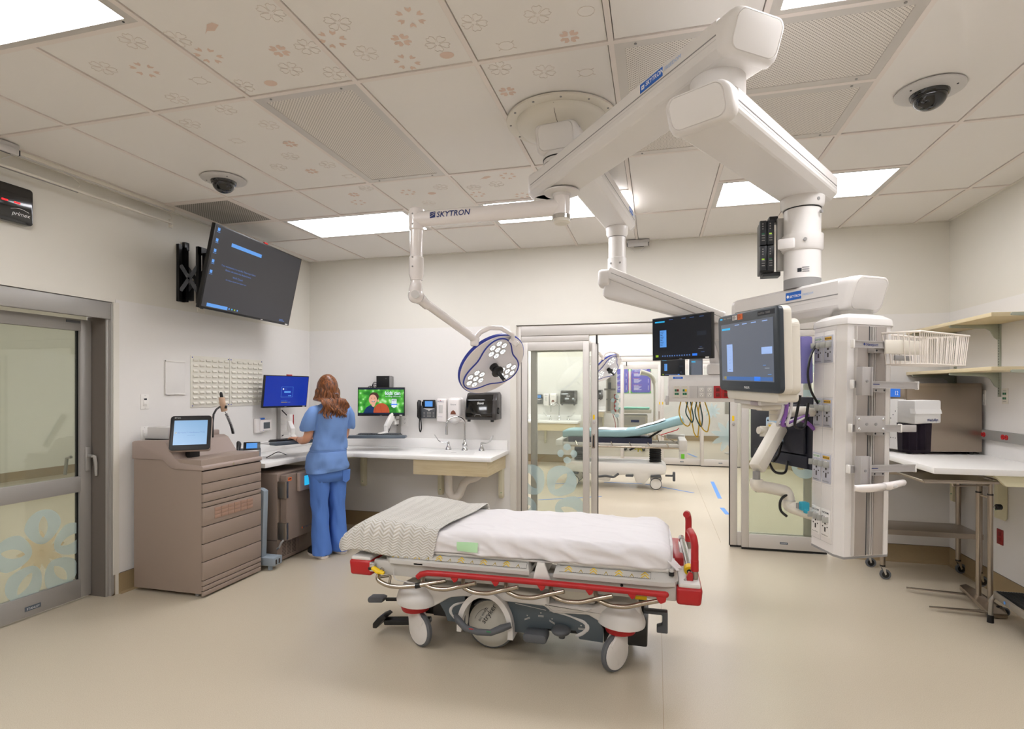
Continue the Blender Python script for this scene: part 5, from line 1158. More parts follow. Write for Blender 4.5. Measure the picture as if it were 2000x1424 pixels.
mb = MB(boomw); mb.T = MS; mb.box(-.03,Ls,-.075,.075,.02,.11,.014); mb.use(mgrey); mb.box(0,Ls-.01,-.076,-.074,.066,.070); part(mb, 'spring_arm', mbm)
mb = MB(boomw); mb.T = MS; mb.prism([(-.02,-.06,.03),(-.0,-.06,-.10),(.03,-.06,-.12),(Ls*.82,-.06,-.02),(Ls*.97,-.06,.03)], (0,.12,0), .02); part(mb, 'spring_cover', mbm, fix=True)
mb = MB(boomw); mb.loft([[S0+V(-.075-(.02 if k else 0), yy, zz-.0) for yy, zz in ()] or [S0+V(-.05,-.07,.10),S0+V(-.05,.07,.10),S0+V(-.05,.07,.0),S0+V(-.05,-.07,.0)],[S0+V(-.10,-.05,.07),S0+V(-.10,.05,.07),S0+V(-.105,.05,-.01),S0+V(-.105,-.05,-.01)]]) if False else mb.box(3.525,3.62,4.36,4.52,2.365,2.495,.028,3); part(mb, 'arm_cap', mbm)
mb = MB(boomw); mb.cyl((3.665,4.49,2.43),(3.665,4.49,2.48),.06); mb.cyl((4.42,4.44,1.92),(4.42,4.44,2.14),.055,n=28,bev=.01); mb.bar((4.42,4.44,1.96),(4.50,4.44,1.72),.09,.075,.02,up=(0,1,0)); mb.bar((4.36,4.45,2.0),(4.40,4.45,1.74),.07,.06,.015,up=(0,1,0)); mb.box(4.34,4.60,4.36,4.50,1.665,1.75,.02); part(mb, 'head_joint', mbm)
for dx in (0,.06): mb = MB(lgrey); mb.tube([(4.42+dx,4.36,1.95),(4.45+dx,4.355,1.80),(4.50+dx,4.35,1.72),(4.56+dx,4.355,1.735)], .006, 8, fil=.03); part(mb, 'cable', mbm)
rl = mat('rail_box_white','dedad6',.4)
mb = MB(rl); prof = [(4.33,1.49),(4.34,1.465),(4.53,1.465),(4.53,1.66),(4.37,1.665),(4.345,1.635),(4.33,1.615)]
mb.loft([[V(x,y,z) for y, z in prof] for x in (4.062,4.975)]); mb.box(4.055,4.07,4.335,4.53,1.47,1.655,.005); mb.use(logo_b); mb.ngon([(4.09,4.3435,1.637),(4.16,4.3435,1.637),(4.16,4.356,1.652),(4.09,4.356,1.652)]); mb.text('SKYTRON', (4.103,4.3455,1.641), (1,0,0), (0,.6,1), .010, ink_w); rb = part(mb, 'socket_rail', mbm, fix=True)
def sock(x0, x1, kind):
    mb = MB(ivory if kind == 'g' else (red_d if kind == 'r' else (lgrey))); yf = 4.329
    if kind == 'r': mb.use(red)
    mb.box(x0,x1,yf-.004,yf,1.492,1.583,.0015)
    if kind == 'g':
        for i in range(2):
            for j in range(2): mb.use(green_s if (i+j*2 != 3) else (yellow if x0 > 4.14 else red_d)); xa = x0+.008+i*(x1-x0-.030); mb.box(xa,xa+.014,yf-.006,yf-.004,1.515+j*.026,1.532+j*.026)
        mb.use(mgrey); mb.box(x0+.006,x1-.006,yf-.0045,yf-.0038,1.575,1.577); mb.box(x0+.006,x1-.006,yf-.0045,yf-.0038,1.497,1.499)
    elif kind in 'wr':
        cx = (x0+x1)/2
        for z in (1.555,1.518):
            mb.use(white if kind == 'w' else red_d); mb.box(cx-.014,cx+.014,yf-.007,yf-.004,z-.014,z+.014,.003); mb.use(ink)
            mb.box(cx-.007,cx-.005,yf-.0075,yf-.006,z,z+.008); mb.box(cx+.005,cx+.007,yf-.0075,yf-.006,z,z+.008); mb.cyl((cx,yf-.006,z-.007),(cx,yf-.0076,z-.007),.0025,n=8)
    part(mb, 'socket', mbm)
for a, b, k in ((4.093,4.138,'g'),(4.150,4.195,'g'),(4.207,4.262,'n'),(4.264,4.318,'w'),(4.320,4.374,'w'),(4.376,4.432,'r'),(4.434,4.49,'r'),(4.492,4.548,'r')): sock(a, b, k)
mb = MB(lgrey); mb.box(4.035,4.06,4.33,4.40,1.44,1.51,.006); mb.cyl((4.04,4.33,1.475),(4.04,4.30,1.475),.014,n=14); part(mb, 'rail_clamp', mbm)
ygm = mat('yellow_cable','c9a21c',.5); dgm = mat('dark_green_cable','1d4a48',.5)
for k, (x, w_, z, m) in enumerate(((4.15,.055,1.27,ygm),(4.20,.03,1.30,dgm),(4.235,.035,1.19,ygm),(4.265,.03,1.27,dgm),(4.29,.05,1.23,ygm))):
    mb = MB(m); mb.tube([(x,4.42,1.47),(x-.02,4.41,1.38),(x+.01,4.40,z+.03),(x+w_,4.40,z),(x+w_*1.4,4.41,1.34),(x+w_*.6,4.42,1.47)], .0045, 8, fil=.05); part(mb, 'hanging_cable', mbm)
def p_ecg(mb, a, b, c, d):
    mb.use(S_blk); mb.box(a,b,-.001,.001,c,d); y = -.0016; w = b-a; h = d-c
    R = lambda m, x0, x1, z0, z1: (mb.use(m), mb.box(a+w*x0,a+w*x1,y,y+.0003,c+h*z0,c+h*z1))
    R(S_cy,.04,.22,.90,.935); R(S_lb,.13,.25,.27,.70); mb.use(S_blk)
    for k in range(9): mb.box(a+w*.14,a+w*(.18+.01*(k%3)),y-.0003,y,c+h*(.31+k*.043),c+h*(.32+k*.043))
    R(S_g,.05,.10,.02,.075); R(S_bb,.70,.78,.02,.075)
    for k in range(12): R(S_txt,.17+k*.043,.19+k*.043,.03,.06)
    for x in (.3,.52,.66,.82): R(S_txt,x,x+.07,.945-.0,.955)
    R(S_txt,.82,.86,.22,.226); R(S_w,.80,.88,.185,.188); R(S_txt,.84,.90,.1,.106); R(scrn('screen_dim','1a222c',1.),.78,.93,.5,.6)
monitor('display_monitor', 'black flat monitor with a mostly dark screen, left of the patient monitor', 'monitor', FR((4.141,4.28,1.94), (.744,-.655,-.008), (-.0,-.03,1)), .54, .325, 0, (4.2,4.33,1.78), painter=p_ecg)
mb = MB(white); mb.tube([(3.995,4.62,1.90),(3.985,4.60,1.95),(3.985,4.60,2.04),(3.995,4.62,2.08)], [.03,.04,.04,.03], 14); mb.bar((3.99,4.62,1.98),(4.2,4.45,1.98),.03,.03); single(mb, 'wall_camera', 'small white pod beside the left edge of the black flat monitor', 'device')
# ---- equipment boom (lower tier)
eb = thing('equipment_boom', 'thick white articulated ceiling boom holding the service column', 'ceiling boom', (HX,HY,2.73))
J1 = (4.18, 2.107); J2 = (4.634, 2.880)
armbody(eb, (HX,HY), J1, 2.66, 2.788, e0=.16, e1=.12, cap0=False, logo=(.96,-1))
mb = MB(boomw); mb.lathe([(0,2.66),(.085,2.66),(.113,2.69),(.1175,2.70),(.1175,2.788),(0,2.788)], (HX-.16*.607,HY+.16*.795,0), n=48); part(mb, 'arm_nose', eb)
mb = MB(boomw); mb.lathe([(0,2.66),(.094,2.66),(.094,2.60),(.088,2.592),(.088,2.572),(0,2.572)], (J1[0],J1[1],0), n=48); mb.use(black); mb.cyl((J1[0],J1[1],2.572),(J1[0],J1[1],2.578),.078,n=40); part(mb, 'swivel', eb)
armbody(eb, J1, J2, 2.455, 2.568, e0=.10, e1=.12, name='arm', cap1=False)
mb = MB(boomw); mb.lathe([(0,2.46),(.0975,2.455),(.0975,2.57),(0,2.572)], (J2[0]+.12*.527,J2[1]+.12*.85,0), n=40) if False else None; mb.lathe([(0,2.455),(.095,2.455),(.093,2.42),(.085,2.405),(0,2.405)], (J2[0],J2[1],0), n=40); mb.use(black); mb.cyl((J2[0],J2[1],2.40),(J2[0],J2[1],2.406),.081,n=40)
mb.use(boomw); mb.cyl((J2[0],J2[1],2.12),(J2[0],J2[1],2.40),.079,n=48); mb.lathe([(0,2.28),(.089,2.28),(.089,2.215),(.082,2.205),(0,2.205)], (J2[0],J2[1],0), n=48); mb.prism([(J2[0]-.12,J2[1]-.06,2.21),(J2[0]-.05,J2[1]-.08,2.21),(J2[0],J2[1],2.21),(J2[0]-.06,J2[1]+.05,2.21)], (0,0,.05), .008)
mb.cyl((J2[0],J2[1],2.06),(J2[0],J2[1],2.12),.079,n=48); mb.use(mgrey); mb.cyl((J2[0],J2[1],2.03),(J2[0],J2[1],2.075),.0795,n=48)
vd = V(.2517,-.9678,0)
for a, z in ((.3,2.43),(.55,2.375),(-.35,2.245)):
    q = V(J2[0],J2[1],z)+Matrix.Rotation(a,3,'Z')@vd*.086; mb.use(mgrey); mb.cyl(q, q+Matrix.Rotation(a,3,'Z')@vd*.01, .008, n=12)
mb.use(ink)
for k, (a, w_) in enumerate(((-.62,.016),(-.30,.03))):
    for j in range(3 if k else 1):
        q = V(J2[0],J2[1],2.118-j*.009)+Matrix.Rotation(a,3,'Z')@vd*.0795; s__ = Matrix.Rotation(a,3,'Z')@V(.9678,.2517,0)
        hh = .003 if k else .022
        mb.add([q-s__*w_/2,q+s__*w_/2,q+s__*w_/2+V(0,0,hh-(.02 if not k else 0)),q-s__*w_/2+V(0,0,hh-(.02 if not k else 0))] if k else [q-s__*.009-V(0,0,.018),q+s__*.009-V(0,0,.018),q+s__*.009,q-s__*.009], [(0,1,2,3)])
part(mb, 'drop_tube', eb)
A3, B3 = (4.470, 3.198), (4.800, 2.68)
armbody(eb, A3, B3, 1.885, 2.032, w=.205, e0=.02, e1=.0, name='lower_arm', cap0=False, logo=(.30,1) if False else (.31,-1) if False else None)
dA = V(B3[0]-A3[0],B3[1]-A3[1],0); LA = dA.length; aA = math.atan2(dA.y,dA.x); MA = Matrix.Translation((A3[0],A3[1],0)) @ Matrix.Rotation(aA,4,'Z')
mb = MB(logo_b); mb.T = MA; yy = -(.205/2+.001); mb.box(.33,.42,yy-.0006,yy+.0006,1.975,2.012); mb.text('SKYTRON', (.352,yy-.001,1.986), (1,0,0), (0,0,1), .0155, ink_w, shear=.2, bold=.0003); mb.use(ink_w); mb.cyl((.343,yy-.0006,1.993),(.343,yy-.0012,1.993),.007,n=14); mb.text('FREEDOM', (.428,yy-.0005,1.986), (1,0,0), (0,0,1), .0135, MATS['pale_blue_ink']); part(mb, 'logo_plate', eb, 'blue logo plate')
mb = MB(boomw); mb.T = MA; mb.loft([rr_ring(.205,.147,.02,-.02,1.958), rr_ring(.205,.147,.03,-.045,1.958), rr_ring(.16,.12,.03,-.065,1.958)]); part(mb, 'end_cap', eb, fix=True)
pw = mat('power_module_dark','22252a',.4)
mb = MB(alu); mb.prism([(4.53,2.90,2.13),(4.60,2.91,2.13),(4.60,2.93,2.13),(4.53,2.93,2.13)], (0,0,.25), .002); mb.use(black); mb.prism([(4.455,2.915,2.125),(4.52,2.92,2.125),(4.53,3.02,2.125),(4.46,3.02,2.125)], (0,0,.25), .004); mb.box(4.50,4.54,2.93,2.98,2.37,2.40,.003); mb.box(4.47,4.55,2.93,3.0,2.11,2.13)
part(mb, 'power_bracket', eb, fix=True)
for i in range(2):
    for j in range(2):
        mb = MB(pw); x = 4.452+i*.033; z = 2.133+j*.122; mb.box(x,x+.031,2.895,2.925,z,z+.118,.003); mb.use(green_s if (i+j)%2 else MATS['screen_green']); mb.box(x+.008,x+.02,2.893,2.896,z+.05,z+.056); mb.use(mgrey)
        for q in range(3): mb.box(x+.008,x+.022,2.8938,2.896,z+.02+q*.012,z+.024+q*.012); mb.box(x+.010,x+.016,2.8938,2.896,z+.075+q*.012,z+.08+q*.012)
        part(mb, 'power_module', eb)
# ---- service head
hc = V(4.766,2.656,1.36); TILT = Matrix.Translation(hc) @ Matrix.Rotation(math.radians(1.0), 4, V(-.2517,.9678,0)) @ Matrix.Translation(-hc)
poly = [(4.628,2.665),(4.67,2.512),(4.699,2.477),(4.885,2.576),(4.905,2.625),(4.86,2.79),(4.66,2.76)]
ctr = V(sum(p[0] for p in poly)/7, sum(p[1] for p in poly)/7, 0)
def scp(s, z): return [V(ctr.x+(p[0]-ctr.x)*s, ctr.y+(p[1]-ctr.y)*s, z) for p in poly]
mb = MB(boomw); mb.T = TILT; mb.loft([scp(1,.888), scp(1,1.822)]); mb.use(mgrey); mb.loft([scp(1.005,.880), scp(1.005,.889)]); sh_ = part(mb, 'service_head', eb, 'tall white service column', ang=15, fix=True)
mb = MB(boomw); mb.T = TILT; mb.loft([scp(1.0,1.818), scp(1.045,1.82), scp(1.045,1.832), scp(1.02,1.845), scp(.80,1.862), scp(.7,1.866)]); part(mb, 'head_cap', eb, fix=True)
mb = MB(mat('warm_grey_ring','8f8a82',.5)); mb.cyl((hc.x+.01,hc.y,1.868),(hc.x+.01,hc.y,1.89),.075,n=40); mb.use(lgrey); mb.cyl((hc.x+.01,hc.y,1.86),(hc.x+.01,hc.y,1.87),.083,n=40); part(mb, 'neck', eb)
FL = TILT @ FR((4.628,2.665,0), (.265,-.964,0)); FF = TILT @ FR((4.699,2.477,0), (.883,.469,0))
mb = MB(boomw); mb.T = FL; mb.box(.004,.150,-.004,.002,.925,1.80,.001); mb.use(lgrey)
for z in (.925,1.04,1.16,1.292,1.393,1.524,1.662,1.80): mb.box(.006,.148,-.0046,-.0038,z-.0006,z+.0006)
mb.box(.0765,.0775,-.0046,-.0038,.925,1.80); part(mb, 'outlet_panel', eb)
def outlet(col, z0, z1, kind):
    x0 = .008+col*.0705; x1 = x0+.064; x0 += .002; m_ = mat('outlet_plate_grey','b9bac4',.45); mb = MB(m_ if kind != 'v' else white); mb.T = FL
    mb.box(x0,x1,-.007,-.003,z0,z1,.001); cx = (x0+x1)/2; hz = z1-z0
    if kind == 'o': mb.use(white); mb.box(cx-.024,cx+.024,-.0076,-.0068,z1-.020,z1-.007); mb.text('OXYGEN', (cx,-.008,z1-.017), (1,0,0), (0,0,1), .0115, ink_g, 'CENTER', bold=.0002)
    elif kind == 'a': mb.use(mat('label_yellow','e3b12c',.5)); mb.box(cx-.024,cx+.024,-.0076,-.0068,z1-.020,z1-.007); mb.text('MEDICAL AIR', (cx,-.008,z1-.0165), (1,0,0), (0,0,1), .0075, ink, 'CENTER', bold=.0002)
    else: mb.text('VACUUM', (cx,-.0076,z1-.017), (1,0,0), (0,0,1), .0115, ink, 'CENTER', bold=.0002)
    mb.use(mat('outlet_hole','2d2622',.6)); mb.cyl((cx,-.0068,z0+hz*.50),(cx,-.0080,z0+hz*.50),.005,n=10); mb.cyl((cx-.016,-.0068,z0+hz*.38),(cx-.016,-.0080,z0+hz*.38),.003,n=8); mb.cyl((cx+.016,-.0068,z0+hz*.38),(cx+.016,-.0080,z0+hz*.38),.003,n=8); mb.box(cx-.003,cx+.004,-.0082,-.0068,z0+hz*.2,z0+hz*.36); mb.cyl((cx,-.0068,z0+hz*.76),(cx,-.0078,z0+hz*.76),.003,n=8)
    mb.text('BeaconMedaes', (cx,-.0078,z0+.006), (1,0,0), (0,0,1), .0072, ink, 'CENTER'); mb.use(lgrey); mb.cyl((cx,-.0068,z0+hz*.66),(cx,-.012,z0+hz*.66),.014,n=16)
    mb.use(mgrey); mb.use(mat('latch_grey','a5a59e',.45))
    for s_ in (-1,1): mb.box(cx+s_*.019-.0035,cx+s_*.019+.0035,-.030,-.006,z0+hz*.56,z0+hz*.76,.001)
    part(mb, 'gas_outlet', eb)
for z0, z1, ks in ((1.668,1.782,'oa'),(1.40,1.52,'oa'),(1.168,1.288,'oa'),(.945,1.06,'vv')):
    for c_, k in enumerate(ks): outlet(c_, z0, z1, k)
# extruded track on the front
mb = MB(mat('warm_extrusion','a79f98',.45,.3)); mb.T = FF; mb.box(.035,.092,-.012,.0,.895,1.812,.002); mb.box(.128,.176,-.012,0,.895,1.812,.002); mb.use(alu); mb.box(.092,.128,-.004,0,.895,1.812); mb.use(ink); mb.box(.092,.096,-.011,-.003,.895,1.812); mb.use(alu_l); mb.box(.112,.115,-.012,-.002,.895,1.812); mb.box(.122,.125,-.012,-.002,.895,1.812); mb.box(.033,.036,-.013,0,.895,1.812); mb.box(.175,.178,-.013,0,.895,1.812); part(mb, 'track', eb)
ralu = mat('rail_aluminium','b3afad',.4,.3)
for z, xa, xb in ((1.735,-.03,.30),(1.578,-.03,.29),(1.407,-.035,.21),(1.248,-.04,.285)):
    mb = MB(ralu); mb.T = FF; mb.box(xa+.006,xb-.004,-.056,-.045,z-.014,z+.014,.0015); mb.box(xa+.006,xb-.004,-.059,-.056,z+.010,z+.014); mb.box(xa+.006,xb-.004,-.059,-.056,z-.014,z-.010); mb.box(.085,.145,-.045,-.012,z-.03,z-.006,.002); mb.use(ink); mb.cyl((.095,-.0455,z-.022),(.095,-.044,z-.022),.004,n=8); mb.cyl((.135,-.0455,z-.022),(.135,-.044,z-.022),.004,n=8)
    if z > 1.7: mb.text('Newport', (.03,-.0595,z-.006), (1,0,0), (0,0,1), .015, ink_b, bold=.0003); mb.use(ink_b); mb.prism([(.016,-.0593,z),(.0215,-.0593,z+.006),(.027,-.0593,z),(.0215,-.0593,z-.006)], (0,-.0004,0))
    if 1.2 < z < 1.6 and z != 1.407: rows(mb, .06, z, .06, .006, 1, ink_b, y=-.0595)
    mb.use(white); mb.box(xa,xa+.008,-.060,-.043,z-.017,z+.017,.003); mb.box(xb-.006,xb,-.060,-.043,z-.017,z+.017,.002); part(mb, 'accessory_rail', eb)
for z in (1.59,1.245):
    mb = MB(ralu); mb.T = FF; mb.box(-.012,.035,-.082,-.062,z-.055,z+.055,.002); mb.box(-.016,-.010,-.088,-.06,z-.055,z+.055,.001); mb.box(.030,.036,-.088,-.06,z-.055,z+.055,.001); mb.use(mgrey); mb.cyl((.012,-.082,z),(.012,-.085,z),.005,n=10); part(mb, 'rail_clamp', eb)
mb = MB(ralu); mb.T = FF; mb.box(-.022,.115,-.072,-.062,1.392,1.456,.002); mb.use(chrome)
for x in (-.010,.103):
    for z in (1.405,1.443): mb.sph((x,-.073,z),(.006,.004,.006),12,6)
mb.use(mgrey); mb.cyl((.025,-.072,1.424),(.025,-.074,1.424),.006,n=10); mb.cyl((.068,-.072,1.424),(.068,-.074,1.424),.006,n=10); part(mb, 'mounting_plate', eb)
for s_, xa, xb in ((-1,-.055,.088),(1,.092,.215)):
    mb = MB(white_g); mb.T = FF
    if s_ < 0: mb.tube([(xa,-.10,1.183),(xa+.02,-.115,1.184),(xa+.06,-.118,1.185),(xb-.02,-.105,1.186),(xb,-.085,1.186)], [(.010,.014),(.013,.018),(.013,.019),(.014,.019),(.012,.014)], 14)
    else: mb.tube([(xa,-.085,1.186),(xa+.02,-.095,1.187),(xb-.06,-.085,1.190),(xb-.02,-.075,1.192),(xb,-.055,1.192)], [(.012,.014),(.014,.019),(.013,.019),(.013,.018),(.009,.012)], 14)
    mb.use(lgrey); mb.sph(((xb-.035) if s_ < 0 else (xa+.035),-.112 if s_ < 0 else -.107,1.187),(.014,.004,.007),12,6); part(mb, 'push_handle', eb)
mb = MB(ralu); mb.T = FF; mb.box(.07,.135,-.08,-.012,1.165,1.172); part(mb, 'handle_bracket', eb)
mb = MB(black); mb.tube([(4.63,2.64,1.745),(4.60,2.60,1.70),(4.585,2.585,1.62),(4.60,2.59,1.55),(4.635,2.62,1.50)], .005, 8, fil=.04); part(mb, 'cable', eb)
mb = MB(cyan_p); mb.T = FL; mb.box(-.02,.012,-.05,-.015,1.03,1.068,.006); mb.use(mgrey); mb.box(-.024,-.012,-.058,-.045,1.035,1.06,.002); mb.use(cyan_p); mb.box(.0,.02,-.04,-.02,1.02,1.04,.005); part(mb, 'cable_plug', eb, 'cyan plug')
# ---- patient monitor
pm = thing('patient_monitor', 'large patient monitor with a thick dark bezel and cream housing', 'patient monitor', (4.35,2.47,1.5))
PX, PU = V(.349,-.937,-.031), V(-.058,.035,.998); PC = V(4.327,2.462,1.715); M = FR(PC, PX, PU)
bz = mat('graphite_bezel','303840',.4)
mb = MB(bz); mb.T = M; mb.prism(rrect(.478,.33,.022,6,y=.0), (0,.020,0), .005,3); mb.use(lgrey)
for k, (x, m) in enumerate(((-.215,MATS['screen_cyan']),(-.185,mgrey),(-.155,mgrey),(-.135,mgrey))): mb.use(m); mb.box(x,x+.02,-.001,.001,.147,.153)
mb.use(white); mb.box(-.105,-.068,-.0012,.001,.138,.157); mb.use(ink); rows(mb, -.102, .151, .03, .005, 3, ink, y=-.0018); mb.use(orange); mb.box(-.06,-.022,-.0012,.001,.136,.16); rows(mb, -.057, .154, .03, .004, 4, mat('brown_ink','9a4a12',.5), y=-.0018); mb.use(ink); mb.box(.095,.21,-.0012,.001,.137,.155); mb.text('IntelliVue  MX800', (.10,-.0018,.142), (1,0,0), (0,0,1), .0115, mgrey); mb.text('PHILIPS', (0,-.0012,-.152), (1,0,0), (0,0,1), .013, ink_w, 'CENTER', bold=.0003)
part(mb, 'bezel', pm, fix=True)
S_fog = scrn('screen_foggy_grey','5d636e',1.); 
mb = MB(S_fog); mb.T = M; a, b, c, d = -.208,.20,-.122,.125; mb.box(a,b,-.0012,.0,c,d); w_, h_ = b-a, d-c
def R_(m, x0, x1, z0, z1): mb.use(m); mb.box(a+w_*x0,a+w_*x1,-.0018,-.0012,c+h_*z0,c+h_*z1)
R_(S_cy,.02,.20,.895,.93); R_(mat('scr_blue_grey','7f9ac8',.4,emit='7c94c0',es=1.),.12,.24,.16,.64); R_(S_lbd,.02,.98,.015,.075); R_(S_y,.02,.10,.015,.075); R_(S_bb,.66,.77,.01,.08); R_(MATS['scr_blue_grey'],.80,.98,.44,.55)
for x in (.3,.45,.62,.82): R_(MATS['scr_blue_grey'],x,x+.09,.955,.968)
for k in range(8): R_(S_fog,.16,.2,.2+k*.055,.205+k*.055)
R_(S_w,.85,.93,.215,.219); R_(S_lb,.90,.96,.115,.122); R_(S_lb,.82,.87,.26,.266)
part(mb, 'screen', pm)
mb = MB(ivory); mb.T = M; mb.prism(rrect(.462,.338,.028,6,y=.016,cz=-.002), (0,.042,0), .008,3); mb.prism(rrect(.43,.29,.03,6,y=.05,cz=-.028,cx=.01), (0,.045,0), .01,3); mb.prism(rrect(.40,.05,.015,4,y=.014,cz=-.178,cx=-.0), (0,.085,0), .006); mb.use(mat('green_led','3fd07a',.4,emit='3fe07a',es=1.)); mb.cyl((-.165,.0195,-.176),(-.165,.0185,-.176),.004,n=8); mb.use(lgrey); mb.box(-.02,.03,.018,.021,-.19,-.176); part(mb, 'housing', pm, fix=True)
mb = MB(lgrey); mb.T = M; mb.box(-.17,.05,.03,.15,-.222,-.203,.005); mb.use(mat('mauve_grey','a3979c',.4)); mb.box(-.03,.03,.028,.1,-.224,-.205,.004); mb.use(ivory); mb.box(-.15,.02,.05,.14,-.245,-.222,.008); part(mb, 'mount_plate', pm)
mb = MB(ivory); mb.cyl((4.475,2.61,1.425),(4.475,2.61,1.49),.034,n=28); mb.use(lgrey); mb.cyl((4.475,2.61,1.45),(4.475,2.61,1.452),.0345,n=28); mb.use(ivory); mb.tube([(4.475,2.61,1.462),(4.56,2.635,1.464),(4.65,2.66,1.464)], .022, 14); mb.bar((4.39,2.53,1.485),(4.475,2.61,1.48),.05,.03,.008); part(mb, 'support_arm', pm)
for k, (m, dx) in enumerate(((purple,.0),(lgrey,.02),(lgrey,-.02),(black,.05))):
    mb = MB(m); mb.tube([(4.50+dx,2.55,1.535),(4.50+dx*.8,2.56,1.46),(4.475+dx,2.55,1.40),(4.53+dx,2.60,1.42 if k < 3 else 1.39),(4.60,2.63,1.45 if k != 3 else 1.5)], .006 if k else .008, 8, fil=.04); part(mb, 'cable', pm)
mb = MB(purple); mb.tube([(4.55,2.66,1.435),(4.60,2.66,1.42),(4.63,2.65,1.385)], .008, 8, fil=.03); part(mb, 'cable', pm)
t = thing('violet_holder', 'clear violet plastic holder behind the patient monitor', 'holder', (4.60,2.72,1.58)); mb = MB(violet); M2 = FR((4.583,2.70,1.69), (.35,-.94,0), (-.02,0,1)); mb.T = M2; mb.box(-.05,.05,-.025,.03,-.105,.10,.008); part(mb, 'case', t); mb = MB(mat('violet_solid','6f66b8',.4)); mb.T = M2
for k in range(26): mb.box(-.03,.03,-.0265,-.0255,-.085+k*.006,-.0825+k*.006)
part(mb, 'ribs', t)
# ---- dark monitor seen from behind with its arm
navyg = mat('dark_navy_back','20222e',.45)
dm = thing('turned_monitor', 'dark monitor turned away, seen from behind below the patient monitor', 'monitor', (4.57,2.97,1.19)); M = FR((4.568,2.972,1.36), (-.409,.912,0), (0,0,1))
mb = MB(navyg); mb.box(0,0,0,0,0,0) if False else None; mb.T = M; mb.box(-.235,.24,-.004,.018,-.165,.165,.004); mb.box(-.20,.20,.018,.04,-.10,.13,.012); mb.box(-.21,.19,.018,.030,-.163,-.105,.004); part(mb, 'housing', dm)
mb = MB(S_blk); mb.T = M; mb.box(-.228,.232,-.0055,-.004,-.155,.158); part(mb, 'screen', dm)
mb = MB(lb_plate); mb.T = M; mb.prism(rrect(.125,.125,.012,3,y=.04), (0,.008,0), .002); mb.use(ink)
for x in (-.045,.045):
    for z in (-.045,.045): mb.cyl((x,.048,z),(x,.0495,z),.005,n=8)
part(mb, 'mounting_plate', dm, 'pale blue mounting plate', fix=True)
mb = MB(ivory); mb.T = M; mb.cyl((0,.048,0),(0,.068,0),.040,n=28,bev=.004); mb.use(yellow); mb.box(-.01,.01,.0685,.069,.018,.027); mb.use(ivory); mb.cyl((0,.06,-.005),(.0,.13,-.0),.018); mb.cyl((0,.10,-.03),(0,.10,.02),.02,n=18); part(mb, 'tilt_head', dm)
mb = MB(ivory); mb.bar((4.535,2.86,1.385),(4.405,2.705,1.20),.060,.058,.012,up=(-.5,-.4,.6)); mb.bar((4.50,2.90,1.36),(4.54,2.93,1.355),.04,.04,.01); mb.use(mgrey); mb.cyl((4.405,2.70,1.19),(4.405,2.70,1.15),.016,n=16); mb.use(ivory); part(mb, 'upper_link', dm)
mb = MB(ivory); mb.tube([(4.405,2.70,1.155),(4.405,2.70,1.125),(4.45,2.712,1.118),(4.535,2.735,1.10),(4.548,2.735,1.055)], [.026,.029,.026,.027,.024], 16, fil=.02); mb.tube([(4.546,2.735,1.062),(4.546,2.735,1.035),(4.60,2.69,1.02),(4.67,2.64,1.01)], [.026,.028,.026,.026], 16, fil=.02); mb.use(lgrey); mb.cyl((4.546,2.735,1.063),(4.546,2.735,1.06),.027); part(mb, 'lower_link', dm)
for pts in ([(4.55,2.90,1.31),(4.53,2.88,1.24),(4.50,2.86,1.21),(4.52,2.87,1.24)], [(4.47,2.79,1.23),(4.50,2.82,1.17),(4.56,2.86,1.16),(4.57,2.88,1.22)], [(4.415,2.70,1.15),(4.42,2.70,1.11),(4.40,2.70,1.10)], [(4.535,2.715,1.09),(4.50,2.69,1.07),(4.50,2.69,1.02),(4.53,2.70,.995)]):
    mb = MB(black); mb.tube(pts, .006, 8, fil=.03); part(mb, 'cable', dm)
# ---- wire basket, thermometer unit
wb = thing('wire_basket', 'white wire basket hanging from the top rail of the service column', 'basket', (5.0,2.62,1.66))
wc = mat('white_coated_wire','ece4da',.4); Nn, Ll, Rr = V(4.956,2.478,0), V(4.838,2.551,0), V(5.244,2.76,0); Ff = Ll+(Rr-Nn)
top, bot = 1.785, 1.66
cs_ = [Ll, Nn, Rr, Ff]; cc = (Ll+Rr)/2
def sh2(p, s): return cc+(p-cc)*s
mb = MB(wc); mb.tube([sh2(p,1.03)+V(0,0,top) for p in cs_], .0045, 8, closed=True); part(mb, 'rim', wb)
mb = MB(wc); mb.tube([sh2(p,.93)+V(0,0,bot) for p in cs_], .003, 8, closed=True)
for k, (p, q) in enumerate(((Ll,Nn),(Nn,Rr),(Rr,Ff),(Ff,Ll))):
    n_ = max(4, round((q-p).length/.0165))
    for i in range(n_):
        a_ = sh2(p.lerp(q,i/n_),1.02)+V(0,0,top); b_ = sh2(p.lerp(q,i/n_),.93)+V(0,0,bot); mb.tube([a_, b_], .0022, 5)
for i in range(1,24): p = Nn.lerp(Rr,i/24); q = Ll.lerp(Ff,i/24); mb.tube([sh2(p,.93)+V(0,0,bot), sh2(q,.93)+V(0,0,bot)], .002, 4)
part(mb, 'wires', wb)
mb = MB(ivory); mb.T = FF; mb.box(.115,.30,-.068,-.06,1.70,1.755,.002); mb.use(mgrey); mb.box(.16,.24,-.069,-.06,1.675,1.695,.002); part(mb, 'hook_plate', wb)
tp = thing('probe_cover_box', 'pale grey box with a smoked canister clamped to the column rail', 'thermometer holder', (5.06,2.73,1.29))
Nn, Ll, Rr = V(5.004,2.646,0), V(4.983,2.764,0), V(5.149,2.766,0); Ff = Ll+(Rr-Nn)
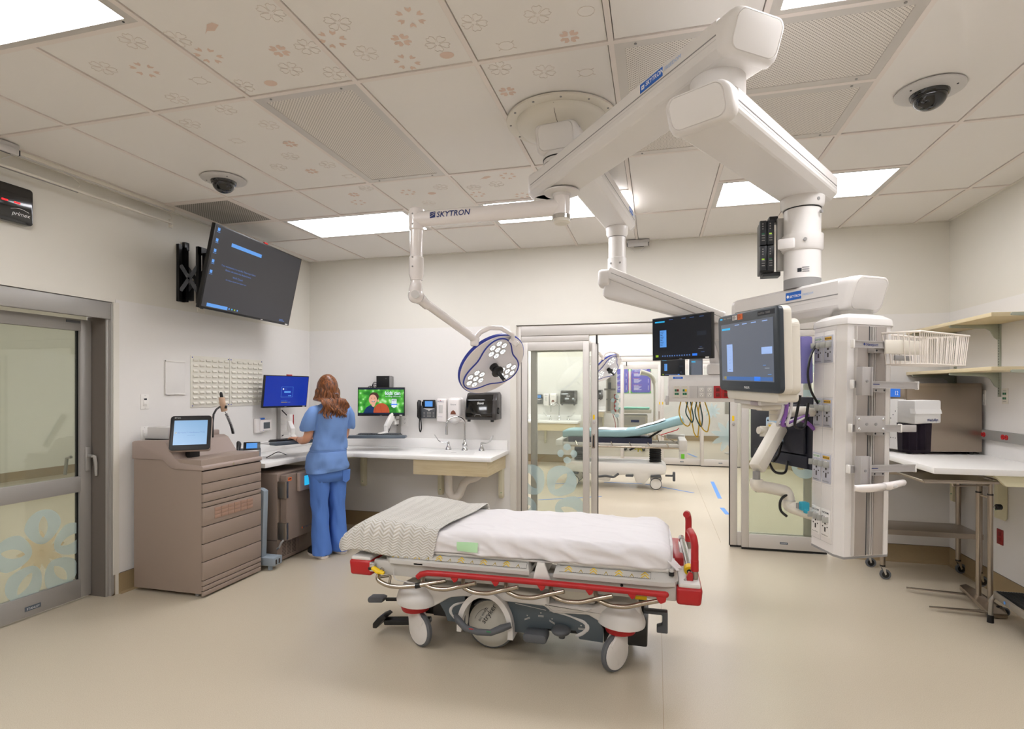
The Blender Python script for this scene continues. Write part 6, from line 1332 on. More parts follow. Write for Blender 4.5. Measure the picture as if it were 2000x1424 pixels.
mb = MB(mat('cool_white_plastic','dddddd',.35)); mb.prism([p+V(0,0,1.415) for p in (Nn,Rr,Ff,Ll)], (0,0,.098), .006); f_ = (Rr-Nn).normalized(); n_ = V(f_.y,-f_.x,0); mb.prism([Nn+V(0,0,1.478)+n_*.0,Rr+V(0,0,1.474),Rr+V(0,0,1.455)+n_*.004,Nn+V(0,0,1.458)+n_*.004], -n_*.02+V(0,0,.001)); mb.text('WelchAllyn', Nn+f_*.085+V(0,0,1.424)+n_*.001, f_, (0,0,1), .017, ink_b, bold=.0003); part(mb, 'housing', tp, fix=True)
mb = MB(tinted); q0 = Nn+f_*.0+V(.0,.02,0); c_ = (Nn+Rr+Ff+Ll)/4-f_*.035+V(0,0,0); mb.lathe([(0,1.29),(.056,1.29),(.058,1.295),(.062,1.415),(0,1.415)], (c_.x,c_.y,0), n=6); part(mb, 'canister', tp)
mb = MB(mat('canister_tube','3a303a',.4))
for k in range(4): a = k*1.4; mb.cyl((c_.x+.028*math.cos(a),c_.y+.028*math.sin(a),1.30),(c_.x+.028*math.cos(a),c_.y+.028*math.sin(a),1.41),.014,n=12)
part(mb, 'probe_covers', tp)
mb = MB(ralu); mb.T = FF; mb.box(.2,.285,-.056,-.046,1.392,1.42,.002); part(mb, 'rail_bracket', tp)
# ---- surgical light
sl = thing('surgical_light', 'white surgical light with blue trim hanging over the stretcher', 'surgical light', (HX,HY,2.5), local=False)
mb = MB(boomw); mb.lathe([(0,2.66),(.075,2.66),(.098,2.652),(.098,2.645),(.05,2.64),(.05,2.625),(.0,2.625)], (HX,HY,0), n=40); mb.use(white_g); mb.cyl((HX,HY,2.52),(HX,HY,2.64),.047,n=36); mb.use(chrome); mb.lathe([(.047,2.525),(.053,2.52),(.053,2.50),(.047,2.50)], (HX,HY,0), n=36); mb.use(ivory); mb.lathe([(0,2.475),(.035,2.475),(.047,2.485),(.048,2.50),(0,2.505)], (HX,HY,0), n=36); mb.use(boomw); mb.cyl((HX,HY,2.66),(HX,HY,3.02),.05); part(mb, 'spindle', sl)
mb = MB(white_g); mb.tube([(HX,HY,2.57),(2.59,HY,2.565)], .046, 24); mb.text('SKYTRON', (2.735,HY-.047,2.556), (1,0,0), (0,0,1), .045, ink_b, shear=.18, bold=.0006); mb.use(ink_b); mb.prism([(2.695,HY-.0465,2.552),(2.728,HY-.0465,2.556),(2.728,HY-.0465,2.590),(2.695,HY-.0465,2.586)], (0,-.0006,0)); mb.use(white_g); mb.bar((2.698,HY-.0475,2.561),(2.725,HY-.0475,2.575),.001,.006,up=(0,1,0)); mb.bar((2.698,HY-.0475,2.575),(2.725,HY-.0475,2.583),.001,.003,up=(0,1,0)); part(mb, 'horizontal_arm', sl)
mb = MB(white_g); mb.cyl((2.59,HY,2.50),(2.59,HY,2.63),.045,n=32,bev=.006); mb.cyl((2.59,HY,2.34),(2.59,HY,2.50),.038,n=32); mb.lathe([(.038,2.345),(.043,2.34),(.044,2.24),(.036,2.215),(.036,2.205),(0,2.205)], (2.59,HY,0), n=32); mb.use(mgrey)
for z in (2.59,2.53,2.335,2.28): mb.cyl((2.585,HY-.042,z),(2.584,HY-.0465,z),.005,n=8)
part(mb, 'vertical_tube', sl)
mb = MB(white_g); mb.tube([(2.59,HY,2.21),(2.585,HY,2.15),(2.58,HY+.01,2.11),(2.60,HY+.03,2.10)], [.03,.04,.044,.035], 20); mb.sph((2.585,HY,2.115),.046); mb.use(lgrey); mb.cyl((2.60,HY-.035,2.115),(2.603,HY-.05,2.115),.024); part(mb, 'elbow_joint', sl)
E1 = V(2.749,3.661,1.907); mb = MB(white_g); mb.tube([V(2.60,HY+.02,2.105), V(2.615,3.15,2.07)], [.034,.028], 20); mb.tube([V(2.61,3.12,2.085), E1], .0265, 20); mb.sph(E1, .034); mb.cyl(E1+V(0,0,-.05), E1+V(0,0,.02), .03, n=20, bev=.008); part(mb, 'spring_arm', sl)
CH = V(2.805,3.895,1.738); N_ = V(.637,-.423,-.64).normalized()
Xh = V(0,0,1).cross(N_).normalized()*-1; Yh = N_.cross(Xh)
MH = Matrix.Translation(CH) @ Matrix((Xh, Yh, N_)).transposed().to_4x4()
P2 = MH @ V(0,0,0)
piv = V(2.985,3.826,1.895)
mb = MB(white_g); mb.tube([E1+V(0,.0,.0), V(2.79,3.67,1.955), V(2.85,3.69,1.985), V(2.92,3.73,1.985), V(2.985,3.79,1.945), piv], [(.016,.02),(.017,.021),(.017,.021),(.017,.021),(.017,.021),(.016,.02)], 14); mb.bar(piv+V(-.02,0,.02), piv+V(.03,.0,-.02), .05,.04,.006); part(mb, 'yoke', sl)
RH = .27
mb = MB(white_g); mb.T = MH; mb.lathe([(0,-.085),(.10,-.08),(.19,-.062),(.25,-.035),(RH,-.01),(RH,.004),(.262,.012),(.0,.018)], (0,0,0), n=72); hd = part(mb, 'light_head', sl, fix=True)
mb = MB(navy); mb.T = MH; mb.lathe([(RH-.006,-.022),(RH+.003,-.013),(RH+.003,.002),(RH-.004,.008)], (0,0,0), n=72); part(mb, 'blue_rim', sl, fix=True)
th0 = None
dn = (V(0,0,-1)-N_*V(0,0,-1).dot(N_)); lobe = MH.to_3x3().inverted() @ (V(-.95,-.25,-.45)); a0 = math.atan2(lobe.y, lobe.x)
tf = [(.212+.042*math.cos(3*(a-a0)))for a in [2*PI*i/96 for i in range(96)]]
mb = MB(mat('light_face_white','e6e4ea',.2)); mb.T = MH; mb.ngon([(tf[i]*math.cos(2*PI*i/96), tf[i]*math.sin(2*PI*i/96), .0225) for i in range(96)]); mb.loft([[V(tf[i]*k*math.cos(2*PI*i/96), tf[i]*k*math.sin(2*PI*i/96), z) for i in range(96)] for k, z in ((1.03,.014),(1.0,.0225))], False, False); part(mb, 'lens_plate', sl)
mb = MB(navy); mb.T = MH; mb.tube([(tf[i]*math.cos(2*PI*i/96), tf[i]*math.sin(2*PI*i/96), .022) for i in range(96)], .0055, 8, closed=True); part(mb, 'blue_trim', sl)
for k in range(3):
    a = a0+k*2*PI/3; c0_ = (.158*math.cos(a), .158*math.sin(a))
    for q in range(7):
        b_ = a+q*PI/3; r_ = .056 if q < 6 else 0; x, y = c0_[0]+r_*math.cos(b_), c0_[1]+r_*math.sin(b_)
        mb = MB(chrome); mb.T = MH; mb.lathe([(.022,.0225),(.0255,.026),(.022,.028)], (x,y,0), n=20); mb.use(led_m); mb.cyl((x,y,.0225),(x,y,.0255),.0215,n=20); mb.use(dgrey)
        for z_ in range(3): aa = b_+z_*2.09; mb.bar((x,y,.026),(x+.020*math.cos(aa),y+.020*math.sin(aa),.026),.0032,.001)
        part(mb, 'led_lens', sl)
mb = MB(black); mb.T = MH; mb.lathe([(0,.018),(.034,.018),(.032,.055),(.026,.06),(.026,.07),(.046,.078),(.046,.088),(.026,.094),(.018,.10),(.014,.11),(.013,.175),(.010,.178),(0,.178)], (0,0,0), n=28); mb.use(ivory); mb.cyl((0,0,.178),(0,0,.180),.005,n=10); part(mb, 'handle', sl)
# ---- dome cameras
def dome(x, y, lab):
    t = thing('dome_camera', lab, 'security camera', (x,y,H), 'ceiling dome cameras'); mb = MB(lgrey); mb.lathe([(0,0),(.148,0),(.148,-.006),(.13,-.012),(.085,-.018),(0,-.018)], (x,y,H), n=48); mb.use(ink); mb.cyl((x+.09,y-.07,H-.012),(x+.09,y-.07,H-.016),.005,n=8); mb.cyl((x-.10,y-.05,H-.012),(x-.10,y-.05,H-.016),.005,n=8); part(mb, 'trim_plate', t)
    mb = MB(black_g); mb.lathe([(.085,-.012),(.083,-.028),(.078,-.035)]+[(.074*math.cos(a), -.035-.062*math.sin(a)) for a in [PI/2*i/10 for i in range(11)]], (x,y,H), n=36); part(mb, 'dome', t)
dome(.998,3.30,'black dome camera on the ceiling left of the surgical light'); dome(5.284,3.20,'black dome camera on the ceiling at the upper right')
# ================================================================ RIGHT SIDE
t = thing('wall_worktop', 'white worktop on the right wall with a steel cabinet on it', 'worktop', (6.1,5.0,.9))
mb = MB(solid); mb.box(5.742,6.484,4.25,5.748,1.0,1.04,.003); part(mb, 'worktop', t)
mb = MB(mat('cream_cleat','ded8b8',.45)); mb.prism([(6.10,4.30,.998),(6.17,4.30,.925),(6.484,4.30,.925),(6.484,4.30,.998)], (0,.03,0), .001); mb.box(6.46,6.484,4.33,5.74,.92,.998); part(mb, 'cleat', t, fix=True)
for y in (4.9,5.55): mb = MB(MATS['cream_cleat']); mb.prism([(6.484,y,.998),(6.484,y,.60),(6.47,y,.58),(6.42,y,.60),(6.42,y,.90),(5.95,y,.96),(5.95,y,.998)], (0,.045,0), .002); mb.use(ink_g); mb.cyl((6.42,y+.02,.66),(6.417,y+.02,.66),.005,n=8); part(mb, 'bracket', t, fix=True)
for k, (z, lab) in enumerate(((2.05,'upper pale maple wall shelf over the right worktop'),(1.685,'lower pale maple wall shelf over the right worktop'))):
    t = thing('wall_shelf', lab, 'shelf', (6.32,5.1,z), 'maple wall shelves')
    mb = MB(maple); mb.box(6.15,6.478,4.43,5.748,z,z+.026,.001); part(mb, 'board', t)
    br = mat('sage_bracket_metal','a9ae9f',.4,.4)
    for y in (4.22,4.99,5.635):
        mb = MB(br); mb.prism([(6.476,y,z),(6.476,y,z-.115),(6.462,y,z-.115),(6.445,y,z-.10),(6.42,y,z-.05),(6.39,y,z-.032),(6.17,y,z-.020),(6.155,y,z-.018),(6.152,y,z-.008),(6.16,y,z)], (0,.01,0), .001); part(mb, 'bracket', t, fix=True)
for y, n_ in ((4.995,'middle'),(5.64,'far')):
    t = thing('shelf_standard', n_+' slotted metal upright carrying the maple shelves', 'shelf upright', (6.48,y,1.5), 'slotted shelf uprights'); mb = MB(br); mb.box(6.474,6.486,y-.013,y+.013,1.50,2.06,.001); mb.use(ink)
    for q in range(26): mb.box(6.4735,6.4745,y-.006,y-.003,1.52+q*.02,1.532+q*.02); mb.box(6.4735,6.4745,y+.003,y+.006,1.52+q*.02,1.532+q*.02)
    part(mb, 'channel', t)
# stainless warming cabinet
ssp = mat('warmer_sheet_steel','9f9284',.3,.85,noise=.03,nscale=5)
t = thing('warming_cabinet', 'stainless steel warming cabinet standing on the right worktop', 'cabinet', (6.1,5.35,1.04))
Mw = Matrix.Translation((5.885,5.065,1.04)) @ Matrix.Rotation(.2,4,'Z')
mb = MB(ssp); mb.T = Mw; mb.box(.012,.585,0,.56,.022,.565,.003); mb.use(gap_p); mb.box(.012,.586,-.0006,.0,.535,.537); mb.use(black)
for x in (.06,.53):
    for y in (.05,.5): mb.cyl((x,y,0),(x,y,.024),.018,n=14)
part(mb, 'body', t)
mb = MB(lgrey); mb.T = Mw; mb.box(-.008,.012,.005,.555,.03,.44,.003); mb.use(ink)
for k in range(9): mb.cyl((-.0085,.05+k*.03,.40-k*.03),(-.0095,.05+k*.03,.40-k*.03),.005,n=8); mb.cyl((-.0085,.05+k*.03,.12),(-.0095,.05+k*.03,.12),.005,n=8)
part(mb, 'door', t); mb = MB(ssp); mb.T = Mw; mb.box(-.008,.012,.0,.56,.44,.56,.002); mb.use(scrn('screen_mid_blue','2f6fd0',1.)); mb.box(-.0095,-.0075,.05,.35,.455,.535); mb.text('12', (-.0098,.12,.47), (0,-1,0), (0,0,1), .05, ink_w); part(mb, 'control_panel', t)
t = thing('socket_raceway', 'grey metal raceway with red sockets along the right wall', 'raceway', (6.47,4.4,1.16)); mb = MB(mat('raceway_grey','a3a39f',.4,.3)); mb.box(6.455,6.486,3.2,5.22,1.165,1.24,.002); part(mb, 'channel', t)
for y in (3.70,4.28,4.88,5.17):
    mb = MB(red)
    for d in (-.022,.022): mb.cyl((6.455,y+d,1.203),(6.450,y+d,1.203),.019,n=18); mb.use(ink); mb.box(6.449,6.4505,y+d-.006,y+d-.004,1.20,1.21); mb.box(6.449,6.4505,y+d+.004,y+d+.006,1.20,1.21); mb.use(red)
    part(mb, 'red_socket', t)
t = thing('data_outlet', 'cream wall plate with green sockets right of the shelf uprights', 'outlet', (6.48,4.93,1.45)); mb = MB(ivory); mb.box(6.479,6.486,4.895,4.965,1.45,1.565,.002); mb.use(mgrey); mb.box(6.478,6.479,4.91,4.95,1.545,1.549); mb.box(6.478,6.479,4.91,4.95,1.465,1.469); part(mb, 'plate', t)
for z in (1.49,1.525):
    for y in (4.912,4.936): mb = MB(green_s); mb.box(6.476,6.48,y,y+.014,z-.008,z+.008); part(mb, 'socket', t)
t = thing('data_outlet', 'white wall plate in the shadow beside the steel warming cabinet', 'outlet', (6.48,5.21,1.43)); mb = MB(white); mb.box(6.479,6.486,5.18,5.25,1.43,1.55,.002); part(mb, 'plate', t); mb = MB(white); mb.box(6.474,6.48,5.20,5.23,1.46,1.52,.003); part(mb, 'rocker', t)
t = thing('red_power_outlet', 'dark red power outlet low on the right wall under the worktop', 'outlet', (6.48,4.99,.38)); mb = MB(mat('deep_red_plate','8c1d1b',.4)); mb.box(6.479,6.486,4.955,5.03,.385,.50,.002); mb.use(red_d)
for z in (.41,.45): mb.box(6.476,6.48,4.978,5.008,z,z+.028,.003)
part(mb, 'plate', t)
# steel table under the worktop
t = thing('steel_table', 'stainless side table on casters under the right worktop', 'table', (6.1,5.33,0))
mb = MB(stl if False else steel); mb.box(5.72,6.462,5.14,5.54,.865,.895,.004); part(mb, 'table_top', t); mb = MB(steel); mb.box(5.74,6.455,5.16,5.52,.395,.415,.003); mb.box(5.74,6.455,5.155,5.165,.375,.415); part(mb, 'lower_shelf', t)
for x in (5.765,6.44):
    for y in (5.18,5.50):
        mb = MB(steel); mb.cyl((x,y,.115),(x,y,.87),.0195,n=18); l_ = part(mb, 'leg', t)
        mb = MB(black); mb.cyl((x,y,.105),(x,y,.118),.02,n=16); mb.use(chrome); mb.prism([(x-.012,y-.02,.105),(x+.014,y-.02,.105),(x+.026,y-.014,.042),(x+.016,y-.014,.036)], (0,.003,0)); mb.prism([(x-.012,y+.02,.105),(x+.014,y+.02,.105),(x+.026,y+.014,.042),(x+.016,y+.014,.036)], (0,.003,0)); mb.box(x-.014,x+.016,y-.02,y+.023,.10,.106)
        mb.use(rubber); mb.lathe([(.026,-.011),(.039,-.011),(.041,-.006),(.041,.006),(.039,.011),(.026,.011)], (x+.02,y,.041), (.1,1,0), 24); mb.use(black); mb.cyl((x+.02,y-.0125,.041),(x+.02,y+.0125,.041),.027,n=20); part(mb, 'caster', l_, fix=True)
# instrument stand
t = thing('instrument_stand', 'stainless instrument stand with a tray and two floor blades', 'instrument stand', (6.18,4.66,0))
mb = MB(steel); mb.prism([(5.70,4.62,.935),(5.735,4.37,.925),(6.20,4.44,.925),(6.22,4.86,.925),(5.74,4.86,.925)], (0,0,.004)); 
rim_ = [(5.69,4.61,.945),(5.72,4.36,.94),(6.21,4.43,.94),(6.23,4.87,.94),(5.73,4.87,.945)]
mb.tube(rim_, .005, 6, closed=True); mb.bar((5.735,4.37,.93),(6.20,4.44,.93),.003,.022); mb.bar((5.70,4.62,.94),(5.735,4.37,.93),.003,.02); part(mb, 'tray', t)
mb = MB(steel); mb.tube([(5.93,4.44,.92),(5.93,4.44,.895),(6.24,4.63,.885),(6.24,4.63,.90)], .006, 8, fil=.02); mb.tube([(5.93,4.46,.92),(6.22,4.73,.905)], .006, 8); part(mb, 'tray_frame', t)
for x, y in ((6.218,4.728),(6.243,4.632)):
    mb = MB(steel); mb.cyl((x,y,.06),(x,y,.815),.0165,n=20); mb.use(black); mb.cyl((x,y,.812),(x,y,.822),.018,n=18); mb.use(steel); mb.cyl((x,y,.82),(x,y,.925),.0125,n=16); part(mb, 'post', t)
mb = MB(steel); mb.bar((6.218,4.728,.80),(6.243,4.632,.79),.006,.012); mb.use(chrome); mb.cyl((6.25,4.632,.73),(6.285,4.64,.73),.006,n=10); part(mb, 'post_link', t)
mb = MB(black); mb.cyl((6.28,4.64,.73),(6.315,4.645,.73),.02,n=14,bev=.004); part(mb, 'knob', t)
mb = MB(steel); mb.prism([(6.20,4.86,.11),(6.25,4.80,.085),(6.27,4.52,.06),(6.27,4.48,.035),(6.16,4.47,.035),(6.15,4.50,.05),(6.16,4.78,.085),(6.15,4.84,.10)], (0,0,-.03), .004); part(mb, 'base', t, fix=True)
for p0, p1 in (((6.17,4.80,.045),(5.83,4.90,.028)),((6.16,4.50,.03),(5.83,4.53,.022))):
    mb = MB(steel); d_ = (V(*p1)-V(*p0)); n_ = V(-d_.y,d_.x,0).normalized()*.022; mb.prism([V(*p0)-n_,V(*p0)+n_,V(*p1)+n_*.55,V(*p1)-n_*.3], (0,0,.008), .001); part(mb, 'floor_blade', t, fix=True)
mb = MB(rubber); mb.lathe([(.01,-.012),(.028,-.012),(.03,0),(.028,.012),(.01,.012)], (6.285,4.55,.03), (.2,1,0), 22); mb.use(black); mb.cyl((6.283,4.536,.03),(6.287,4.565,.03),.02,n=18); mb.cyl((6.27,4.58,.03),(6.27,4.56,.03),.03,n=18); part(mb, 'caster', t, fix=True)
# step stool
t = thing('step_stool', 'low metal step stool with a black ribbed top at the right edge', 'step stool', (6.3,4.13,0))
mb = MB(mat('stool_grey_metal','9b958c',.35,.6)); fr_ = [(6.14,4.375),(6.48,4.375),(6.48,3.86),(6.10,3.86)]
for a_, b_ in zip(fr_, fr_[1:]+fr_[:1]): mb.bar((a_[0],a_[1],.198),(b_[0],b_[1],.198),.012,.045,.002)
part(mb, 'frame', t); mb = MB(mat('black_ribbed_mat','121212',.8)); mb.box(6.148,6.475,3.87,4.368,.205,.221)
for k in range(22): mb.box(6.15+k*.0148,6.156+k*.0148,3.875,4.363,.221,.224)
part(mb, 'tread', t)
for x, y in ((6.13,4.40),(6.45,4.40),(6.10,3.84),(6.45,3.84)): mb = MB(MATS['stool_grey_metal']); mb.tube([(x+.03 if x < 6.3 else x-.01,y,.185),(x+.005 if x < 6.3 else x,y,.15),(x,y,.03)], .0135, 12); mb.use(black); mb.cyl((x,y,0),(x,y,.05),.019,n=18); part(mb, 'leg', t)
mb = MB(blue_t); mb.bar((6.124,4.17,.20),(6.121,4.10,.198),.012,.024); mb.cyl((6.118,4.22,.196),(6.1165,4.22,.196),.010,n=12); part(mb, 'tape', t, 'blue tape')

# ================================================================ ROOMS BEYOND THE GLASS
DY = 5.946
counter(DY, False); wallphone(DY, 'black wall telephone in the next room, seen through the left glass door'); purell(DY, 'narrow white sanitizer dispenser in the next room, seen through glass'); soap(DY, 'rounded soap dispenser in the next room, seen through glass'); towel(DY, 'black paper towel dispenser in the next room, seen through glass')
tt = thing('faucet', 'chrome gooseneck tap in the next room, seen through glass', 'tap', (1.985,5.62+DY,CT)); src_ = [o for o in C.objects if o.name == 'faucet'][0]
for k_ in kids(src_): c_ = k_.copy(); C.objects.link(c_); c_.parent = tt
towel(11.665, 'black paper towel dispenser in the far room behind two glass doors'); c3 = counter(11.665, False); c3['label'] = 'white sink counter in the far room behind two glass doors'
# second stretcher
b2 = thing('stretcher', 'pale grey stretcher in the next room with its backrest raised', 'stretcher', (3.35,9.15,0))
ox, oy = 3.35, 9.15
mb = MB(BG_); mb.box(2.42,4.34,8.84,8.89,.66,.71,.01); mb.box(2.42,4.34,9.42,9.47,.66,.71,.01); mb.box(2.40,2.52,8.82,9.5,.64,.75,.02); mb.box(4.30,4.42,8.82,9.5,.60,.78,.02); mb.box(4.12,4.42,9.44,9.5,.74,.82,.02); part(mb, 'litter_frame', b2)
mb = MB(mat('deck_navy','1b2038',.5)); mb.box(2.6,3.9,8.85,9.46,.70,.79); part(mb, 'deck', b2)
mb = MB(white); 
base = [(2.55,.26),(2.62,.24),(2.95,.22),(3.02,.12),(3.25,.10),(3.28,.20),(3.62,.22),(3.66,.10),(3.78,.08),(3.90,.22),(4.10,.24),(4.12,.34),(4.05,.40),(2.6,.40),(2.55,.36)]
mb.prism([(x,8.86,z) for x, z in base], (0,.58,0), .015); part(mb, 'base_cover', b2, fix=True)
for x in (2.75,3.95): mb = MB(bellow); mb.lathe([(0,.38)]+[(.085+(.012 if k%2 else 0),.39+k*.0175) for k in range(17)]+[(0,.68)], (x,9.15,0), n=24); part(mb, 'lift_column', b2)
for x in (2.68,3.96):
    for y in (8.88,9.42):
        mb = MB(white); mb.lathe([(0,-.022),(.08,-.02),(.085,0),(.08,.02),(0,.022)], (x,y,.09), (0,1,0), 28); mb.use(rubber); mb.lathe([(.07,-.015),(.09,-.015),(.09,.015),(.07,.015)], (x,y,.09), (0,1,0), 28); mb.use(dgrey); mb.box(x-.08,x+.08,y-.06,y+.06,.195,.225,.02); part(mb, 'caster', b2)
mb = MB(pg_); mb.tube([(3.02,8.80,.22),(3.08,8.79,.18),(3.2,8.78,.20),(3.32,8.79,.18),(3.40,8.80,.24)], .018, 10, fil=.03); part(mb, 'brake_pedal', b2); mb = MB(pg_); mb.box(3.5,3.62,8.82,8.9,.19,.22,.01); part(mb, 'foot_pedal', b2); mb = MB(pg_); mb.tube([(4.1,8.9,.22),(4.2,8.9,.22),(4.24,8.9,.24)], .015, 8); mb.box(4.21,4.25,8.86,8.94,.14,.28,.01); part(mb, 'foot_pedal', b2)
mb = MB(stl); mb.tube([(2.62,8.80,.655),(4.30,8.80,.655)], .014, 10)
for k in range(6): mb.tube([(2.75+k*.28,8.80,.66),(2.72+k*.28,8.83,.73)], .008, 6)
part(mb, 'side_rail', b2)
mb = MB(black); mb.bar((3.65,9.0,.66),(4.05,9.0,.92),.05,.03); mb.bar((3.55,9.1,.58),(3.85,9.1,.72),.04,.03); mb.use(red); mb.tube([(4.02,8.9,.84),(4.28,8.9,.93),(4.30,8.9,.96)], .007, 6); mb.use(stl); mb.tube([(4.0,8.9,.74),(3.98,8.9,.86),(4.25,8.9,.74)], .009, 8); part(mb, 'backrest_strut', b2)
mb = MB(mat('small_green_label','6cc431',.5)); mb.box(4.33,4.38,8.815,8.82,.50,.57); mb.use(lgrey); mb.box(4.30,4.41,8.82,8.86,.49,.61); part(mb, 'label_tag', b2)
m2 = thing('mattress', 'teal covered mattress with a raised head on the next room stretcher', 'mattress', (3.4,9.15,.79))
pth = [(2.50,.835),(2.62,.85),(3.0,.85),(3.45,.855),(3.7,.885),(3.95,.955),(4.22,1.045),(4.36,1.08)]
mb = MB(teal); top_ = []; 
for x, z in pth: top_.append((x, z))
outl = [(x, z+.055) for x, z in pth]+[(x+ (0.03 if x > 4 else 0), z-.06) for x, z in pth[::-1]]
mb.prism([(x,8.86,z) for x, z in outl], (0,.6,0), .03, 3); part(mb, 'cover', m2, fix=True)
mb = MB(mat('white_draw_sheet','f0f0f0',.8)); mb.grid(lambda u, v: ((3.05+u*1.05), 8.90+v*.5, .862+.052+.33*max(0,(u*1.05-.5))**1.15+.004*math.sin(u*20)), 20, 6); part(mb, 'draw_sheet', m2)
# copies of the surgical light and monitors deeper in
dup(sl, (.41,5.02,.15), 'surgical light with blue trim in the next room above the teal stretcher')
sl2 = [o for o in C.objects if o.name.startswith('surgical_light') and o is not sl][0]
t = thing('display_monitor', 'small dark monitor seen through the opening, below the flat monitor', 'monitor', (4.27,10.9,1.7)); M = FR((4.27,10.9,1.965), (.98,.15,0), (0,0,1)); mb = MB(black); mb.T = M; mb.box(-.225,.225,0,.03,-.165,.165,.004); part(mb, 'housing', t); mb = MB(); mb.T = M; p_ecg(mb,-.215,.215,-.15,.157); part(mb, 'screen', t); mb = MB(white); mb.box(4.22,4.33,10.92,11.0,1.55,1.90,.01); mb.box(4.22,4.9,10.86,11.1,1.66,1.74,.01); mb.cyl((4.6,11.0,1.74),(4.6,11.0,3.05),.05); part(mb, 'arm', t)
t = thing('patient_monitor', 'small patient monitor in the next room, left of the large one', 'patient monitor', (4.62,10.4,1.7)); M = FR((4.66,10.4,1.94), (.98,.15,0), (0,0,1)); mb = MB(bz); mb.T = M; mb.box(-.11,.11,0,.10,-.17,.17,.012); part(mb, 'bezel', t); mb = MB(S_fog); mb.T = M; mb.box(-.09,.09,-.002,0,-.14,.125); mb.use(S_cy); mb.box(-.09,-.02,-.003,-.001,.09,.11); part(mb, 'screen', t); mb = MB(ivory); mb.cyl((4.66,10.48,1.74),(4.66,10.48,3.05),.04); mb.box(4.5,4.8,10.4,10.6,1.70,1.775,.01); part(mb, 'arm', t)
# far room: service column, warmer bed, posters
t = thing('service_column', 'grey service column with a red socket strip in the far room', 'service column', (3.0,14.2,1.0)); mb = MB(BW_); mb.box(2.74,3.00,14.1,14.4,.95,2.05,.02); mb.cyl((2.9,14.25,2.05),(2.9,14.25,3.05),.06); part(mb, 'housing', t); mb = MB(red); mb.box(2.94,2.995,14.09,14.1,.98,1.42); part(mb, 'red_socket', t); mb = MB(mgrey); mb.box(2.78,2.85,14.08,14.1,1.0,2.0); mb.box(2.7,2.98,14.05,14.07,1.52,1.57); mb.box(2.75,3.05,14.05,14.07,1.28,1.31); mb.use(dgrey); mb.box(2.80,2.87,14.04,14.07,1.55,1.72,.01); part(mb, 'track', t)
for pts, m in (([(2.9,14.1,.97),(2.98,14.05,.7),(3.0,14.0,.3)], red), ([(2.93,14.1,.95),(3.04,14.05,.8),(3.05,14.0,.1)], black)): mb = MB(m); mb.tube(pts, .008, 6, fil=.05); part(mb, 'cable', t)
t = thing('infant_warmer', 'cream infant warmer with a curved heat lamp arm in the far room', 'infant warmer', (3.5,14.6,0)); mb = MB(ivory); mb.tube([(3.92,14.5,.3),(3.92,14.5,1.60),(3.90,14.48,1.80),(3.80,14.45,1.93),(3.58,14.4,1.98)], [.028,.028,.05,.06,.075], 14, fil=.08); part(mb, 'lamp_arm', t); mb = MB(ivory); mb.box(3.02,3.85,14.2,14.9,.95,1.04,.02); mb.box(3.1,3.75,14.25,14.85,.3,.9,.03); mb.use(lgrey); mb.box(3.14,3.7,14.24,14.25,.65,.85); mb.box(3.14,3.7,14.24,14.25,.4,.6); mb.use(ink_b); mb.box(3.35,3.55,14.235,14.24,.72,.78); part(mb, 'cabinet', t); mb = MB(mat('mint_pad','8fd0bb',.7)); mb.box(3.05,3.8,14.22,14.88,1.04,1.09,.02); part(mb, 'pad', t)
for x in (3.2,3.65):
    for y in (14.3,14.8): mb = MB(black); mb.cyl((x,y-.015,.05),(x,y+.015,.05),.05); mb.use(mgrey); mb.box(x-.02,x+.02,y-.02,y+.02,.05,.32); part(mb, 'caster', t)
pv_ = mat('poster_violet','5b57b5',.5); pg2 = mat('poster_green','58b04a',.5)
for k, (xa, xb, lab) in enumerate(((3.20,3.81,'purple coma scale poster on the far wall, right one, seen through glass'),(2.56,3.15,'purple poster on the far wall, mostly hidden, left of the coma scale poster'))):
    t = thing('wall_poster', lab, 'poster', ((xa+xb)/2,17.41,1.42), 'purple wall posters'); mb = MB(pg2); mb.box(xa,xb,17.405,17.412,1.42,2.20); mb.use(mat('poster_pink','c2429a',.5)); mb.box(xa+.005,xa+.02,17.403,17.405,1.5,2.1); mb.box(xb-.02,xb-.005,17.403,17.405,1.5,2.1); mb.use(pv_); mb.prism([(p[0],17.402,p[2]) for p in rrect(xb-xa-.05,.74,.05,4,cx=(xa+xb)/2,cz=1.812)], (0,.002,0)); part(mb, 'sheet', t, fix=True)
    mb = MB(ink_w)
    if k == 0:
        mb.text('GLASGOW COMA SCALE', (xa+.045,17.40,2.13), (1,0,0), (0,0,1), .044, ink_w, sx=.9, bold=.001); mb.text('(Over 2 Years Old)', (xa+.12,17.40,2.09), (1,0,0), (0,0,1), .038, ink_w, bold=.001)
    oi = mat('poster_orange_ink','f08a4a',.5)
    for h_, (zz, st, n_) in enumerate(((2.035,'Eye Opening',4),(1.865,'Verbal Response',5),(1.665,'Best Motor Response',6))):
        mb.text(st, (xa+.07,17.40,zz), (1,0,0), (0,0,1), .03, oi)
        for q in range(n_): mb.use(ink_w); mb.box(xa+.10,xa+.24+.03*((q*3)%4),17.400,17.402,zz-.022-q*.024,zz-.013-q*.024); mb.box(xb-.09,xb-.07,17.400,17.402,zz-.023-q*.024,zz-.012-q*.024)
    part(mb, 'lettering', t)
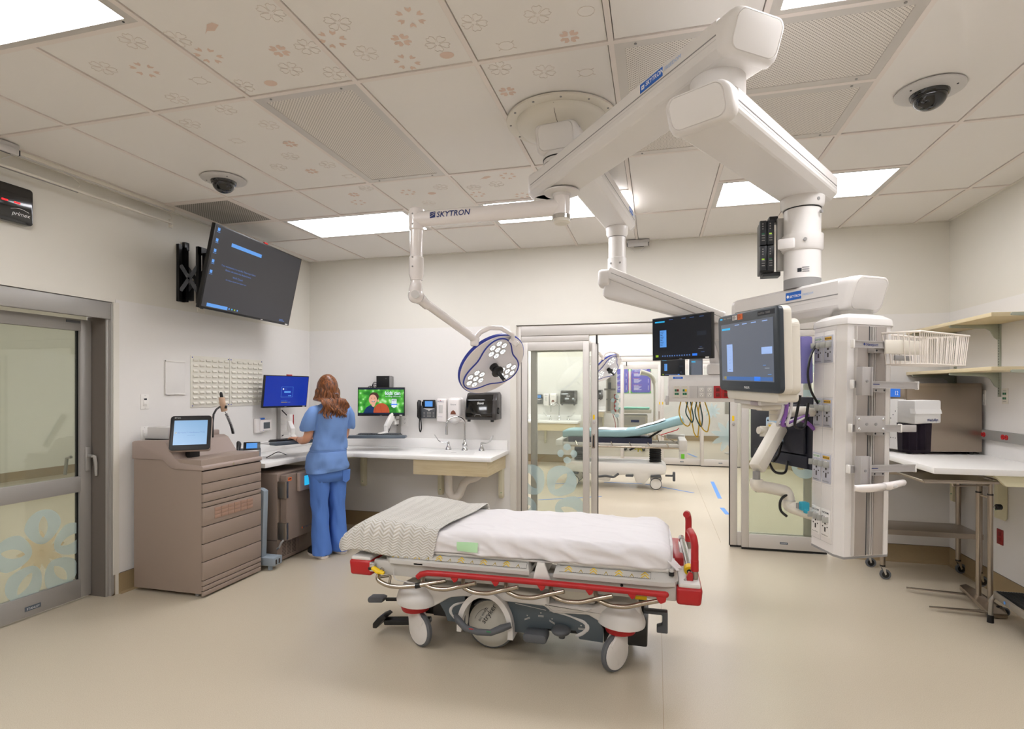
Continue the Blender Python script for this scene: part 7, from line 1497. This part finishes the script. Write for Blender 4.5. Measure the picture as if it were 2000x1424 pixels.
t = thing('wall_control_box', 'grey control box with hanging cables in the far room, beside the right door leaf', 'control box', (5.62,14.2,1.0)); mb = MB(BG_); mb.box(5.55,5.95,14.1,14.3,.95,1.28,.01); mb.use(S_cy); mb.box(5.75,5.85,14.095,14.1,1.2,1.24); part(mb, 'housing', t); mb = MB(MATS['clear_glass'] if False else lgrey); mb.cyl((5.75,14.2,0),(5.75,14.2,.96),.03); mb.cyl((5.75,14.2,0),(5.75,14.2,.03),.2); part(mb, 'pole', t)
for k in range(4): mb = MB((black,red,ygm,black)[k]); mb.tube([(5.9,14.08,1.15),(5.72-.02*k,14.05,.98),(5.74,14.05,.75-.04*k),(5.9,14.08,.62)], .009, 6, fil=.06); part(mb, 'cable', t)
# floor tape in the next room
for k, (a_, b_, w_, lab) in enumerate((((2.367,7.646),(3.20,8.11),.035,'long thin blue tape strip nearest the left glass door'),((3.12,9.36),(3.756,9.374),.04,'thin blue tape strip behind the teal stretcher, left part'),((3.80,9.35),(4.509,8.737),.035,'blue tape strip running out right of the teal stretcher wheel'),
        ((4.874,9.87),(4.841,8.383),.055,'long wide blue tape strip on the right of the next room floor'),((4.799,7.742),(4.823,7.35),.055,'short wide blue tape strip in front of the long wide one'),((3.85,6.81),(4.015,6.808),.05,'short blue tape strip just beyond the stretcher head end'),((2.3,9.0),(2.75,9.2),.035,'thin blue tape strip seen through the left glass door'),((4.70,14.0),(4.86,13.3),.06,'blue tape strip on the far room floor'))):
    mb = MB(blue_t); mb.bar((a_[0],a_[1],.0012),(b_[0],b_[1],.0012),w_,.0012); o = single(mb, 'floor_tape', lab, 'tape', 'blue floor tape strips')
# ================================================================ PERSON
skin_m = mat('skin', 'd9a183', .5, noise=.03, nscale=20); scrub_t = mat('blue_scrub_top', '6f92cc', .8, noise=.04, nscale=15, bump=.2, bscale=400); scrub_p = mat('blue_scrub_trousers', '5580cf', .8, noise=.04, nscale=15, bump=.2, bscale=400)
hair_m = mat('auburn_hair', '8a4f2a', .42); nt, b = nodes(hair_m)
tc = nt.nodes.new('ShaderNodeTexCoord'); mp = nt.nodes.new('ShaderNodeMapping'); mp.inputs['Scale'].default_value = (60,60,6); n_ = nt.nodes.new('ShaderNodeTexNoise'); n_.inputs['Scale'].default_value = 2; rp = nt.nodes.new('ShaderNodeValToRGB')
rp.color_ramp.elements[0].position = .35; rp.color_ramp.elements[1].position = .68; rp.color_ramp.elements[0].color = srgb('3d2012')+[1]; rp.color_ramp.elements[1].color = srgb('96592b')+[1]
nt.links.new(tc.outputs['Object'], mp.inputs['Vector']); nt.links.new(mp.outputs['Vector'], n_.inputs['Vector']); nt.links.new(n_.outputs['Fac'], rp.inputs['Fac']); nt.links.new(rp.outputs['Color'], b.inputs['Base Color'])
pr = thing('person', 'woman in blue scrubs with long wavy auburn hair, typing at the corner', 'person', (.985,4.64,0), rz=math.radians(64), local=True)
joints = {}; edges = []; P_ = []; Rr_ = []
def jt(n, p, r, par=None):
    joints[n] = len(P_); P_.append(p); Rr_.append(r if isinstance(r, tuple) else (r, r))
    if par is not None: edges.append((joints[par], joints[n]))
jt('pelvis',(0,0,.90),(.135,.10)); jt('waist',(0,.0,1.04),(.115,.085),'pelvis'); jt('chest',(0,.0,1.22),(.14,.10),'waist'); jt('upper',(0,-.01,1.34),(.11,.08),'chest'); jt('neck',(0,-.005,1.42),(.05,.052),'upper'); jt('neck2',(-.005,.01,1.48),(.048,.05),'neck'); jt('skull',(-.01,.02,1.56),(.07,.085),'neck2'); jt('crown',(-.01,.015,1.62),(.055,.07),'skull')
jt('shL',(-.16,-.01,1.345),(.05,.05),'upper'); jt('elL',(-.215,.03,1.095),(.041,.041),'shL'); jt('foreL',(-.19,.16,1.075),(.04,.036),'elL'); jt('wrL',(-.155,.29,1.075),(.026,.021),'foreL'); jt('palmL',(-.15,.335,1.082),(.033,.018),'wrL')
jt('shR',(.16,-.01,1.345),(.05,.05),'upper'); jt('elR',(.20,.05,1.09),(.041,.041),'shR'); jt('foreR',(.15,.17,1.075),(.04,.036),'elR'); jt('wrR',(.09,.29,1.075),(.026,.021),'foreR'); jt('palmR',(.07,.335,1.082),(.033,.018),'wrR')
for s_, n_ in ((-1,'L'),(1,'R')):
    bx = -.15 if s_ < 0 else .07
    for k, (dx, L) in enumerate(((-.030,.062),(-.011,.074),(.009,.078),(.028,.070))):
        a = bx+dx*1.0; jt('f%s%da'%(n_,k),(a,.375,1.088),.0085,'palm'+n_); jt('f%s%db'%(n_,k),(a+dx*.25,.375+L*.45,1.088),.008,'f%s%da'%(n_,k)); jt('f%s%dc'%(n_,k),(a+dx*.3,.375+L*.8,1.072),.0068,'f%s%db'%(n_,k))
    tx = .045 if s_ < 0 else -.045
    jt('t%sa'%n_,(bx+tx*.6,.325,1.075),.0105,'palm'+n_); jt('t%sb'%n_,(bx+tx*1.1,.36,1.07),.0085,'t%sa'%n_); jt('t%sc'%n_,(bx+tx*1.25,.385,1.066),.0072,'t%sb'%n_)
for s_, n_ in ((-1,'L'),(1,'R')):
    jt('hip'+n_,(s_*.085,0,.84),(.085,.085),'pelvis'); jt('kn'+n_,(s_*.09,.02,.47),(.055,.058),'hip'+n_); jt('calf'+n_,(s_*.09,-.015,.33),(.05,.055),'kn'+n_); jt('an'+n_,(s_*.09,-.01,.09),(.033,.036),'calf'+n_); jt('toe'+n_,(s_*.10,.12,.04),(.04,.025),'an'+n_)
me = bpy.data.meshes.new('skeleton'); me.from_pydata([V(*p) for p in P_], edges, []); ob = bpy.data.objects.new('skeleton', me); C.objects.link(ob)
sk_ = ob.modifiers.new('skin','SKIN'); sk_.use_smooth_shade = True; ob.modifiers.new('sub','SUBSURF').levels = 2
if not me.skin_vertices: print('NO SKIN LAYER')
for i, r in enumerate(Rr_): me.skin_vertices[0].data[i].radius = r
me.skin_vertices[0].data[0].use_root = True
bpy.context.view_layer.update(); ev = bpy.data.meshes.new_from_object(ob.evaluated_get(bpy.context.evaluated_depsgraph_get()))
mb = MB(skin_m); mb.add([v.co.copy() for v in ev.vertices], [list(p.vertices) for p in ev.polygons])
bpy.data.objects.remove(ob); bpy.data.meshes.remove(me)
# head modelled over the skull
hc_ = V(-.012,.03,1.565)
def headp(u, v):
    a = 2*PI*u; e = -PI/2+PI*v; x, y, z = math.cos(e)*math.sin(a), math.cos(e)*math.cos(a), math.sin(e)
    rx, ry, rz = .074, .094, .112
    if z < 0: rx *= 1-.22*(-z); 
    px, py, pz = x*rx, y*ry, z*rz
    if y > .3: py += .012*math.exp(-((x/.16)**2+((z+.12)/.22)**2))*1.6; py += .006*math.exp(-((x/.3)**2+((z+.55)/.15)**2)); py -= .006*math.exp(-(((abs(x)-.38)/.15)**2+((z-.08)/.12)**2))
    if z < -.5 and y > 0: pz -= .006
    return hc_+V(px,py,pz)
mb.grid(headp, 36, 24)
for s_ in (-1,1): mb.lathe([(0,0),(.02,.002),(.026,.01),(.02,.014),(.012,.010),(0,.008)], hc_+V(s_*.070,-.005,-.01), (s_,-.25,0), 16, sc=(.62,1.15) )
part(mb, 'body', pr, ang=80)
mb = MB(white)
for s_ in (-1,1): mb.sph(hc_+V(s_*.03,.078,.012),(.012,.008,.006),12,8); mb.use(ink); mb.sph(hc_+V(s_*.03,.085,.012),(.005,.003,.005),10,6); mb.use(hair_m); mb.bar(hc_+V(s_*.015,.088,.032),hc_+V(s_*.046,.078,.034),.004,.005); mb.use(white)
part(mb, 'eyes', pr)
def rg(cx, cy, z, rx, ry, n=48, seed=0, amp=.004, p=2.3, tilt=0):
    out = []
    for i in range(n):
        a = 2*PI*i/n; c_, s_ = math.cos(a), math.sin(a); x = math.copysign(abs(c_)**(2/p), c_)*rx; y = math.copysign(abs(s_)**(2/p), s_)*ry
        w_ = amp*(mnoise.noise(Vector((c_*2.2+seed, s_*2.2, z*7)))*1.6+math.sin(a*3+z*18+seed)*.5+ .6*mnoise.noise(Vector((c_*5+seed, s_*5+3, z*16))))
        out.append(V(cx+x*(1+w_/rx), cy+y*(1+w_/ry), z+tilt*c_))
    return out
# scrub top: one garment with two sleeves
mb = MB(scrub_t)
zs_ = [(.80,.202,.152,0),(.83,.204,.154,.010),(.90,.198,.146,.009),(.97,.182,.130,.006),(.985,.176,.122,.003),(1.0,.178,.126,.009),(1.04,.170,.120,.011),(1.10,.162,.115,.010),(1.16,.166,.117,.008),(1.22,.176,.120,.007),(1.28,.186,.122,.005),(1.33,.192,.118,.003),(1.365,.185,.105,.002),(1.39,.155,.090,.001),(1.41,.115,.075,.001),(1.425,.075,.062,0),(1.43,.068,.058,0)]
rings = []
for k in range(len(zs_)-1):
    a_, b_ = zs_[k], zs_[k+1]; m_ = 4 if k < 12 else 2
    for q in range(m_):
        f = q/m_; z, rx, ry, am = [a_[i]*(1-f)+b_[i]*f for i in range(4)]; rings.append(rg(-.022*min(1,max(0,(1.15-z)/.2)),-.005,z,rx-.004,ry,seed=3,amp=am*1.3,tilt=.012*max(0,(.95-z)/.1)))
rings.append(rg(0,-.005,1.43,.068,.058,amp=0)); mb.loft([[p+V(0,0,.0) for p in rg(-.022,-.005,.798,.194,.145,seed=3,amp=0,tilt=.012)]]+rings, False, False)
for s_, el in ((-1,V(-.215,.03,1.095)),(1,V(.20,.05,1.09))):
    sh0 = V(s_*.125,-.01,1.355); d_ = (el-V(s_*.16,-.01,1.345)).normalized(); pts = [sh0, V(s_*.165,-.01,1.345), V(s_*.185,-.005,1.31), V(s_*.185,-.01,1.345)+d_*.09+V(0,0,-.0), V(s_*.182,-.008,1.345)+d_*.155, V(s_*.180,-.008,1.345)+d_*.16]
    mb.tube(pts, [(.055,.06),(.062,.066),(.066,.07),(.068,.074),(.072,.078),(.066,.07)], 28, caps=False)
part(mb, 'scrub_top', pr, ang=80, fix=True)
mb = MB(mat('scrub_seam','5b7dba',.8)); mb.tube([p for p in rg(-.018,-.005,.982,.1765,.1245,n=64,amp=.0)], .0022, 6, closed=True); part(mb, 'waist_seam', pr)
# trousers
mb = MB(scrub_p)
mb.loft([rg(-.02,0,z,rx,ry,seed=9,amp=.004) for z, rx, ry in ((.93,.165,.115),(.90,.175,.125),(.86,.180,.130),(.82,.182,.134),(.76,.178,.132),(.70,.162,.118))], True, True)
for s_ in (-1,1):
    rs = []
    for k in range(44):
        f = k/43; z = .83-f*.80; cx = -.02*(1-f)+s_*(.084+.010*f); cy = .0+.012*math.sin(f*PI)-.02*f
        r = .100-.030*min(1,f/.5) if f < .5 else .070+.012*((f-.5)/.5); fold = .004+.006*math.exp(-((f-.47)/.1)**2)+.007*max(0,f-.82)*5
        rs.append(rg(cx,cy,z,r,r*1.12,n=36,seed=20+s_*5,amp=fold,p=2.1))
    rs.append(rg(s_*.094,-.02,.028,.070,.08,n=36,amp=0)); mb.loft(rs, True, False)
part(mb, 'scrub_trousers', pr, ang=80, fix=True)
mb = MB(scrub_p); mb.prism([(.06,-.131,.80),(.15,-.112,.80),(.15,-.105,.70),(.105,-.115,.675),(.06,-.124,.70)], (0,.006,0)); part(mb, 'back_pocket', pr, fix=True)
for s_ in (-1,1):
    mb = MB(mat('shoe_sole','e9dfd6',.5)); x = s_*.10; sole = [(x-.038,-.09),(x-.045,.0),(x-.05,.10),(x-.035,.165),(x,.18),(x+.035,.165),(x+.05,.10),(x+.042,0),(x+.036,-.09),(x,-.105)]
    mb.prism([(a_,b_,.0) for a_, b_ in sole], (0,0,.026), .006); mb.use(mat('black_shoe','18181a',.6)); mb.loft([[V(x+(a_-x)*k,.03+(b_-.03)*k2,z) for a_, b_ in sole] for k, k2, z in ((.97,.98,.024),(.97,.97,.05),(.85,.80,.075),(.62,.5,.095))]); part(mb, 'shoe', pr, fix=True)
mb = MB(mat('blue_mask','9fc0dd',.7)); mb.grid(lambda u, v: hc_+V(.074*math.sin((u-.5)*2.6), .070+.040*math.cos((u-.5)*2.6)-.0*v-.01, -.095+.09*v), 14, 8); part(mb, 'face_mask', pr)
mb = MB(black); mb.lathe([(.024,-.002),(.0265,0),(.024,.002)], (-.158,.275,1.075), (.2,1,0), 20); part(mb, 'bracelet', pr)
# hair: cap plus wavy locks
mb = MB(hair_m)
def cap(u, v):
    a = 2*PI*u; e = -.55+v*(PI/2+.55); front = max(0, math.cos(a)); e = max(e, -.55+1.15*front**1.2 + 0) if v < .35 else e
    x, y, z = math.cos(e)*math.sin(a), math.cos(e)*math.cos(a), math.sin(e); k = 1.14+.03*mnoise.noise(Vector((x*5,y*5,z*3)))
    return hc_+V(x*.082*k, y*.098*k-.012, z*.118*k)
mb.grid(cap, 60, 24)
rnd = random.Random(5); rnd2 = [random.Random(i).uniform(-1,1) for i in range(300)]
for i in range(230):
    a = math.radians(rnd.uniform(58,302)); side_ = math.sin(a); back = -math.cos(a); lay = rnd.uniform(.9,1.12)
    el = rnd.uniform(.1,1.35); p0 = hc_+V(.080*side_*math.cos(el), -.012-.092*back*math.cos(el), .112*math.sin(el))
    zend = 1.315+rnd.uniform(-.03,.06)+(.05 if abs(side_) > .85 else 0); L = p0.z-zend; ph = rnd.uniform(0,.9)+3*side_; amp = rnd.uniform(.006,.024)
    pts = []; rs = []
    for k in range(20):
        f = k/19; z = p0.z-L*f; g = min(1, f*2.2); low = max(0, (1.56-z)/.22); w_ = amp*low*1.1
        rad = .080*(1-g)*math.cos(el)+.092*g*lay
        tuck = 1-.05*math.exp(-((z-1.49)/.03)**2)
        x = hc_.x+(side_*(rad+.022*low)+rnd2[i]*.028*low)*tuck+w_*math.sin(z*48+ph); yb = hc_.y-.012-back*((.092*(1-g)*math.cos(el)+.100*g)*lay)*tuck
        if z < 1.46: yb = min(yb, -.105-.10*(1.46-z))
        pts.append((x, yb+w_*.8*math.cos(z*48+ph)-.012*low*max(back,0), z)); rs.append(.0095*(1-.7*max(0,f-.75)*4)*(.6 if k == 0 else 1))
    mb.tube(pts, rs, 6)
part(mb, 'hair', pr, ang=80)
mb = MB(mat('hair_clip','8a7f86',.3,.5)); mb.tube([hc_+V(.01,-.125,-.05), hc_+V(.03,-.13,-.045), hc_+V(.05,-.12,-.055)], .006, 8); part(mb, 'hair_clip', pr)
# ================================================================ CAMERA, LIGHT LEVEL
cd = bpy.data.cameras.new('camera'); cam = bpy.data.objects.new('camera', cd); C.objects.link(cam)
cd.sensor_width = 36; cd.sensor_fit = 'HORIZONTAL'; cd.lens = 36*1085.1/2000; cd.shift_y = (759.2-712)/2000
cam.location = (3.969, 0, 1.5626); cam.rotation_euler = (PI/2, 0, .2544); cd.clip_start = .05
bpy.context.scene.camera = cam
w = bpy.data.worlds.new('world'); bpy.context.scene.world = w; w.use_nodes = True
w.node_tree.nodes['Background'].inputs[0].default_value = (.5,.5,.5,1); w.node_tree.nodes['Background'].inputs[1].default_value = .1
vs = bpy.context.scene.view_settings
vs.view_transform = 'Standard'; vs.look = 'None'; vs.gamma = 1; vs.use_curve_mapping = False; vs.exposure = EXPO
